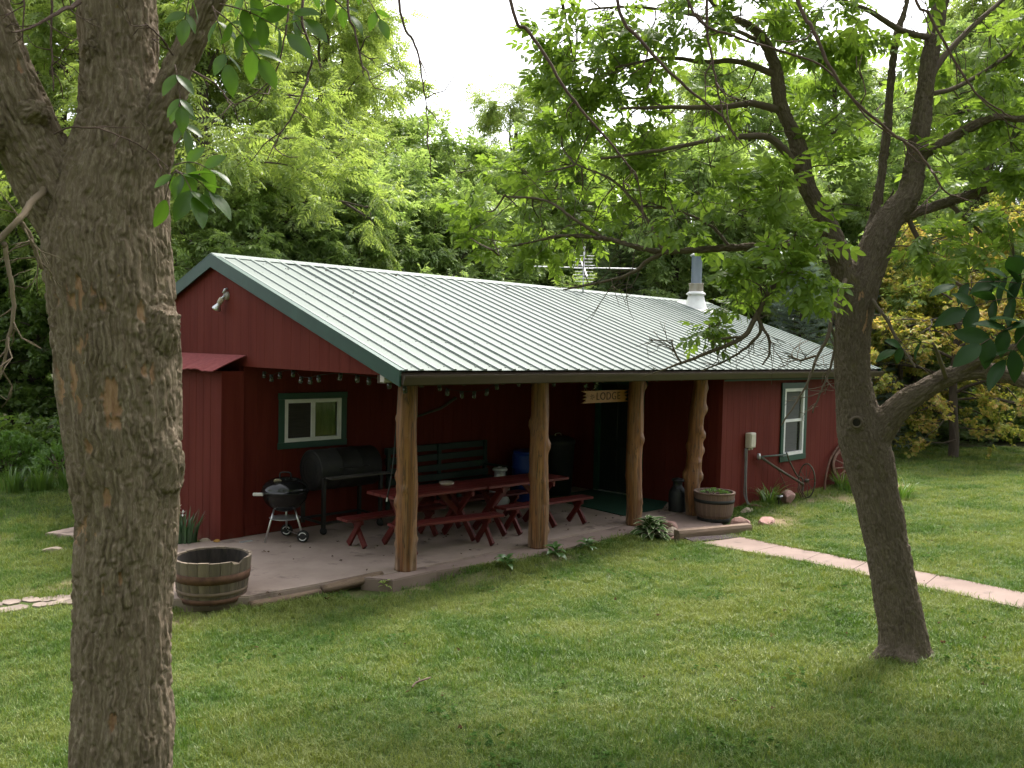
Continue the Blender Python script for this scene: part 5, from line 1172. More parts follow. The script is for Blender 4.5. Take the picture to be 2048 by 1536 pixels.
# conifers
def conifer(seed, H, R, nmat):
    r = np.random.default_rng(seed); mb = MB(); O, D = [], []
    mb.tube([(0, 0, 0), (0, 0, H*.5), (0, 0, H)], [.11, .07, .01], 8, cap=False)
    for k in range(int(H*5.5)):
        z = .25+(H-.35)*k/(H*5.5); ln = R*(1-z/H)**.85*r.uniform(.75, 1.1)+.12
        for j in range(7):
            a = j*2*PI/7+k*.9+r.uniform(-.3, .3); d = unit(np.array([math.cos(a), math.sin(a), -.12+.45*z/H])); e = np.array([0, 0, z])+d*ln+[0, 0, .06*ln]
            mb.tube([(0, 0, z), (np.array([0, 0, z])+e)/2+[0, 0, -.04*ln], e], [.018, .010, .004], 4, cap=False); n_ = int(5+ln*9)
            for f in np.linspace(.25, 1, n_):
                for s in (-1, 1): O.append(np.array([0, 0, z])+d*ln*f+[0, 0, .05*ln*f*f-.02]); D.append(unit(d*.7+np.cross(d, [0, 0, 1.])*s*r.uniform(.3, .9)+r.normal(0, .12, 3)))
    V = np.concatenate(mb.v); F = np.concatenate(mb.f[4])
    return mesh_np('trunk', V, [F], M_BARK_B, True), leaf_mesh('crown', 'needle', O, D, r.uniform(.22, .36, len(O)), nmat, .9, r)
VAR['c1'] = conifer(3, 6.2, 2.0, M_NEEDLE); VAR['c2'] = conifer(5, 7.5, 2.2, M_NEEDLE2)
for key, px, d, sc, rz, lab in [('c1', 1600, 22.0, .82, .2, 'blue grey spruce behind the far roof end'), ('c1', 1690, 25.0, .95, 1.9, 'blue grey spruce behind the right trunk'), ('c2', 1235, 24.5, .88, .9, 'grey green conifer above the ridge right of the antenna'), ('c1', 1180, 27.0, .95, 3.0, 'pale conifer behind the roof antenna mast'), ('c2', 1830, 27.0, .95, 2.2, 'dark conifer behind the small golden tree'), ('c2', 1420, 27.5, .95, 4.0, 'dark conifer just right of the chimney')]:
    place_tree('spruce', key, px, d, sc, rz, lab, 'conifers behind the lodge')

# dense far wood and undergrowth: masses nobody could count
r_ = np.random.default_rng(77); O, D = [], []
for px in np.arange(-500, 2600, 9.0):
    top = np.interp(px, [-500, 700, 830, 1060, 1130, 2600], [9.5, 9.0, 6.2, 6.4, 9.5, 10.5])
    for _ in range(34):
        d = r_.uniform(35, 46); p = at(px+r_.uniform(-9, 9), 700, d); z = gz(p[0], p[1])-.2+top*r_.uniform(0, 1)**1.15*(.8+.3*math.sin(px*.021)+.15*math.sin(px*.057+1)); O.append((p[0], p[1], z)); D.append(r_.normal(0, 1, 3)*[1, 1, .5])
for a in np.arange(rad(75), rad(285), rad(.45)):
    for _ in range(22):
        q = r_.uniform(21, 31); x, y = CAM_POS[0]+q*math.cos(CAM_YAW+a), CAM_POS[1]+q*math.sin(CAM_YAW+a); O.append((x, y, gz(x, y)+11.0*r_.uniform(0, 1))); D.append(r_.normal(0, 1, 3)*[1, 1, .5])
tag(link('far_wood', leaf_mesh('far_wood', 'simple', O, D, r_.uniform(.7, 1.3, len(O)), M_LEAF_G, .9, r_)), 'far green wood closing the view behind all the trees', 'wood', kind='stuff')
def undergrowth(name, spots, mat, label, n, ls, kind='simple'):
    O, D = [], []
    for (px, d, hw, dep_, h) in spots:
        for _ in range(n):
            p = at(px+r_.uniform(-hw, hw), 700, d+r_.uniform(-dep_, dep_)); O.append((p[0], p[1], gz(p[0], p[1])+h*r_.uniform(0, 1)**.8*r_.uniform(.4, 1))); D.append(r_.normal(0, 1, 3)*[1, 1, .4]+[0, 0, .3])
    tag(link(name, leaf_mesh(name, kind, O, D, ls*r_.uniform(.7, 1.3, len(O)), mat, .9, r_)), label, 'undergrowth', kind='stuff')
undergrowth('woodland_undergrowth', [(1850, 27.6, 130, .9, 1.1), (2080, 27.2, 130, .9, 1.1), (1960, 29, 200, 1, 2.0), (1650, 27.5, 110, 1, .8), (60, 18.6, 130, 1.2, 1.0), (-140, 16.6, 110, 1.2, 1.1), (250, 19.5, 130, 1.5, 1.1), (450, 20, 150, 1.5, 1.5), (700, 23, 200, 1.5, 1.8), (1000, 26, 220, 1.5, 2.0), (1300, 27, 200, 1.5, 2.0), (1750, 31, 200, 2, 2.2), (2050, 31, 200, 2, 2.2)], M_LEAF_D, 'dark leafy undergrowth along the foot of the wood', 650, .30)

# ---- lawn-side plants
def dome(name, loc, R, H, n, kind, ls, mat, label, cat, group=None, seed=1):
    r = np.random.default_rng(seed); a = r.uniform(0, 2*PI, n); c = r.uniform(0, 1, n); rr_ = np.sqrt(1-c*c)*r.uniform(.78, 1.03, n)
    P = np.stack([R*rr_*np.cos(a), R*rr_*np.sin(a), H*c*r.uniform(.78, 1.04, n)], -1); Dv = unit(P/np.array([R, R, H])+r.normal(0, .35, (n, 3))+[0, 0, .4])
    o = empty(name, loc, 0, label, cat, group); link('foliage', leaf_mesh('foliage', kind, P, Dv, ls*r.uniform(.7, 1.2, n), mat, .6, r), o)
    mb = MB()
    for k in range(7): aa = k*.9; mb.tube([(0, 0, 0), (.3*R*math.cos(aa), .3*R*math.sin(aa), H*.45), (.65*R*math.cos(aa), .65*R*math.sin(aa), H*.75)], [.02, .014, .006], 5)
    mb.build('stems', M_TWIG, o)['kind'] = 'stuff'; return o
M_BUSH = leafy('clipped_bush_leaf', (0.10, 0.20, 0.04), (0.18, 0.30, 0.065), (1.3, 1.4, .6), .35, 3)
dome('garden_bush', (-0.30, 11.6, -.1), .72, .72, 3200, 'simple', .10, M_BUSH, 'rounded light green bush at the left edge of the lawn', 'bush', seed=3)
dome('garden_plant', (0.30, 10.6, -.1), .38, .50, 150, 'ash', .20, M_BUSH, 'loose compound leaved plant beside the rounded bush', 'plant', seed=5)
dome('garden_bush', (-2.0, 12.6, -.1), .9, .9, 3000, 'simple', .11, M_LEAF_D, 'dark bush cut by the left edge behind the rounded bush', 'bush', seed=9)
def blades(name, loc, n, h, R, mat, label, cat, seed, arch=.35, w=.022, group=None, flower=None, ell=1.0, rz=0):
    r = np.random.default_rng(seed); V, F = [], []; ns = 6; b0 = 0
    for k in range(n):
        a = r.uniform(0, 2*PI); q = R*math.sqrt(r.uniform(0, 1))*.6; o = np.array([q*math.cos(a)*ell, q*math.sin(a), 0]); aa = a+r.normal(0, .5); ln = h*r.uniform(.6, 1.1); out = arch*r.uniform(.3, 1.3); d = np.array([math.cos(aa), math.sin(aa), 0]); s = np.array([-d[1], d[0], 0]); ta = r.uniform(-.6, .6); s = s*math.cos(ta)+d*math.sin(ta)
        for i in range(ns):
            t = i/(ns-1); c = o+d*out*ln*t**2.0+np.array([0, 0, ln*(t-.45*out*t**3)]); ww = w*r.uniform(.95, 1.05)*(1-t**2.2)*(.6+.4*min(1, 4*t))+.0008; V += [c-s*ww/2, c+s*ww/2]
        for i in range(ns-1): q_ = b0+2*i; F.append((q_, q_+1, q_+3, q_+2))
        b0 += 2*ns
    o = empty(name, loc, rz, label, cat, group); link('foliage', mesh_np('foliage', V, [np.array(F)], mat), o)
    if flower:
        for k, (fx_, fy_, fz_) in enumerate(flower):
            mb = MB(); mb.tube([(fx_*.6, fy_*.6, 0), (fx_, fy_, fz_)], .005, 6); mb.build('flower_stalk', mat, o)
            V, F = [], []
            for j in range(6): a = j*PI/3; zz = .04 if j % 2 else -.03; b = len(V); V += [(fx_, fy_, fz_), (fx_+.025*math.cos(a-.5), fy_+.025*math.sin(a-.5), fz_+zz*.6), (fx_+.045*math.cos(a), fy_+.045*math.sin(a), fz_+zz), (fx_+.025*math.cos(a+.5), fy_+.025*math.sin(a+.5), fz_+zz*.6)]; F.append((b, b+1, b+2, b+3))
            link('flower', mesh_np('flower', V, [np.array(F)], M_PETAL), o)
    return o
blades('iris_clump', (-0.62, 3.42, -.05), 75, .46, .26, M_IRIS, 'grey green iris clump with a white bloom at the store box', 'iris', 4, arch=.3, w=.030, flower=[(-.10, -.06, .50), (-.06, -.08, .42)])
for k, (x, y) in enumerate([(-0.95, 9.05), (-0.55, 8.95), (-0.12, 8.85), (.35, 8.8)]):
    blades('iris_clump', (x, y, -.1), 70, .48, .30, M_LILY, ['leftmost bright iris clump in the bed on the left lawn', 'second bright iris clump from the left in the left lawn bed', 'bright iris clump in the left lawn bed touching the near trunk', 'bright iris clump in the left lawn bed hidden behind the near trunk'][k], 'iris', 20+k, arch=.35, w=.026, group='bright iris bed on the left lawn')
blades('daylily_clump', (7.92, 0.02, -.04), 60, .52, .22, M_LILY, 'daylily clump right of the conduit on the wing wall', 'daylily', 31, arch=.8, w=.020)
blades('daylily_clump', (10.75, -0.05, -.06), 70, .50, .30, M_LILY, 'daylily clump at the foot of the wagon wheel', 'daylily', 32, arch=.8, w=.022)
blades('daylily_clump', (11.75, -0.05, -.06), 70, .55, .30, M_LILY, 'daylily clump half hidden by the right trunk at the wall end', 'daylily', 33, arch=.7, w=.022)
blades('daylily_clump', (10.2, -1.30, .0), 60, .45, .28, M_LILY, 'daylily clump on the sunny lawn just right of the right trunk', 'daylily', 34, arch=.8, w=.020)
def hosta(loc, n, R, ln, mat, label, seed):
    r = np.random.default_rng(seed); o = empty('hosta', loc, r.uniform(0, 6), label, 'hosta', 'hostas along the patio edge'); ms = []
    for v in range(3):
        V, F, E = [], [], []; ns = 7
        for i in range(ns):
            t = i/(ns-1); wd = .44*math.sin(PI*min(1, t*.97+.03)**.8)*(1 if t < .99 else .05); z = .32*t-.72*t*t; y = t-.12*t*t
            for j, s in enumerate((-1, -.58, 0, .58, 1)): V.append((s*wd*.55, y, z+abs(s)*.10*wd+(.02*math.sin(9*t+v) if abs(s) == 1 else 0))); E.append(1. if abs(s) == 1 or t > .97 else 0.)
        for i in range(ns-1):
            for j in range(4): q = i*5+j; F.append((q, q+1, q+6, q+5))
        me = mesh_np('leaf', V, [np.array(F)], mat, True); a = me.attributes.new('margin', 'FLOAT', 'POINT'); a.data.foreach_set('value', np.array(E, np.float32)); ms.append(me)
    for k in range(n):
        t = (k+.5)/n; a = k*2.399; el = .30+.75*(1-t)**1.3; q = R*.30*t; s = ln*r.uniform(.75, 1.15)
        link('leaf', ms[k % 3], o, (q*math.cos(a), q*math.sin(a), .02+.16*(1-t)*R/.3), (el-.15+r.normal(0, .12), r.normal(0, .2), a-PI/2+r.normal(0, .2)), (s, s, s))
    return o
m, nt_, out = new_mat('variegated_hosta_leaf')
a_ = nt_.nodes.new('ShaderNodeAttribute'); a_.attribute_name = 'margin'
c_ = mix(nt_, ramp(nt_, a_.outputs['Fac'], [(.35, (0, 0, 0)), (.6, (1, 1, 1))]), (.10, .17, .06), (.56, .57, .38))
d_ = nt_.nodes.new('ShaderNodeBsdfDiffuse'); t_ = nt_.nodes.new('ShaderNodeBsdfTranslucent'); ms_ = nt_.nodes.new('ShaderNodeMixShader'); ms_.inputs[0].default_value = .25
L(nt_, c_, d_.inputs[0]); L(nt_, c_, t_.inputs[0]); L(nt_, d_.outputs[0], ms_.inputs[1]); L(nt_, t_.outputs[0], ms_.inputs[2]); L(nt_, ms_.outputs[0], out.inputs[0])
M_HOSTA = m; M_HOSTA2 = leafy('green_hosta_leaf', (.05, .12, .03), (.10, .18, .05), (1.2, 1.3, .6), .3, 4)
hosta((4.42, -0.06, -.07), 50, .34, .245, M_HOSTA, 'large variegated hosta with cream leaf margins at the third post', 1)
hosta((1.64, 0.00, -.045), 14, .16, .15, M_HOSTA2, 'small green hosta in the lawn right of the concrete pad', 2)
hosta((2.50, 0.02, -.045), 17, .17, .15, M_HOSTA2, 'small hosta in front of the second post', 3)
hosta((3.10, 0.00, -.045), 14, .15, .13, M_HOSTA2, 'small hosta between the second and third posts', 4)
hosta((0.16, 0.36, -.09), 10, .10, .08, M_LEAF_W, 'tiny bright weed sprouting at the end of the edging log', 5)
o = dome('seedlings', (5.98, -0.10, .365), .22, .06, 160, 'simple', .05, M_BUSH, 'small green seedlings growing in the brown half barrel', 'seedlings', seed=12)

# ================================================================== THE TWO NEAR TREES
def densify(P, R, step):
    P = np.asarray(P, float); R = np.asarray(R, float); C = catmull(P, 8); r = np.interp(np.linspace(0, len(P)-1, len(C)), np.arange(len(P)), R); return C, r
def worley(P, seed=0):
    """F2-F1 of jittered cells, numpy"""
    I = np.floor(P).astype(int); f1 = np.full(len(P), 9.); f2 = np.full(len(P), 9.)
    for dx in (-1, 0, 1):
        for dy in (-1, 0, 1):
            for dz in (-1, 0, 1):
                C = I+np.array([dx, dy, dz]); h = _perm[(_perm[(_perm[(C[:, 0]+seed) & 255]+C[:, 1]) & 255]+C[:, 2]) & 255] & 255
                pt = C+.5+.42*_g[h]*1.3; d = np.sqrt(((P-pt)**2).sum(1)); m = d < f1
                f2 = np.where(m, f1, np.minimum(f2, d)); f1 = np.where(m, d, f1)
    return f2-f1
def bark_body(name, limbs, voxel, mat, amp, freq, bare=None, stretch=.22, parent=None, lump=.012):
    """limbs: list of (points, radii). union by voxel remesh, then furrowed"""
    mb = MB(); segA, segD, segR, segS, segU, segW = [], [], [], [], [], []
    for li, (P, R) in enumerate(limbs):
        C, r = densify(P, R, .05); mb.tube(C, r, 20); ix = np.unique(np.r_[np.arange(0, len(C), 3), len(C)-1]); C, r = C[ix], r[ix]; dC = np.diff(C, axis=0); Ld = np.linalg.norm(dC, axis=1); T = dC/Ld[:, None]; u = np.cross(T[0], [.31, .17, .94]); Us = []
        for t_ in T: u = u-t_*(u@t_); u = u/np.linalg.norm(u); Us.append(u)
        Us = np.array(Us); segA.append(C[:-1]); segD.append(dC); segR.append((r[:-1]+r[1:])/2); segS.append(np.concatenate([[0], np.cumsum(Ld)[:-1]])+li*3.7); segU.append(Us); segW.append(np.cross(T, Us))
    me = mb.mesh('tmp_body', mat); tmp = bpy.data.objects.new('tmp_body', me); COL.objects.link(tmp)
    md = tmp.modifiers.new('r', 'REMESH'); md.mode = 'VOXEL'; md.voxel_size = voxel; md.adaptivity = 0
    bpy.context.view_layer.update(); me2 = bpy.data.meshes.new_from_object(tmp.evaluated_get(bpy.context.evaluated_depsgraph_get())); bpy.data.objects.remove(tmp)
    n = len(me2.vertices); V = np.empty(n*3, np.float32); me2.vertices.foreach_get('co', V); V = V.reshape(-1, 3).astype(float)
    E = np.empty(len(me2.edges)*2, np.int32); me2.edges.foreach_get('vertices', E); E = E.reshape(-1, 2)
    deg = np.bincount(E.ravel(), minlength=n)[:, None]
    for it in range(6):      # relax the seams
        A = np.zeros_like(V)
        for c in range(3): A[:, c] = np.bincount(E[:, 0], V[E[:, 1], c], n)+np.bincount(E[:, 1], V[E[:, 0], c], n)
        V = V*.4+.6*A/deg
    me2.vertices.foreach_set('co', V.astype(np.float32).ravel()); me2.update()
    Nv = np.empty(n*3, np.float32); me2.vertices.foreach_get('normal', Nv); Nv = Nv.reshape(-1, 3).astype(float)
    A = np.concatenate(segA); Dd = np.concatenate(segD); Ld = np.linalg.norm(Dd, axis=1); U = Dd/Ld[:, None]; sr, ss, su, sw_ = (np.concatenate(q) for q in (segR, segS, segU, segW)); Q = np.empty_like(V)
    for s in range(0, n, 8000):
        X = V[s:s+8000, None, :]-A[None]; tt = np.clip((X*U[None]).sum(-1), 0, Ld[None]); dist = np.sqrt(((X-tt[..., None]*U[None])**2).sum(-1))-sr[None]; k = dist.argmin(1); ii = np.arange(len(k)); off = X[ii, k]
        tq = (off*U[k]).sum(1); Q[s:s+8000] = np.stack([(off*su[k]).sum(1), (off*sw_[k]).sum(1), (ss[k]+tq)*stretch], -1)
    wv = .010*np.stack([pnoise(V*14+k*17) for k in range(3)], -1)+.004*np.stack([pnoise(V*45+k*17) for k in range(3)], -1); Q = (Q+wv)*freq
    w1 = worley(Q); n3 = pnoise(V*3.5+7); n1 = pnoise(Q*.5+11); n4 = pnoise(Q*2.2+3)
    pl_ = smooth(.02, .34, w1)*(.75+.5*n1)
    dsp = amp*(pl_-.62)+amp*.22*n4+lump*n3
    b = np.zeros(n)
    if bare is not None:
        for c, r, k in bare:
            dd = (V-c)/np.array(r); g = np.exp(-(dd**2).sum(1)); b = np.maximum(b, g)
        nb = pnoise(Q*.6+5)+.6*pnoise(Q*1.5+9); b = smooth(.41, .51, b*(.45+.95*nb))
        dsp = dsp*(1-.75*b)-amp*.9*b
    V = V+Nv*dsp[:, None]; me2.vertices.foreach_set('co', V.astype(np.float32).ravel())
    at_ = me2.attributes.new('bq', 'FLOAT_VECTOR', 'POINT'); at_.data.foreach_set('vector', Q.astype(np.float32).ravel())
    at_ = me2.attributes.new('bare', 'FLOAT', 'POINT'); at_.data.foreach_set('value', b.astype(np.float32))
    me2.materials.clear(); me2.materials.append(mat); me2.polygons.foreach_set('use_smooth', np.ones(len(me2.polygons), bool)); me2.update(); me2.name = name
    return link(name, me2, parent)
def pxl(lst, rs=1.0):
    """[(px,py,depth,halfwidth px)] -> points, radii"""
    P = [at(a, b, c) for a, b, c, w in lst]; R = [w/CAM_F*c*rs for a, b, c, w in lst]; return P, R

# ---------- left tree
LT = np.array([-3.9, -2.95, 0]); LT[2] = gz(LT[0], LT[1])
lt = empty('ash_tree', tuple(LT), 0, 'thick forked ash trunk with peeling bark patches at the left, nearest the camera', 'tree', 'near ash trees on the lawn')
dL = 4.0
main = pxl([(246, 1760, dL, 150), (246, 1680, dL, 118), (246, 1536, dL, 103), (247, 1300, dL, 99), (250, 1130, dL, 102), (256, 1000, dL, 106), (245, 850, dL, 122), (237, 750, dL, 126), (228, 620, dL, 127), (218, 500, dL, 128), (222, 420, dL, 120), (236, 330, dL, 108), (246, 240, dL, 92), (240, 150, dL, 80), (237, 50, dL, 79), (236, -120, dL, 78), (240, -330, dL+.1, 72), (250, -600, dL+.2, 62)], .93)
left = pxl([(170, 470, dL, 80), (118, 385, dL-.05, 82), (68, 300, dL-.1, 72), (30, 210, dL-.15, 66), (-5, 110, dL-.2, 60), (-40, 0, dL-.25, 56), (-90, -160, dL-.3, 52), (-150, -420, dL-.4, 46)], .93)
leftb = pxl([(90, 320, dL-.05, 45), (30, 275, dL-.15, 42), (-60, 262, dL-.3, 38), (-180, 255, dL-.45, 34)], .93)
right = pxl([(285, 330, dL, 62), (312, 260, dL-.02, 48), (335, 200, dL-.04, 36), (362, 125, dL-.06, 30), (398, 50, dL-.08, 28), (432, -20, dL-.1, 28), (500, -150, dL-.15, 26), (600, -360, dL-.25, 22)], .93)
stub = pxl([(285, 720, dL-.02, 60), (312, 655, dL-.05, 52), (330, 615, dL-.07, 34)], .93)
stub2 = pxl([(300, 960, dL-.03, 66), (318, 900, dL-.05, 50), (325, 850, dL-.05, 30)], .93)
knob = pxl([(50, 240, dL-.18, 40), (88, 218, dL-.22, 22)], .93)
knob2 = pxl([(190, 120, dL-.1, 30), (180, 85, dL-.17, 13)], .93)
bare = []
for (px, py, rx, rz_) in [(150, 575, .05, .05), (190, 560, .02, .04), (130, 600, .025, .06), (155, 690, .035, .05), (160, 790, .03, .09), (195, 800, .055, .09), (225, 805, .04, .08), (128, 770, .018, .10), (215, 850, .05, .06), (195, 895, .045, .06), (300, 740, .015, .04), (322, 745, .02, .05), (195, 610, .015, .04), (300, 620, .02, .05), (228, 655, .015, .03),
                          (267, 1345, .012, .09), (302, 1320, .010, .05), (233, 1445, .018, .06), (252, 1455, .020, .09), (310, 1180, .012, .05), (245, 1150, .010, .05), (200, 1180, .012, .04), (170, 1070, .02, .06), (215, 990, .02, .05), (40, 130, .012, .05)]:
    c = at(px, py, dL-.22); bare.append((c, (rx*1.6, .28, rz_*1.3), 0)); 
def par(o, t):
    o.parent = t; o.matrix_parent_inverse = Matrix.Translation(-Vector(t.location)); return o
tr = bark_body('trunk', [main, left, leftb, right, stub, stub2, knob, knob2], .0072, M_BARK_L, .017, 37.0, bare, stretch=.13)
par(tr, lt)
def limb_tubes(name, lst, mat, t, n=9, jit=0.0, twigs=0, seed=0, tl=.25, tr_=.004, down=.3):
    r = np.random.default_rng(seed); mb = MB()
    for P, R in lst:
        C, rr_ = densify(P, R, .05); C = C+np.cumsum(r.normal(0, .0018, C.shape), 0); mb.tube(C, rr_, n if rr_[0] > .02 else 6)
        for k in range(twigs):
            u = r.uniform(.12, 1); i = min(len(C)-2, int(u*(len(C)-1))); d = unit(C[i+1]-C[i]); s = unit(d*.5+r.normal(0, .7, 3)+[0, 0, -down]); l = tl*r.uniform(.4, 1.3); Q = [C[i]]
            for q in range(4): s = unit(s+r.normal(0, .28, 3)); Q.append(Q[-1]+s*l/4)
            mb.tube(np.array(Q), np.linspace(tr_, .0015, 5), 5)
            if r.uniform() < .6: s2 = unit(s+r.normal(0, .6, 3)); mb.tube(np.array([Q[2], Q[2]+s2*l*.25, Q[2]+unit(s2+r.normal(0, .3, 3))*l*.5]), [tr_*.7, .002, .0013], 4)
    o = mb.build(name, mat, None, True); par(o, t); o['kind'] = 'stuff' if twigs else ''
    if not twigs: del o['kind']
    return o
# drooping twigs that hang into the top of the view, and their parent boughs overhead
bough = [pxl([(240, -560, dL+.2, 50), (420, -640, 3.6, 36), (700, -560, 3.2, 26), (1050, -430, 3.0, 18), (1500, -330, 2.9, 12), (1900, -260, 3.0, 7)]), pxl([(600, -360, dL-.25, 22), (690, -330, 3.4, 15), (800, -280, 3.2, 10), (900, -180, 3.1, 5)])]
limb_tubes('bough', bough, M_BARK_L, lt, 10)
hang = [[(640, -330, 3.45, 5), (601, 0, 3.3, 4.5), (613, 85, 3.28, 4), (613, 143, 3.26, 3.6), (589, 215, 3.2, 2.6), (555, 273, 3.18, 2), (535, 311, 3.15, 1.5)],
        [(800, -300, 3.2, 6), (798, 0, 3.1, 5), (829, 85, 3.1, 4.2), (846, 137, 3.1, 3.2), (852, 198, 3.1, 2.2), (859, 267, 3.1, 1.5)],
        [(690, -330, 3.3, 5), (692, 0, 3.2, 4), (709, 62, 3.2, 3.2), (723, 137, 3.2, 2.4), (733, 161, 3.2, 1.5)],
        [(560, -300, 3.4, 4), (576, 0, 3.4, 3.4), (572, 85, 3.4, 2.8), (562, 140, 3.4, 2.2), (548, 191, 3.4, 1.5)],
        [(950, -450, 3.0, 8), (1020, 0, 3.0, 6.5), (1061, 61, 3.0, 6), (1153, 200, 3.0, 4.8), (1246, 307, 3.0, 3.5), (1287, 363, 3.0, 2)],
        [(1150, -400, 3.0, 8), (1235, 0, 3.0, 6.5), (1276, 77, 3.0, 6), (1358, 169, 3.0, 5), (1445, 240, 3.0, 3.8), (1486, 297, 3.0, 2)],
        [(1500, -330, 2.9, 9), (1588, 0, 2.9, 7), (1614, 66, 2.9, 6.2), (1660, 164, 2.9, 5.5), (1737, 251, 2.9, 5), (1819, 307, 2.9, 4.4), (1865, 374, 2.9, 3.4), (1931, 409, 2.9, 2)],
        [(1750, -290, 3.0, 7), (1830, -10, 3.0, 5), (1860, 31, 3.0, 4.8), (1931, 153, 3.0, 4), (1982, 210, 3.0, 3), (2030, 240, 3.0, 2)],
        [(1480, -330, 2.9, 6), (1415, 0, 3.0, 5), (1430, 130, 3.0, 4), (1450, 240, 3.0, 2.5)],
        [(1330, -360, 3.0, 6), (1380, 0, 3.0, 4.6), (1480, 75, 3.0, 4), (1640, 130, 3.0, 3.4), (1740, 240, 3.0, 2.5), (1850, 300, 3.0, 1.6)],
        [(90, -160, 3.6, 5), (100, 0, 3.6, 4), (103, 100, 3.6, 3), (106, 181, 3.6, 2)], [(40, -100, 3.5, 4), (52, 0, 3.5, 3.2), (50, 90, 3.5, 2)],
        [(160, 5, 3.75, 8), (120, 28, 3.6, 6), (72, 55, 3.5, 4), (20, 70, 3.4, 3)],
        [(108, 268, 3.76, 3), (140, 252, 3.70, 3), (200, 250, 3.66, 2.8), (270, 275, 3.66, 2.4), (310, 300, 3.68, 2), (345, 330, 3.7, 1.5)],
        [(345, 110, 3.88, 3), (318, 70, 3.8, 3.2), (290, 45, 3.76, 2)], [(385, 140, 3.88, 4), (430, 165, 3.8, 3), (465, 200, 3.78, 2.2), (480, 215, 3.75, 1.5)]]
limb_tubes('drooping_twigs', [pxl([(a, b, c, w*.62) for a, b, c, w in h]) for h in hang], M_TWIG, lt, 7, twigs=5, seed=4, tl=.16, tr_=.0028, down=.25)
lowl = [[(110, 350, 4.0, 9), (84, 385, 3.75, 7), (64, 405, 3.55, 6.5), (41, 444, 3.4, 6), (7, 485, 3.35, 6), (-60, 560, 3.3, 5)],
        [(7, 485, 3.35, 6), (13, 500, 3.35, 5), (24, 569, 3.35, 5), (25, 644, 3.35, 4.2), (12, 700, 3.35, 3.4), (6, 755, 3.35, 2)], [(41, 444, 3.4, 5), (62, 480, 3.45, 4.5), (82, 535, 3.5, 4)]]
limb_tubes('low_branch', [pxl(h) for h in lowl[:1]], M_BARK_L, lt, 10); limb_tubes('low_twigs', [pxl(h) for h in lowl[1:]], M_BARK_L, lt, 8, twigs=8, seed=6, tl=.22, tr_=.004, down=.1)
# big leaflets hanging close to the camera
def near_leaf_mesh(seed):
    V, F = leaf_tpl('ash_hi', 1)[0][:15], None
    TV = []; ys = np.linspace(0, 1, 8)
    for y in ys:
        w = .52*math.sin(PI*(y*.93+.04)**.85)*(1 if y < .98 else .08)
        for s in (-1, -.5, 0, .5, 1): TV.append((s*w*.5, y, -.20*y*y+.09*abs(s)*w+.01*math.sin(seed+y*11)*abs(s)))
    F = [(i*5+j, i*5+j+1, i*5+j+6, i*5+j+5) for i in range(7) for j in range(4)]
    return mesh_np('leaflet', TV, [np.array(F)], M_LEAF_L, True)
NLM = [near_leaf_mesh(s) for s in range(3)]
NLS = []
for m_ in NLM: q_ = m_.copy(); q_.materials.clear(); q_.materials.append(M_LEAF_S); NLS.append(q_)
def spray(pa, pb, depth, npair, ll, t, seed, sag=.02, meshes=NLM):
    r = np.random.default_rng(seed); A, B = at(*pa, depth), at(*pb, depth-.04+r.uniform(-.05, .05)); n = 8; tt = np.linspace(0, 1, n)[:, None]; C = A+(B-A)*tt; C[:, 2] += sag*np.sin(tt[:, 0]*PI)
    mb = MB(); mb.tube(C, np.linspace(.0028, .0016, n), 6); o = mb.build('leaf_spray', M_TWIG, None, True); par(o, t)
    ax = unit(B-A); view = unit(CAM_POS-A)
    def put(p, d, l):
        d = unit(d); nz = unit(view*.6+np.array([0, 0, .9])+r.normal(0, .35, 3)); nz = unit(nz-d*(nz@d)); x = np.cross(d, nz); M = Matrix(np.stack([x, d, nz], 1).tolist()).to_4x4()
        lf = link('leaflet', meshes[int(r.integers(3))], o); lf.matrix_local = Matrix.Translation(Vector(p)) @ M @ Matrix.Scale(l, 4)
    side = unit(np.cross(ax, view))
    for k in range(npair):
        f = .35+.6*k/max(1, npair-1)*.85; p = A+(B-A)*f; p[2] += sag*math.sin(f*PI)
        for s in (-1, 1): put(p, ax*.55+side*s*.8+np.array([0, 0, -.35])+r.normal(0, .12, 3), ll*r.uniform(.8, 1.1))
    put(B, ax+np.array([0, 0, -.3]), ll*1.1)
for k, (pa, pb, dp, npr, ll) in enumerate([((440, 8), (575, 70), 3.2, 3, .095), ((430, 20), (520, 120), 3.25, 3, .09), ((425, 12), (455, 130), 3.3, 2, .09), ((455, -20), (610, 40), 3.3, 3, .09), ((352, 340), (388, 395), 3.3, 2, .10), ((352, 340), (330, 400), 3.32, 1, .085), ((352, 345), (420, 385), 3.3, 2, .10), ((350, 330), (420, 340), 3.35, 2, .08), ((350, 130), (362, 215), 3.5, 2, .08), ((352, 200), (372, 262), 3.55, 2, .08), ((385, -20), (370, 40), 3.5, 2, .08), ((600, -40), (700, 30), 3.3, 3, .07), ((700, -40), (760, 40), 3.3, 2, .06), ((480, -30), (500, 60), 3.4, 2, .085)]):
    spray(pa, pb, dp, npr, ll*1.2, lt, 50+k)
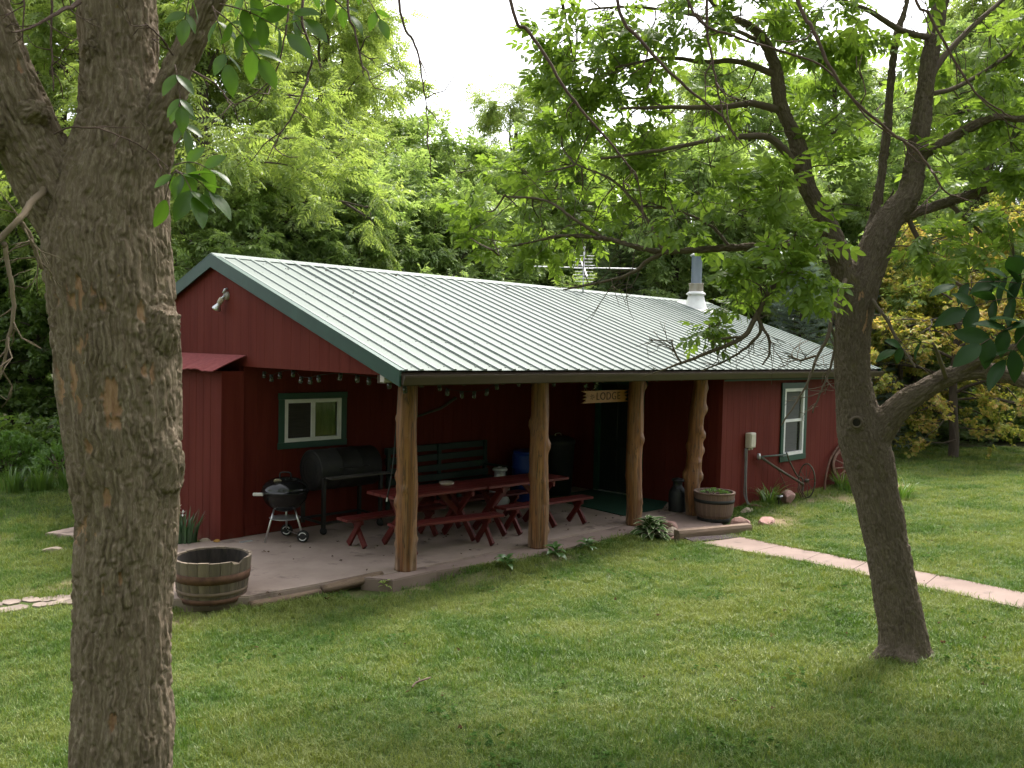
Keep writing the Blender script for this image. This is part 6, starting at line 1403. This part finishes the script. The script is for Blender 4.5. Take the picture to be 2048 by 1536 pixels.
# crown overhead, outside the picture
def clusters_mesh(cl, kind, ls, mat, seed, skel, t, name='crown', rad_tw=.0035, flat=.8):
    """leaf clusters (centre, radius, count) fed by thin branches from the nearest skeleton point"""
    r = np.random.default_rng(seed); mb = MB(); O, D = [], []
    S = np.concatenate(skel)
    for c, R, n in cl:
        c = np.asarray(c, float); base = S[((S-c)**2).sum(1).argmin()]; L0 = np.linalg.norm(c-base)
        if L0 > .05:
            mid = (base+c)/2+r.normal(0, .12*L0, 3)*.5; C = catmull(np.array([base, mid, c]), 6); mb.tube(C, np.linspace(min(.016, .004+.006*L0), .004, len(C)), 6)
        nt_w = max(3, n//7)
        for k in range(nt_w):
            d = unit(r.normal(0, 1, 3)*[1, 1, flat]+unit(c-base)*.5); e = c+d*R*r.uniform(.6, 1.1); m_ = c+d*R*.45+r.normal(0, .05*R, 3); mb.tube(np.array([c, m_, e]), [.004, .003, .0016], 4, cap=False)
            for g in range(int(round(n/nt_w))):
                f = r.uniform(.3, 1.05); O.append(c+(e-c)*f+r.normal(0, .02, 3)); D.append(unit(d*.6+r.normal(0, .6, 3)*[1, 1, .5]+[0, 0, -.15]))
    V = np.concatenate(mb.v); F = [np.concatenate(mb.f[4])]+([np.concatenate(mb.f[3])] if mb.f[3] else [])
    b = link('twigs', mesh_np('twigs', V, F, M_BARK_R if name != 'overhead_crown' else M_BARK_L, True)); par(b, t); b['kind'] = 'stuff'
    o = link(name, leaf_mesh(name, kind, O, D, ls*r.uniform(.75, 1.2, len(O)), mat, .8, r)); par(o, t); return o
r_ = np.random.default_rng(5); cl = []
for k in range(46):
    a = r_.uniform(0, 2*PI); q = 3.6*math.sqrt(r_.uniform(0, 1)); z = r_.uniform(5.3, 8.5)+.18*q*0; c = np.array([LT[0]+q*math.cos(a), LT[1]+q*math.sin(a), z])
    v = c-CAM_POS; dz = v@_f
    if dz > 0.3 and (768-CAM_F*(v@_u)/dz) > -140: continue
    cl.append((c, .75, 62))
skL = [catmull(np.array(p[0]), 6) for p in (main, left, leftb, right)]+[catmull(np.array(p[0]), 6) for p in bough]
clusters_mesh(cl, 'ash', .26, M_LEAF_R, 8, skL, lt, 'overhead_crown')

# ---------- right tree
dR = 6.3
RT = at(1808, 1312, dR); RT[2] = gz(RT[0], RT[1])
rt_ = empty('ash_tree', tuple(RT), 0, 'slender leaning ash tree with a knothole and a curved low limb at the right', 'tree', 'near ash trees on the lawn')
t_main = pxl([(1822, 1385, dR, 95), (1816, 1335, dR, 66), (1810, 1305, dR, 52), (1803, 1250, dR, 45), (1790, 1180, dR, 43), (1772, 1080, dR, 42), (1752, 990, dR, 43), (1738, 920, dR, 47), (1722, 860, dR, 46), (1710, 790, dR, 37), (1703, 720, dR, 34), (1706, 650, dR, 35), (1718, 580, dR, 38), (1742, 520, dR, 33), (1766, 460, dR, 29), (1797, 415, dR, 25), (1820, 384, dR, 22.5), (1834, 307, dR, 20), (1847, 205, dR, 18), (1862, 100, dR, 17), (1882, 0, dR, 16), (1910, -200, dR+.1, 16), (1930, -420, dR+.2, 11)])
t_left = pxl([(1708, 620, dR, 24), (1690, 555, dR-.02, 24), (1676, 505, dR-.05, 22), (1645, 430, dR-.1, 19), (1612, 370, dR-.12, 18), (1594, 285, dR-.15, 15), (1560, 205, dR-.2, 14), (1550, 130, dR-.2, 12), (1512, 61, dR-.2, 9), (1440, 20, dR-.2, 7), (1380, -60, dR-.2, 5)])
t_mid = pxl([(1738, 520, dR, 16), (1738, 470, dR+.05, 12), (1746, 440, dR+.08, 10), (1762, 358, dR+.1, 9), (1774, 256, dR+.12, 8), (1788, 102, dR+.12, 8), (1814, 0, dR+.12, 6), (1840, -150, dR+.1, 5)])
t_r1 = pxl([(1790, 440, dR, 16), (1830, 425, dR+.05, 12), (1895, 404, dR+.1, 11), (1972, 379, dR+.15, 10), (2048, 348, dR+.2, 9), (2200, 300, dR+.3, 6)])
t_r2 = pxl([(1815, 345, dR, 15), (1850, 310, dR-.05, 11), (1911, 271, dR-.1, 10), (1987, 235, dR-.15, 9), (2048, 238, dR-.2, 8), (2180, 220, dR-.3, 5)])
t_h = pxl([(1690, 515, dR-.03, 16), (1668, 499, dR-.1, 10), (1604, 489, dR-.15, 9), (1460, 496, dR-.2, 8), (1390, 500, dR-.2, 7.5), (1327, 504, dR-.2, 7), (1266, 492, dR-.2, 6), (1205, 476, dR-.2, 5.5), (1128, 471, dR-.15, 4.5), (1051, 486, dR-.1, 3.5), (985, 500, dR, 2.5)])
t_low = pxl([(1730, 905, dR, 40), (1757, 862, dR-.05, 36), (1785, 828, dR-.1, 31), (1815, 800, dR-.15, 27), (1845, 781, dR-.2, 24), (1892, 755, dR-.25, 21), (1950, 741, dR-.3, 20), (2005, 748, dR-.4, 19), (2060, 764, dR-.5, 18), (2180, 780, dR-.8, 15), (2400, 700, dR-1.2, 10)], .88)
t_low2 = pxl([(1900, 755, dR-.25, 14), (1940, 728, dR-.35, 12), (1988, 708, dR-.45, 11), (2048, 689, dR-.6, 10), (2150, 640, dR-.9, 7)])
knotr = pxl([(1718, 850, dR-.02, 30), (1716, 845, dR-.15, 15)])
trk = bark_body('trunk', [t_main, t_left, t_mid, t_r1, t_r2, t_h, t_low, t_low2, knotr]+[pxl([(1808, 1265, dR, 30), (1808+dx_*.7, 1305, dR+dz_*.5, 26), (1810+dx_*1.9, 1340, dR+dz_, 17)]) for dx_, dz_ in ((-38, -.06), (40, .0), (5, -.22))], .0080, M_BARK_R, .0115, 46.0, [(at(1752, 640, dR-.17), (.035, .2, .16), 0), (at(1738, 590, dR-.17), (.02, .2, .06), 0)], lump=.008); par(trk, rt_)  # pale bare-wood colour here paints in the sunlit patch on the stem
# knothole
kc = at(1713, 845, dR-.172); kn = unit(CAM_POS-kc); Rk = np.array(Vector(kn).to_track_quat('Z', 'Y').to_matrix())
mb = MB(); mb.lathe([(.0, -.03), (.024, -.025), (.027, .0), (.036, .008), (.044, 0.0), (.047, -.02)], 22, tuple(kc), Rk); kh = mb.build('knothole', M_BARK_R, None, True); par(kh, rt_)
mb = MB(); mb.lathe([(.0, .0005), (.026, .0005)], 22, tuple(kc), Rk); ki = mb.build('knothole_disc', surf('dark_knothole', (.012, .009, .007), (.02, .015, .011), (30, 30, 30), rough=1), None); par(ki, rt_)  # flat dark disc laid over the mouth of the knothole cup
b_side = [[(1555, 217, dR-.2, 8), (1500, 208, dR-.25, 6.5), (1435, 217, dR-.3, 5.5), (1340, 215, dR-.3, 4), (1245, 217, dR-.3, 2.5)],
          [(1594, 338, dR-.15, 9), (1560, 290, dR-.25, 8), (1522, 271, dR-.3, 7), (1440, 275, dR-.35, 5.5), (1358, 290, dR-.35, 4), (1200, 312, dR-.4, 2.5)],
          [(1548, 148, dR-.2, 7), (1480, 125, dR-.2, 5.5), (1409, 123, dR-.2, 4.5), (1320, 115, dR-.2, 3.5), (1230, 133, dR-.2, 2.2)],
          [(1327, 504, dR-.2, 5), (1290, 525, dR-.2, 4), (1266, 542, dR-.2, 3.5), (1220, 560, dR-.2, 3), (1179, 568, dR-.2, 2.2), (1120, 580, dR-.2, 1.5)],
          [(1205, 476, dR-.2, 3.5), (1150, 440, dR-.2, 3), (1090, 400, dR-.1, 2.5), (1010, 390, dR, 1.8)], [(1327, 504, dR-.2, 4), (1290, 440, dR-.15, 3), (1230, 370, dR-.1, 2.4), (1150, 330, dR, 1.6)],
          [(1460, 496, dR-.2, 3.5), (1420, 450, dR-.15, 2.8), (1360, 420, dR-.1, 2.2), (1280, 410, dR-.1, 1.6)], [(1550, 100, dR-.2, 5), (1470, 60, dR-.1, 4), (1370, 30, dR, 3.4), (1250, 20, dR+.1, 2.6), (1130, 30, dR+.2, 1.8)],
          [(1864, 77, dR, 7), (1800, 60, dR-.1, 6), (1740, 20, dR-.15, 5), (1660, -10, dR-.2, 4)], [(1843, 179, dR, 8), (1900, 100, dR+.1, 6), (1960, 40, dR+.2, 5), (2030, -20, dR+.3, 4)], [(1840, 190, dR, 6), (1920, 170, dR+.1, 4.5), (2048, 90, dR+.2, 3.4)],
          [(1800, 395, dR, 6), (1850, 500, dR+.05, 4.5), (1900, 560, dR+.1, 3.5), (1960, 590, dR+.1, 2.5)], [(1895, 404, dR+.1, 5), (1930, 440, dR+.1, 4), (2000, 500, dR+.1, 2.6)]]
limb_tubes('side_branches', [pxl(h) for h in b_side], M_BARK_R, rt_, 8, twigs=12, seed=9, tl=.42, tr_=.004, down=.02)
dead = [[(1668, 505, dR-.12, 8), (1642, 500, dR-.25, 7.5), (1581, 529, dR-.4, 6.5), (1532, 590, dR-.5, 6), (1512, 626, dR-.5, 5.5), (1483, 675, dR-.5, 5), (1422, 705, dR-.5, 4), (1363, 727, dR-.5, 3), (1330, 742, dR-.5, 2), (1300, 751, dR-.5, 1.4)],
        [(1514, 622, dR-.5, 4), (1522, 663, dR-.48, 3.6), (1500, 690, dR-.46, 3), (1471, 712, dR-.45, 2.6), (1407, 742, dR-.45, 1.6)], [(1518, 640, dR-.5, 3.4), (1535, 672, dR-.5, 3), (1540, 705, dR-.5, 2.4), (1525, 735, dR-.5, 1.6)],
        [(1690, 560, dR-.15, 5), (1676, 590, dR-.3, 5), (1666, 620, dR-.35, 4.6), (1654, 670, dR-.4, 4), (1632, 712, dR-.42, 3.4), (1617, 750, dR-.45, 2.8), (1593, 790, dR-.45, 2.2), (1551, 851, dR-.45, 1.4)],
        [(1660, 650, dR-.38, 3.6), (1672, 690, dR-.36, 3.2), (1660, 740, dR-.36, 2.6), (1640, 790, dR-.36, 2), (1625, 825, dR-.36, 1.4)], [(1632, 712, dR-.42, 2.6), (1600, 720, dR-.42, 2), (1575, 712, dR-.42, 1.4)],
        [(1483, 675, dR-.5, 3), (1440, 678, dR-.5, 2.4), (1420, 672, dR-.5, 1.6)], [(1363, 727, dR-.5, 2.4), (1345, 700, dR-.5, 1.8), (1338, 680, dR-.5, 1.3)], [(1745, 600, dR-.15, 4), (1775, 640, dR-.3, 3.4), (1800, 690, dR-.35, 2.8), (1830, 735, dR-.4, 2)]]
limb_tubes('dead_twigs', [pxl(h) for h in dead], M_BARK_R, rt_, 7, twigs=9, seed=13, tl=.24, tr_=.0032, down=.25)
CLS = [(1155, 60, 6.6, .40), (1215, 40, 6.4, .45), (1150, 170, 6.8, .35), (1230, 150, 6.4, .4), (1300, 60, 6.2, .4), (1400, 40, 6.0, .4), (1480, 30, 6, .35), (1150, 120, 6.5, .4),
       (1125, 260, 6.8, .30), (1190, 240, 6.5, .40), (1260, 230, 6.3, .3), (1140, 330, 6.8, .40), (1060, 350, 7, .32), (960, 420, 7, .3), (935, 470, 7, .26), (1050, 430, 6.8, .42), (1150, 420, 6.5, .42), (1250, 380, 6.3, .35), (1090, 455, 6.6, .26), (985, 480, 6.8, .22), (1190, 440, 6.4, .24),
       (1330, 340, 6.2, .35), (1420, 330, 6, .3), (1350, 430, 6, .35), (1480, 420, 5.9, .28), (1560, 400, 5.8, .22), (1500, 560, 5.8, .13), (1535, 540, 5.7, .2), (1475, 605, 5.9, .10), (1418, 650, 5.9, .06), (1560, 560, 5.7, .26), (1615, 550, 5.6, .2), (1590, 470, 5.7, .2),
       (1650, 250, 6.3, .3), (1480, 200, 6.4, .26), (1620, 130, 6.3, .3), (1560, 60, 6.2, .32), (1700, 60, 6.2, .38), (1660, 330, 6.2, .22), (1640, 20, 6.1, .3),
       (1900, 100, 6.6, .36), (1980, 60, 6.5, .42), (2040, 140, 6.5, .38), (1930, 220, 6.4, .3), (2020, 280, 6.2, .36), (1900, 330, 6.3, .3), (1980, 360, 6.2, .32), (2060, 420, 6.2, .38), (1840, 500, 6, .26), (1900, 470, 6, .32), (1960, 540, 6, .28), (2030, 520, 5.8, .3)]
cl = [(at(a, b, c), R, int(16+68*R) if b > 300 else int(26+92*R)) for a, b, c, R in CLS]
r_ = np.random.default_rng(15)
for k in range(22): cl.append((at(r_.uniform(950, 2500), r_.uniform(-900, -110), r_.uniform(5.4, 8)), .7, 70))
skR = [catmull(np.array(p[0]), 6) for p in (t_main, t_left, t_mid, t_r1, t_r2, t_h, t_low, t_low2)]+[catmull(np.array(pxl(h)[0]), 6) for h in b_side+dead[:2]]
clusters_mesh(cl, 'ash_hi', .175, M_LEAF_R, 18, skR, rt_, 'crown')
# broad leaves in a painted shade colour on the low limb, close to the camera
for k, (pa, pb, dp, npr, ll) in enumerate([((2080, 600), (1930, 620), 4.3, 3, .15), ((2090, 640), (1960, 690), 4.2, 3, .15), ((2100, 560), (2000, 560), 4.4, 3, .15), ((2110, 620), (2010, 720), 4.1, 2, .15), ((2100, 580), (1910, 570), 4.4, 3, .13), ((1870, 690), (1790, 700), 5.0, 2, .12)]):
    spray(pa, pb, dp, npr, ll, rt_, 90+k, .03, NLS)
limb_tubes('shade_twig', [pxl([(2400, 700, dR-1.2, 10), (2250, 620, 4.6, 6), (2100, 590, 4.4, 4), (2060, 600, 4.3, 3)]), pxl([(1893, 757, dR-.25, 5), (1880, 715, 5.4, 4), (1868, 690, 5.0, 2.5)])], M_BARK_R, rt_, 7)

# ================================================================== GRASS
def grass_object():
    r = np.random.default_rng(99); V, F, tid, w0 = [], [], [], 0
    NV = 6
    for v in range(NV):
        for k in range(18):
            a = r.uniform(0, 2*PI); q = .055*math.sqrt(r.uniform(0, 1)); o = np.array([q*math.cos(a), q*math.sin(a), -.005]); aa = r.uniform(0, 2*PI); d = np.array([math.cos(aa), math.sin(aa), 0]); s = np.array([-d[1], d[0], 0]); h = r.uniform(.028, .066); l = r.uniform(.2, 1.0)*h; w = r.uniform(.0024, .0040)
            b = w0; V += [o-s*w/2, o+s*w/2, o+d*l*.35+[0, 0, h*.6]-s*w*.42, o+d*l*.35+[0, 0, h*.6]+s*w*.42, o+d*l+[0, 0, h*(1-.25*l/h)]]; F += [(b, b+1, b+3), (b, b+3, b+2), (b+2, b+3, b+4)]; tid += [v+1]*5; w0 += 5
    # scatter points, dense near the viewer
    pts, scl = [], []
    for d0, d1, dens, sc in ((2.6, 5.5, 620, 1.0), (5.5, 9, 460, 1.05), (9, 14, 270, 1.2), (14, 21, 110, 1.5), (21, 30, 55, 1.9)):
        A = (d1*d1-d0*d0)/2*rad(92); n = int(A*dens); rr_ = np.sqrt(r.uniform(d0*d0, d1*d1, n)); th = CAM_YAW+r.uniform(-rad(46), rad(46), n)
        pts.append(np.stack([CAM_POS[0]+rr_*np.cos(th), CAM_POS[1]+rr_*np.sin(th)], -1)); scl.append(np.full(n, sc))
    def edge(a, b, n, w, sc):
        t = r.uniform(0, 1, n)[:, None]; pts.append(np.array(a)+(np.array(b)-np.array(a))*t+r.normal(0, w, (n, 2))); scl.append(np.full(n, sc)*r.uniform(.8, 1.25, n))
    for a, b, n in (((.85, .27), (2.1, .05), 130), ((2.1, .05), (4.2, .06), 200), ((-1.2, .62), (.2, .28), 130), ((6.7, .12), (11.9, .12), 420), ((-2.0, 1.2), (-1.2, .70), 60), ((4.45, -.55), (4.5, -.9), 25), ((5.7, -1.0), (6.5, -.9), 60), ((5.6, -.95), (6.6, .0), 60)): edge(a, b, n, .05, 1.55)
    for k in range(len(walk)-1):
        for s in (0, 1): edge(np.array(walk[k][s])+(-.03 if s == 0 else .03), np.array(walk[k+1][s])+(-.03 if s == 0 else .03), 55, .025, 1.25)
    for c, q, n in ((LT, .34, 60), (RT, .21, 55), ((-1.40, 1.13), .36, 45)):
        a = r.uniform(0, 2*PI, n); pts.append(np.stack([c[0]+q*np.cos(a), c[1]+q*np.sin(a)], -1)); scl.append(np.full(n, 1.5))
    P = np.concatenate(pts); S = np.concatenate(scl); x, y = P[:, 0], P[:, 1]
    keep = r.uniform(0, 1, len(x)) > bare_mask(x, y)*.93
    keep &= wood_mask(x, y) < .6
    keep &= ~((x > -.3) & (x < 12.0) & (y > .22) & (y < 8))                      # lodge
    def inside(poly, grow=0.0):
        c = np.mean(poly, 0); Q = c+(np.array(poly)-c)*(1+grow); res = np.zeros(len(x), bool); j = len(Q)-1
        for i in range(len(Q)):
            xi, yi, xj, yj = *Q[i], *Q[j]; cnd = ((yi > y) != (yj > y)) & (x < (xj-xi)*(y-yi)/(yj-yi+1e-12)+xi); res ^= cnd; j = i
        return res
    for poly in ([(-1.95, 1.25), (-1.20, 0.77), (-0.45, 0.66), (0.02, 0.60), (.22, .30), (.85, .30), (2.1, .10), (4.2, .11), (4.62, -.38), (5.5, -.78), (6.62, -.3), (6.62, 3.3), (-2, 3.4)], [(-1.62, 5.34), (-0.4, 5.8), (-0.35, 4.3), (-1.15, 4.4)]):
        keep &= ~inside(poly)
    keep &= ~inside([w[0] for w in walk]+[w[1] for w in walk][::-1])
    keep &= ~((x > -4.5) & (x < -1.75) & (abs(y-(2.42-.45*((x+4.4)/2.55)**2)) < .19) & (r.uniform(0, 1, len(x)) > .12))
    for c, q in ((LT, .30), (RT, .15), ((-1.47, 1.02), .30), ((5.98, -.1), .24), ((4.42, -.06), .18)): keep &= np.hypot(x-c[0], y-c[1]) > q
    x, y, S = x[keep], y[keep], S[keep]; n = len(x); z = ground_z(x, y)+.012*pnoise(np.stack([x*1.3, y*1.3, np.zeros_like(x)], -1))
    hn = 1+.35*pnoise(np.stack([x*.8, y*.8, np.full(n, 5.)], -1))
    V = np.concatenate([np.array(V), np.stack([x, y, z], -1)]); tid = np.concatenate([np.array(tid), np.zeros(n, int)])
    me = mesh_np('grass', V, [np.array(F)], None)
    a = me.attributes.new('tid', 'INT', 'POINT'); a.data.foreach_set('value', tid.astype(np.int32))
    rot = np.zeros((len(V), 3), np.float32); rot[-n:, 2] = r.uniform(0, 2*PI, n); rot[-n:, 0] = r.normal(0, .12, n)
    a = me.attributes.new('rot', 'FLOAT_VECTOR', 'POINT'); a.data.foreach_set('vector', rot.ravel())
    sc = np.ones((len(V), 3), np.float32); sc[-n:] = (S*r.uniform(.75, 1.25, n))[:, None]; sc[-n:, 2] *= np.clip(hn, .6, 1.5)/np.sqrt(S); a = me.attributes.new('scl', 'FLOAT_VECTOR', 'POINT'); a.data.foreach_set('vector', sc.ravel())
    m, nt_, out = new_mat('grass_blade')
    g = nt_.nodes.new('ShaderNodeNewGeometry'); oi = nt_.nodes.new('ShaderNodeObjectInfo')
    n1_ = N(nt_, 'ShaderNodeTexNoise', Scale=.9, Detail=5, Roughness=.6); L(nt_, g.outputs['Position'], n1_.inputs['Vector'])
    n2_ = N(nt_, 'ShaderNodeMath', operation='MULTIPLY_ADD'); L(nt_, oi.outputs['Random'], n2_.inputs[0]); n2_.inputs[1].default_value = .30; nx_ = N(nt_, 'ShaderNodeMath', operation='MULTIPLY_ADD'); L(nt_, n1_.outputs[0], nx_.inputs[0]); nx_.inputs[1].default_value = 1.7; nx_.inputs[2].default_value = -.35; L(nt_, nx_.outputs[0], n2_.inputs[2])
    n3_ = N(nt_, 'ShaderNodeMath', operation='MULTIPLY_ADD'); L(nt_, g.outputs['Random Per Island'], n3_.inputs[0]); n3_.inputs[1].default_value = .30; L(nt_, n2_.outputs[0], n3_.inputs[2])
    c = ramp(nt_, n3_.outputs[0], [(.40, (.036, .088, .015)), (.74, (.080, .150, .025)), (1.10, (.19, .225, .062))])
    d = nt_.nodes.new('ShaderNodeBsdfDiffuse'); t = nt_.nodes.new('ShaderNodeBsdfTranslucent'); L(nt_, c, d.inputs[0]); L(nt_, mix(nt_, 1., c, (1.3, 1.3, .6), 'MULTIPLY'), t.inputs[0])
    ms = nt_.nodes.new('ShaderNodeMixShader'); ms.inputs[0].default_value = .35; L(nt_, d.outputs[0], ms.inputs[1]); L(nt_, t.outputs[0], ms.inputs[2])
    gl = nt_.nodes.new('ShaderNodeBsdfGlossy'); gl.inputs['Roughness'].default_value = .4; m2 = nt_.nodes.new('ShaderNodeMixShader'); m2.inputs[0].default_value = .025; L(nt_, ms.outputs[0], m2.inputs[1]); L(nt_, gl.outputs[0], m2.inputs[2]); L(nt_, m2.outputs[0], out.inputs[0])
    me.materials.append(m)
    o = link('grass', me); tag(o, 'short mown grass blades covering the lawn', 'grass', kind='stuff')
    ng = bpy.data.node_groups.new('scatter_grass', 'GeometryNodeTree'); ng.interface.new_socket('Geometry', in_out='INPUT', socket_type='NodeSocketGeometry'); ng.interface.new_socket('Geometry', in_out='OUTPUT', socket_type='NodeSocketGeometry')
    gi, go = ng.nodes.new('NodeGroupInput'), ng.nodes.new('NodeGroupOutput')
    def named(nm, ty): q = ng.nodes.new('GeometryNodeInputNamedAttribute'); q.data_type = ty; q.inputs[0].default_value = nm; return q.outputs[0]
    T = named('tid', 'INT')
    def sep(k):
        cp = ng.nodes.new('FunctionNodeCompare'); cp.data_type = 'INT'; cp.operation = 'EQUAL'; ng.links.new(T, cp.inputs[2]); cp.inputs[3].default_value = k
        sp = ng.nodes.new('GeometryNodeSeparateGeometry'); sp.domain = 'POINT'; ng.links.new(gi.outputs[0], sp.inputs[0]); ng.links.new(cp.outputs[0], sp.inputs[1]); return sp.outputs[0]
    jn = ng.nodes.new('GeometryNodeJoinGeometry')
    for k in range(NV): gt = ng.nodes.new('GeometryNodeGeometryToInstance'); ng.links.new(sep(k+1), gt.inputs[0]); ng.links.new(gt.outputs[0], jn.inputs[0])
    ip = ng.nodes.new('GeometryNodeInstanceOnPoints'); ng.links.new(sep(0), ip.inputs['Points']); ng.links.new(jn.outputs[0], ip.inputs['Instance']); ip.inputs['Pick Instance'].default_value = True
    ri = ng.nodes.new('FunctionNodeRandomValue'); ri.data_type = 'INT'; ri.inputs[4].default_value = 0; ri.inputs[5].default_value = NV-1; ng.links.new(ri.outputs[2], ip.inputs['Instance Index'])
    ng.links.new(named('rot', 'FLOAT_VECTOR'), ip.inputs['Rotation']); ng.links.new(named('scl', 'FLOAT_VECTOR'), ip.inputs['Scale']); ng.links.new(ip.outputs[0], go.inputs[0])
    md = o.modifiers.new('scatter', 'NODES'); md.node_group = ng
    return n
N_TUFTS = grass_object()

r_ = np.random.default_rng(41); O, D = [], []
for _ in range(190):
    if r_.uniform() < .5: x, y, z = r_.uniform(-1, 6.3), r_.uniform(.2, 2.6)**1.0, .006
    else: x, y = r_.uniform(-4, 9), r_.uniform(-6.5, 0.2); z = gz(x, y)+.045
    if y < .55 and z < .01: z = -.006
    O.append((x, y, z)); a = r_.uniform(0, 2*PI); D.append((math.cos(a), math.sin(a), .1))
for _ in range(80):
    x = r_.uniform(.2, 11.5); y = 3.85-abs(r_.normal(0, .22)) if r_.uniform() < .7 else r_.uniform(.1, 3.6); O.append((x, y, roof_z(y)+.012)); a = r_.uniform(0, 2*PI); D.append((math.cos(a), math.sin(a), K*math.sin(a)))
tag(link('leaf_litter', leaf_mesh('leaf_litter', 'simple', O, D, r_.uniform(.03, .07, len(O)), leafy('dry_leaf', (.035, .022, .012), (.09, .055, .028), (1, .9, .7), .1, 5, gloss=0.0), 2.0, r_)), 'small dry leaves scattered over patio, lawn and roof', 'litter', kind='stuff')

O, D = [], []     # clover and plantain in the turf
for _ in range(70):
    cx, cy = r_.uniform(-4, 8), r_.uniform(-6.3, -.1)
    for k in range(int(r_.integers(5, 22))):
        x, y = cx+r_.normal(0, .12), cy+r_.normal(0, .10); a = r_.uniform(0, 2*PI); O.append((x, y, gz(x, y)+.03)); D.append((math.cos(a), math.sin(a), .25))
O = np.array(O); wx0, wy0 = np.array([w[0] for w in walk]), np.array([w[1] for w in walk])
keep = np.ones(len(O), bool)
for k in range(len(walk)-1):
    m_ = (wx0[k]+wy0[k+1])/2; keep &= np.hypot(O[:, 0]-m_[0], O[:, 1]-m_[1]) > .75
tag(link('clover', leaf_mesh('clover', 'simple', O[keep], np.array(D)[keep], r_.uniform(.05, .085, int(keep.sum())), leafy('clover_leaf', (.04, .09, .022), (.08, .14, .035), (1.2, 1.3, .7), .3, 5, gloss=0.0), 2.0, r_)), 'patches of clover and broad weeds in the turf', 'clover', kind='stuff')
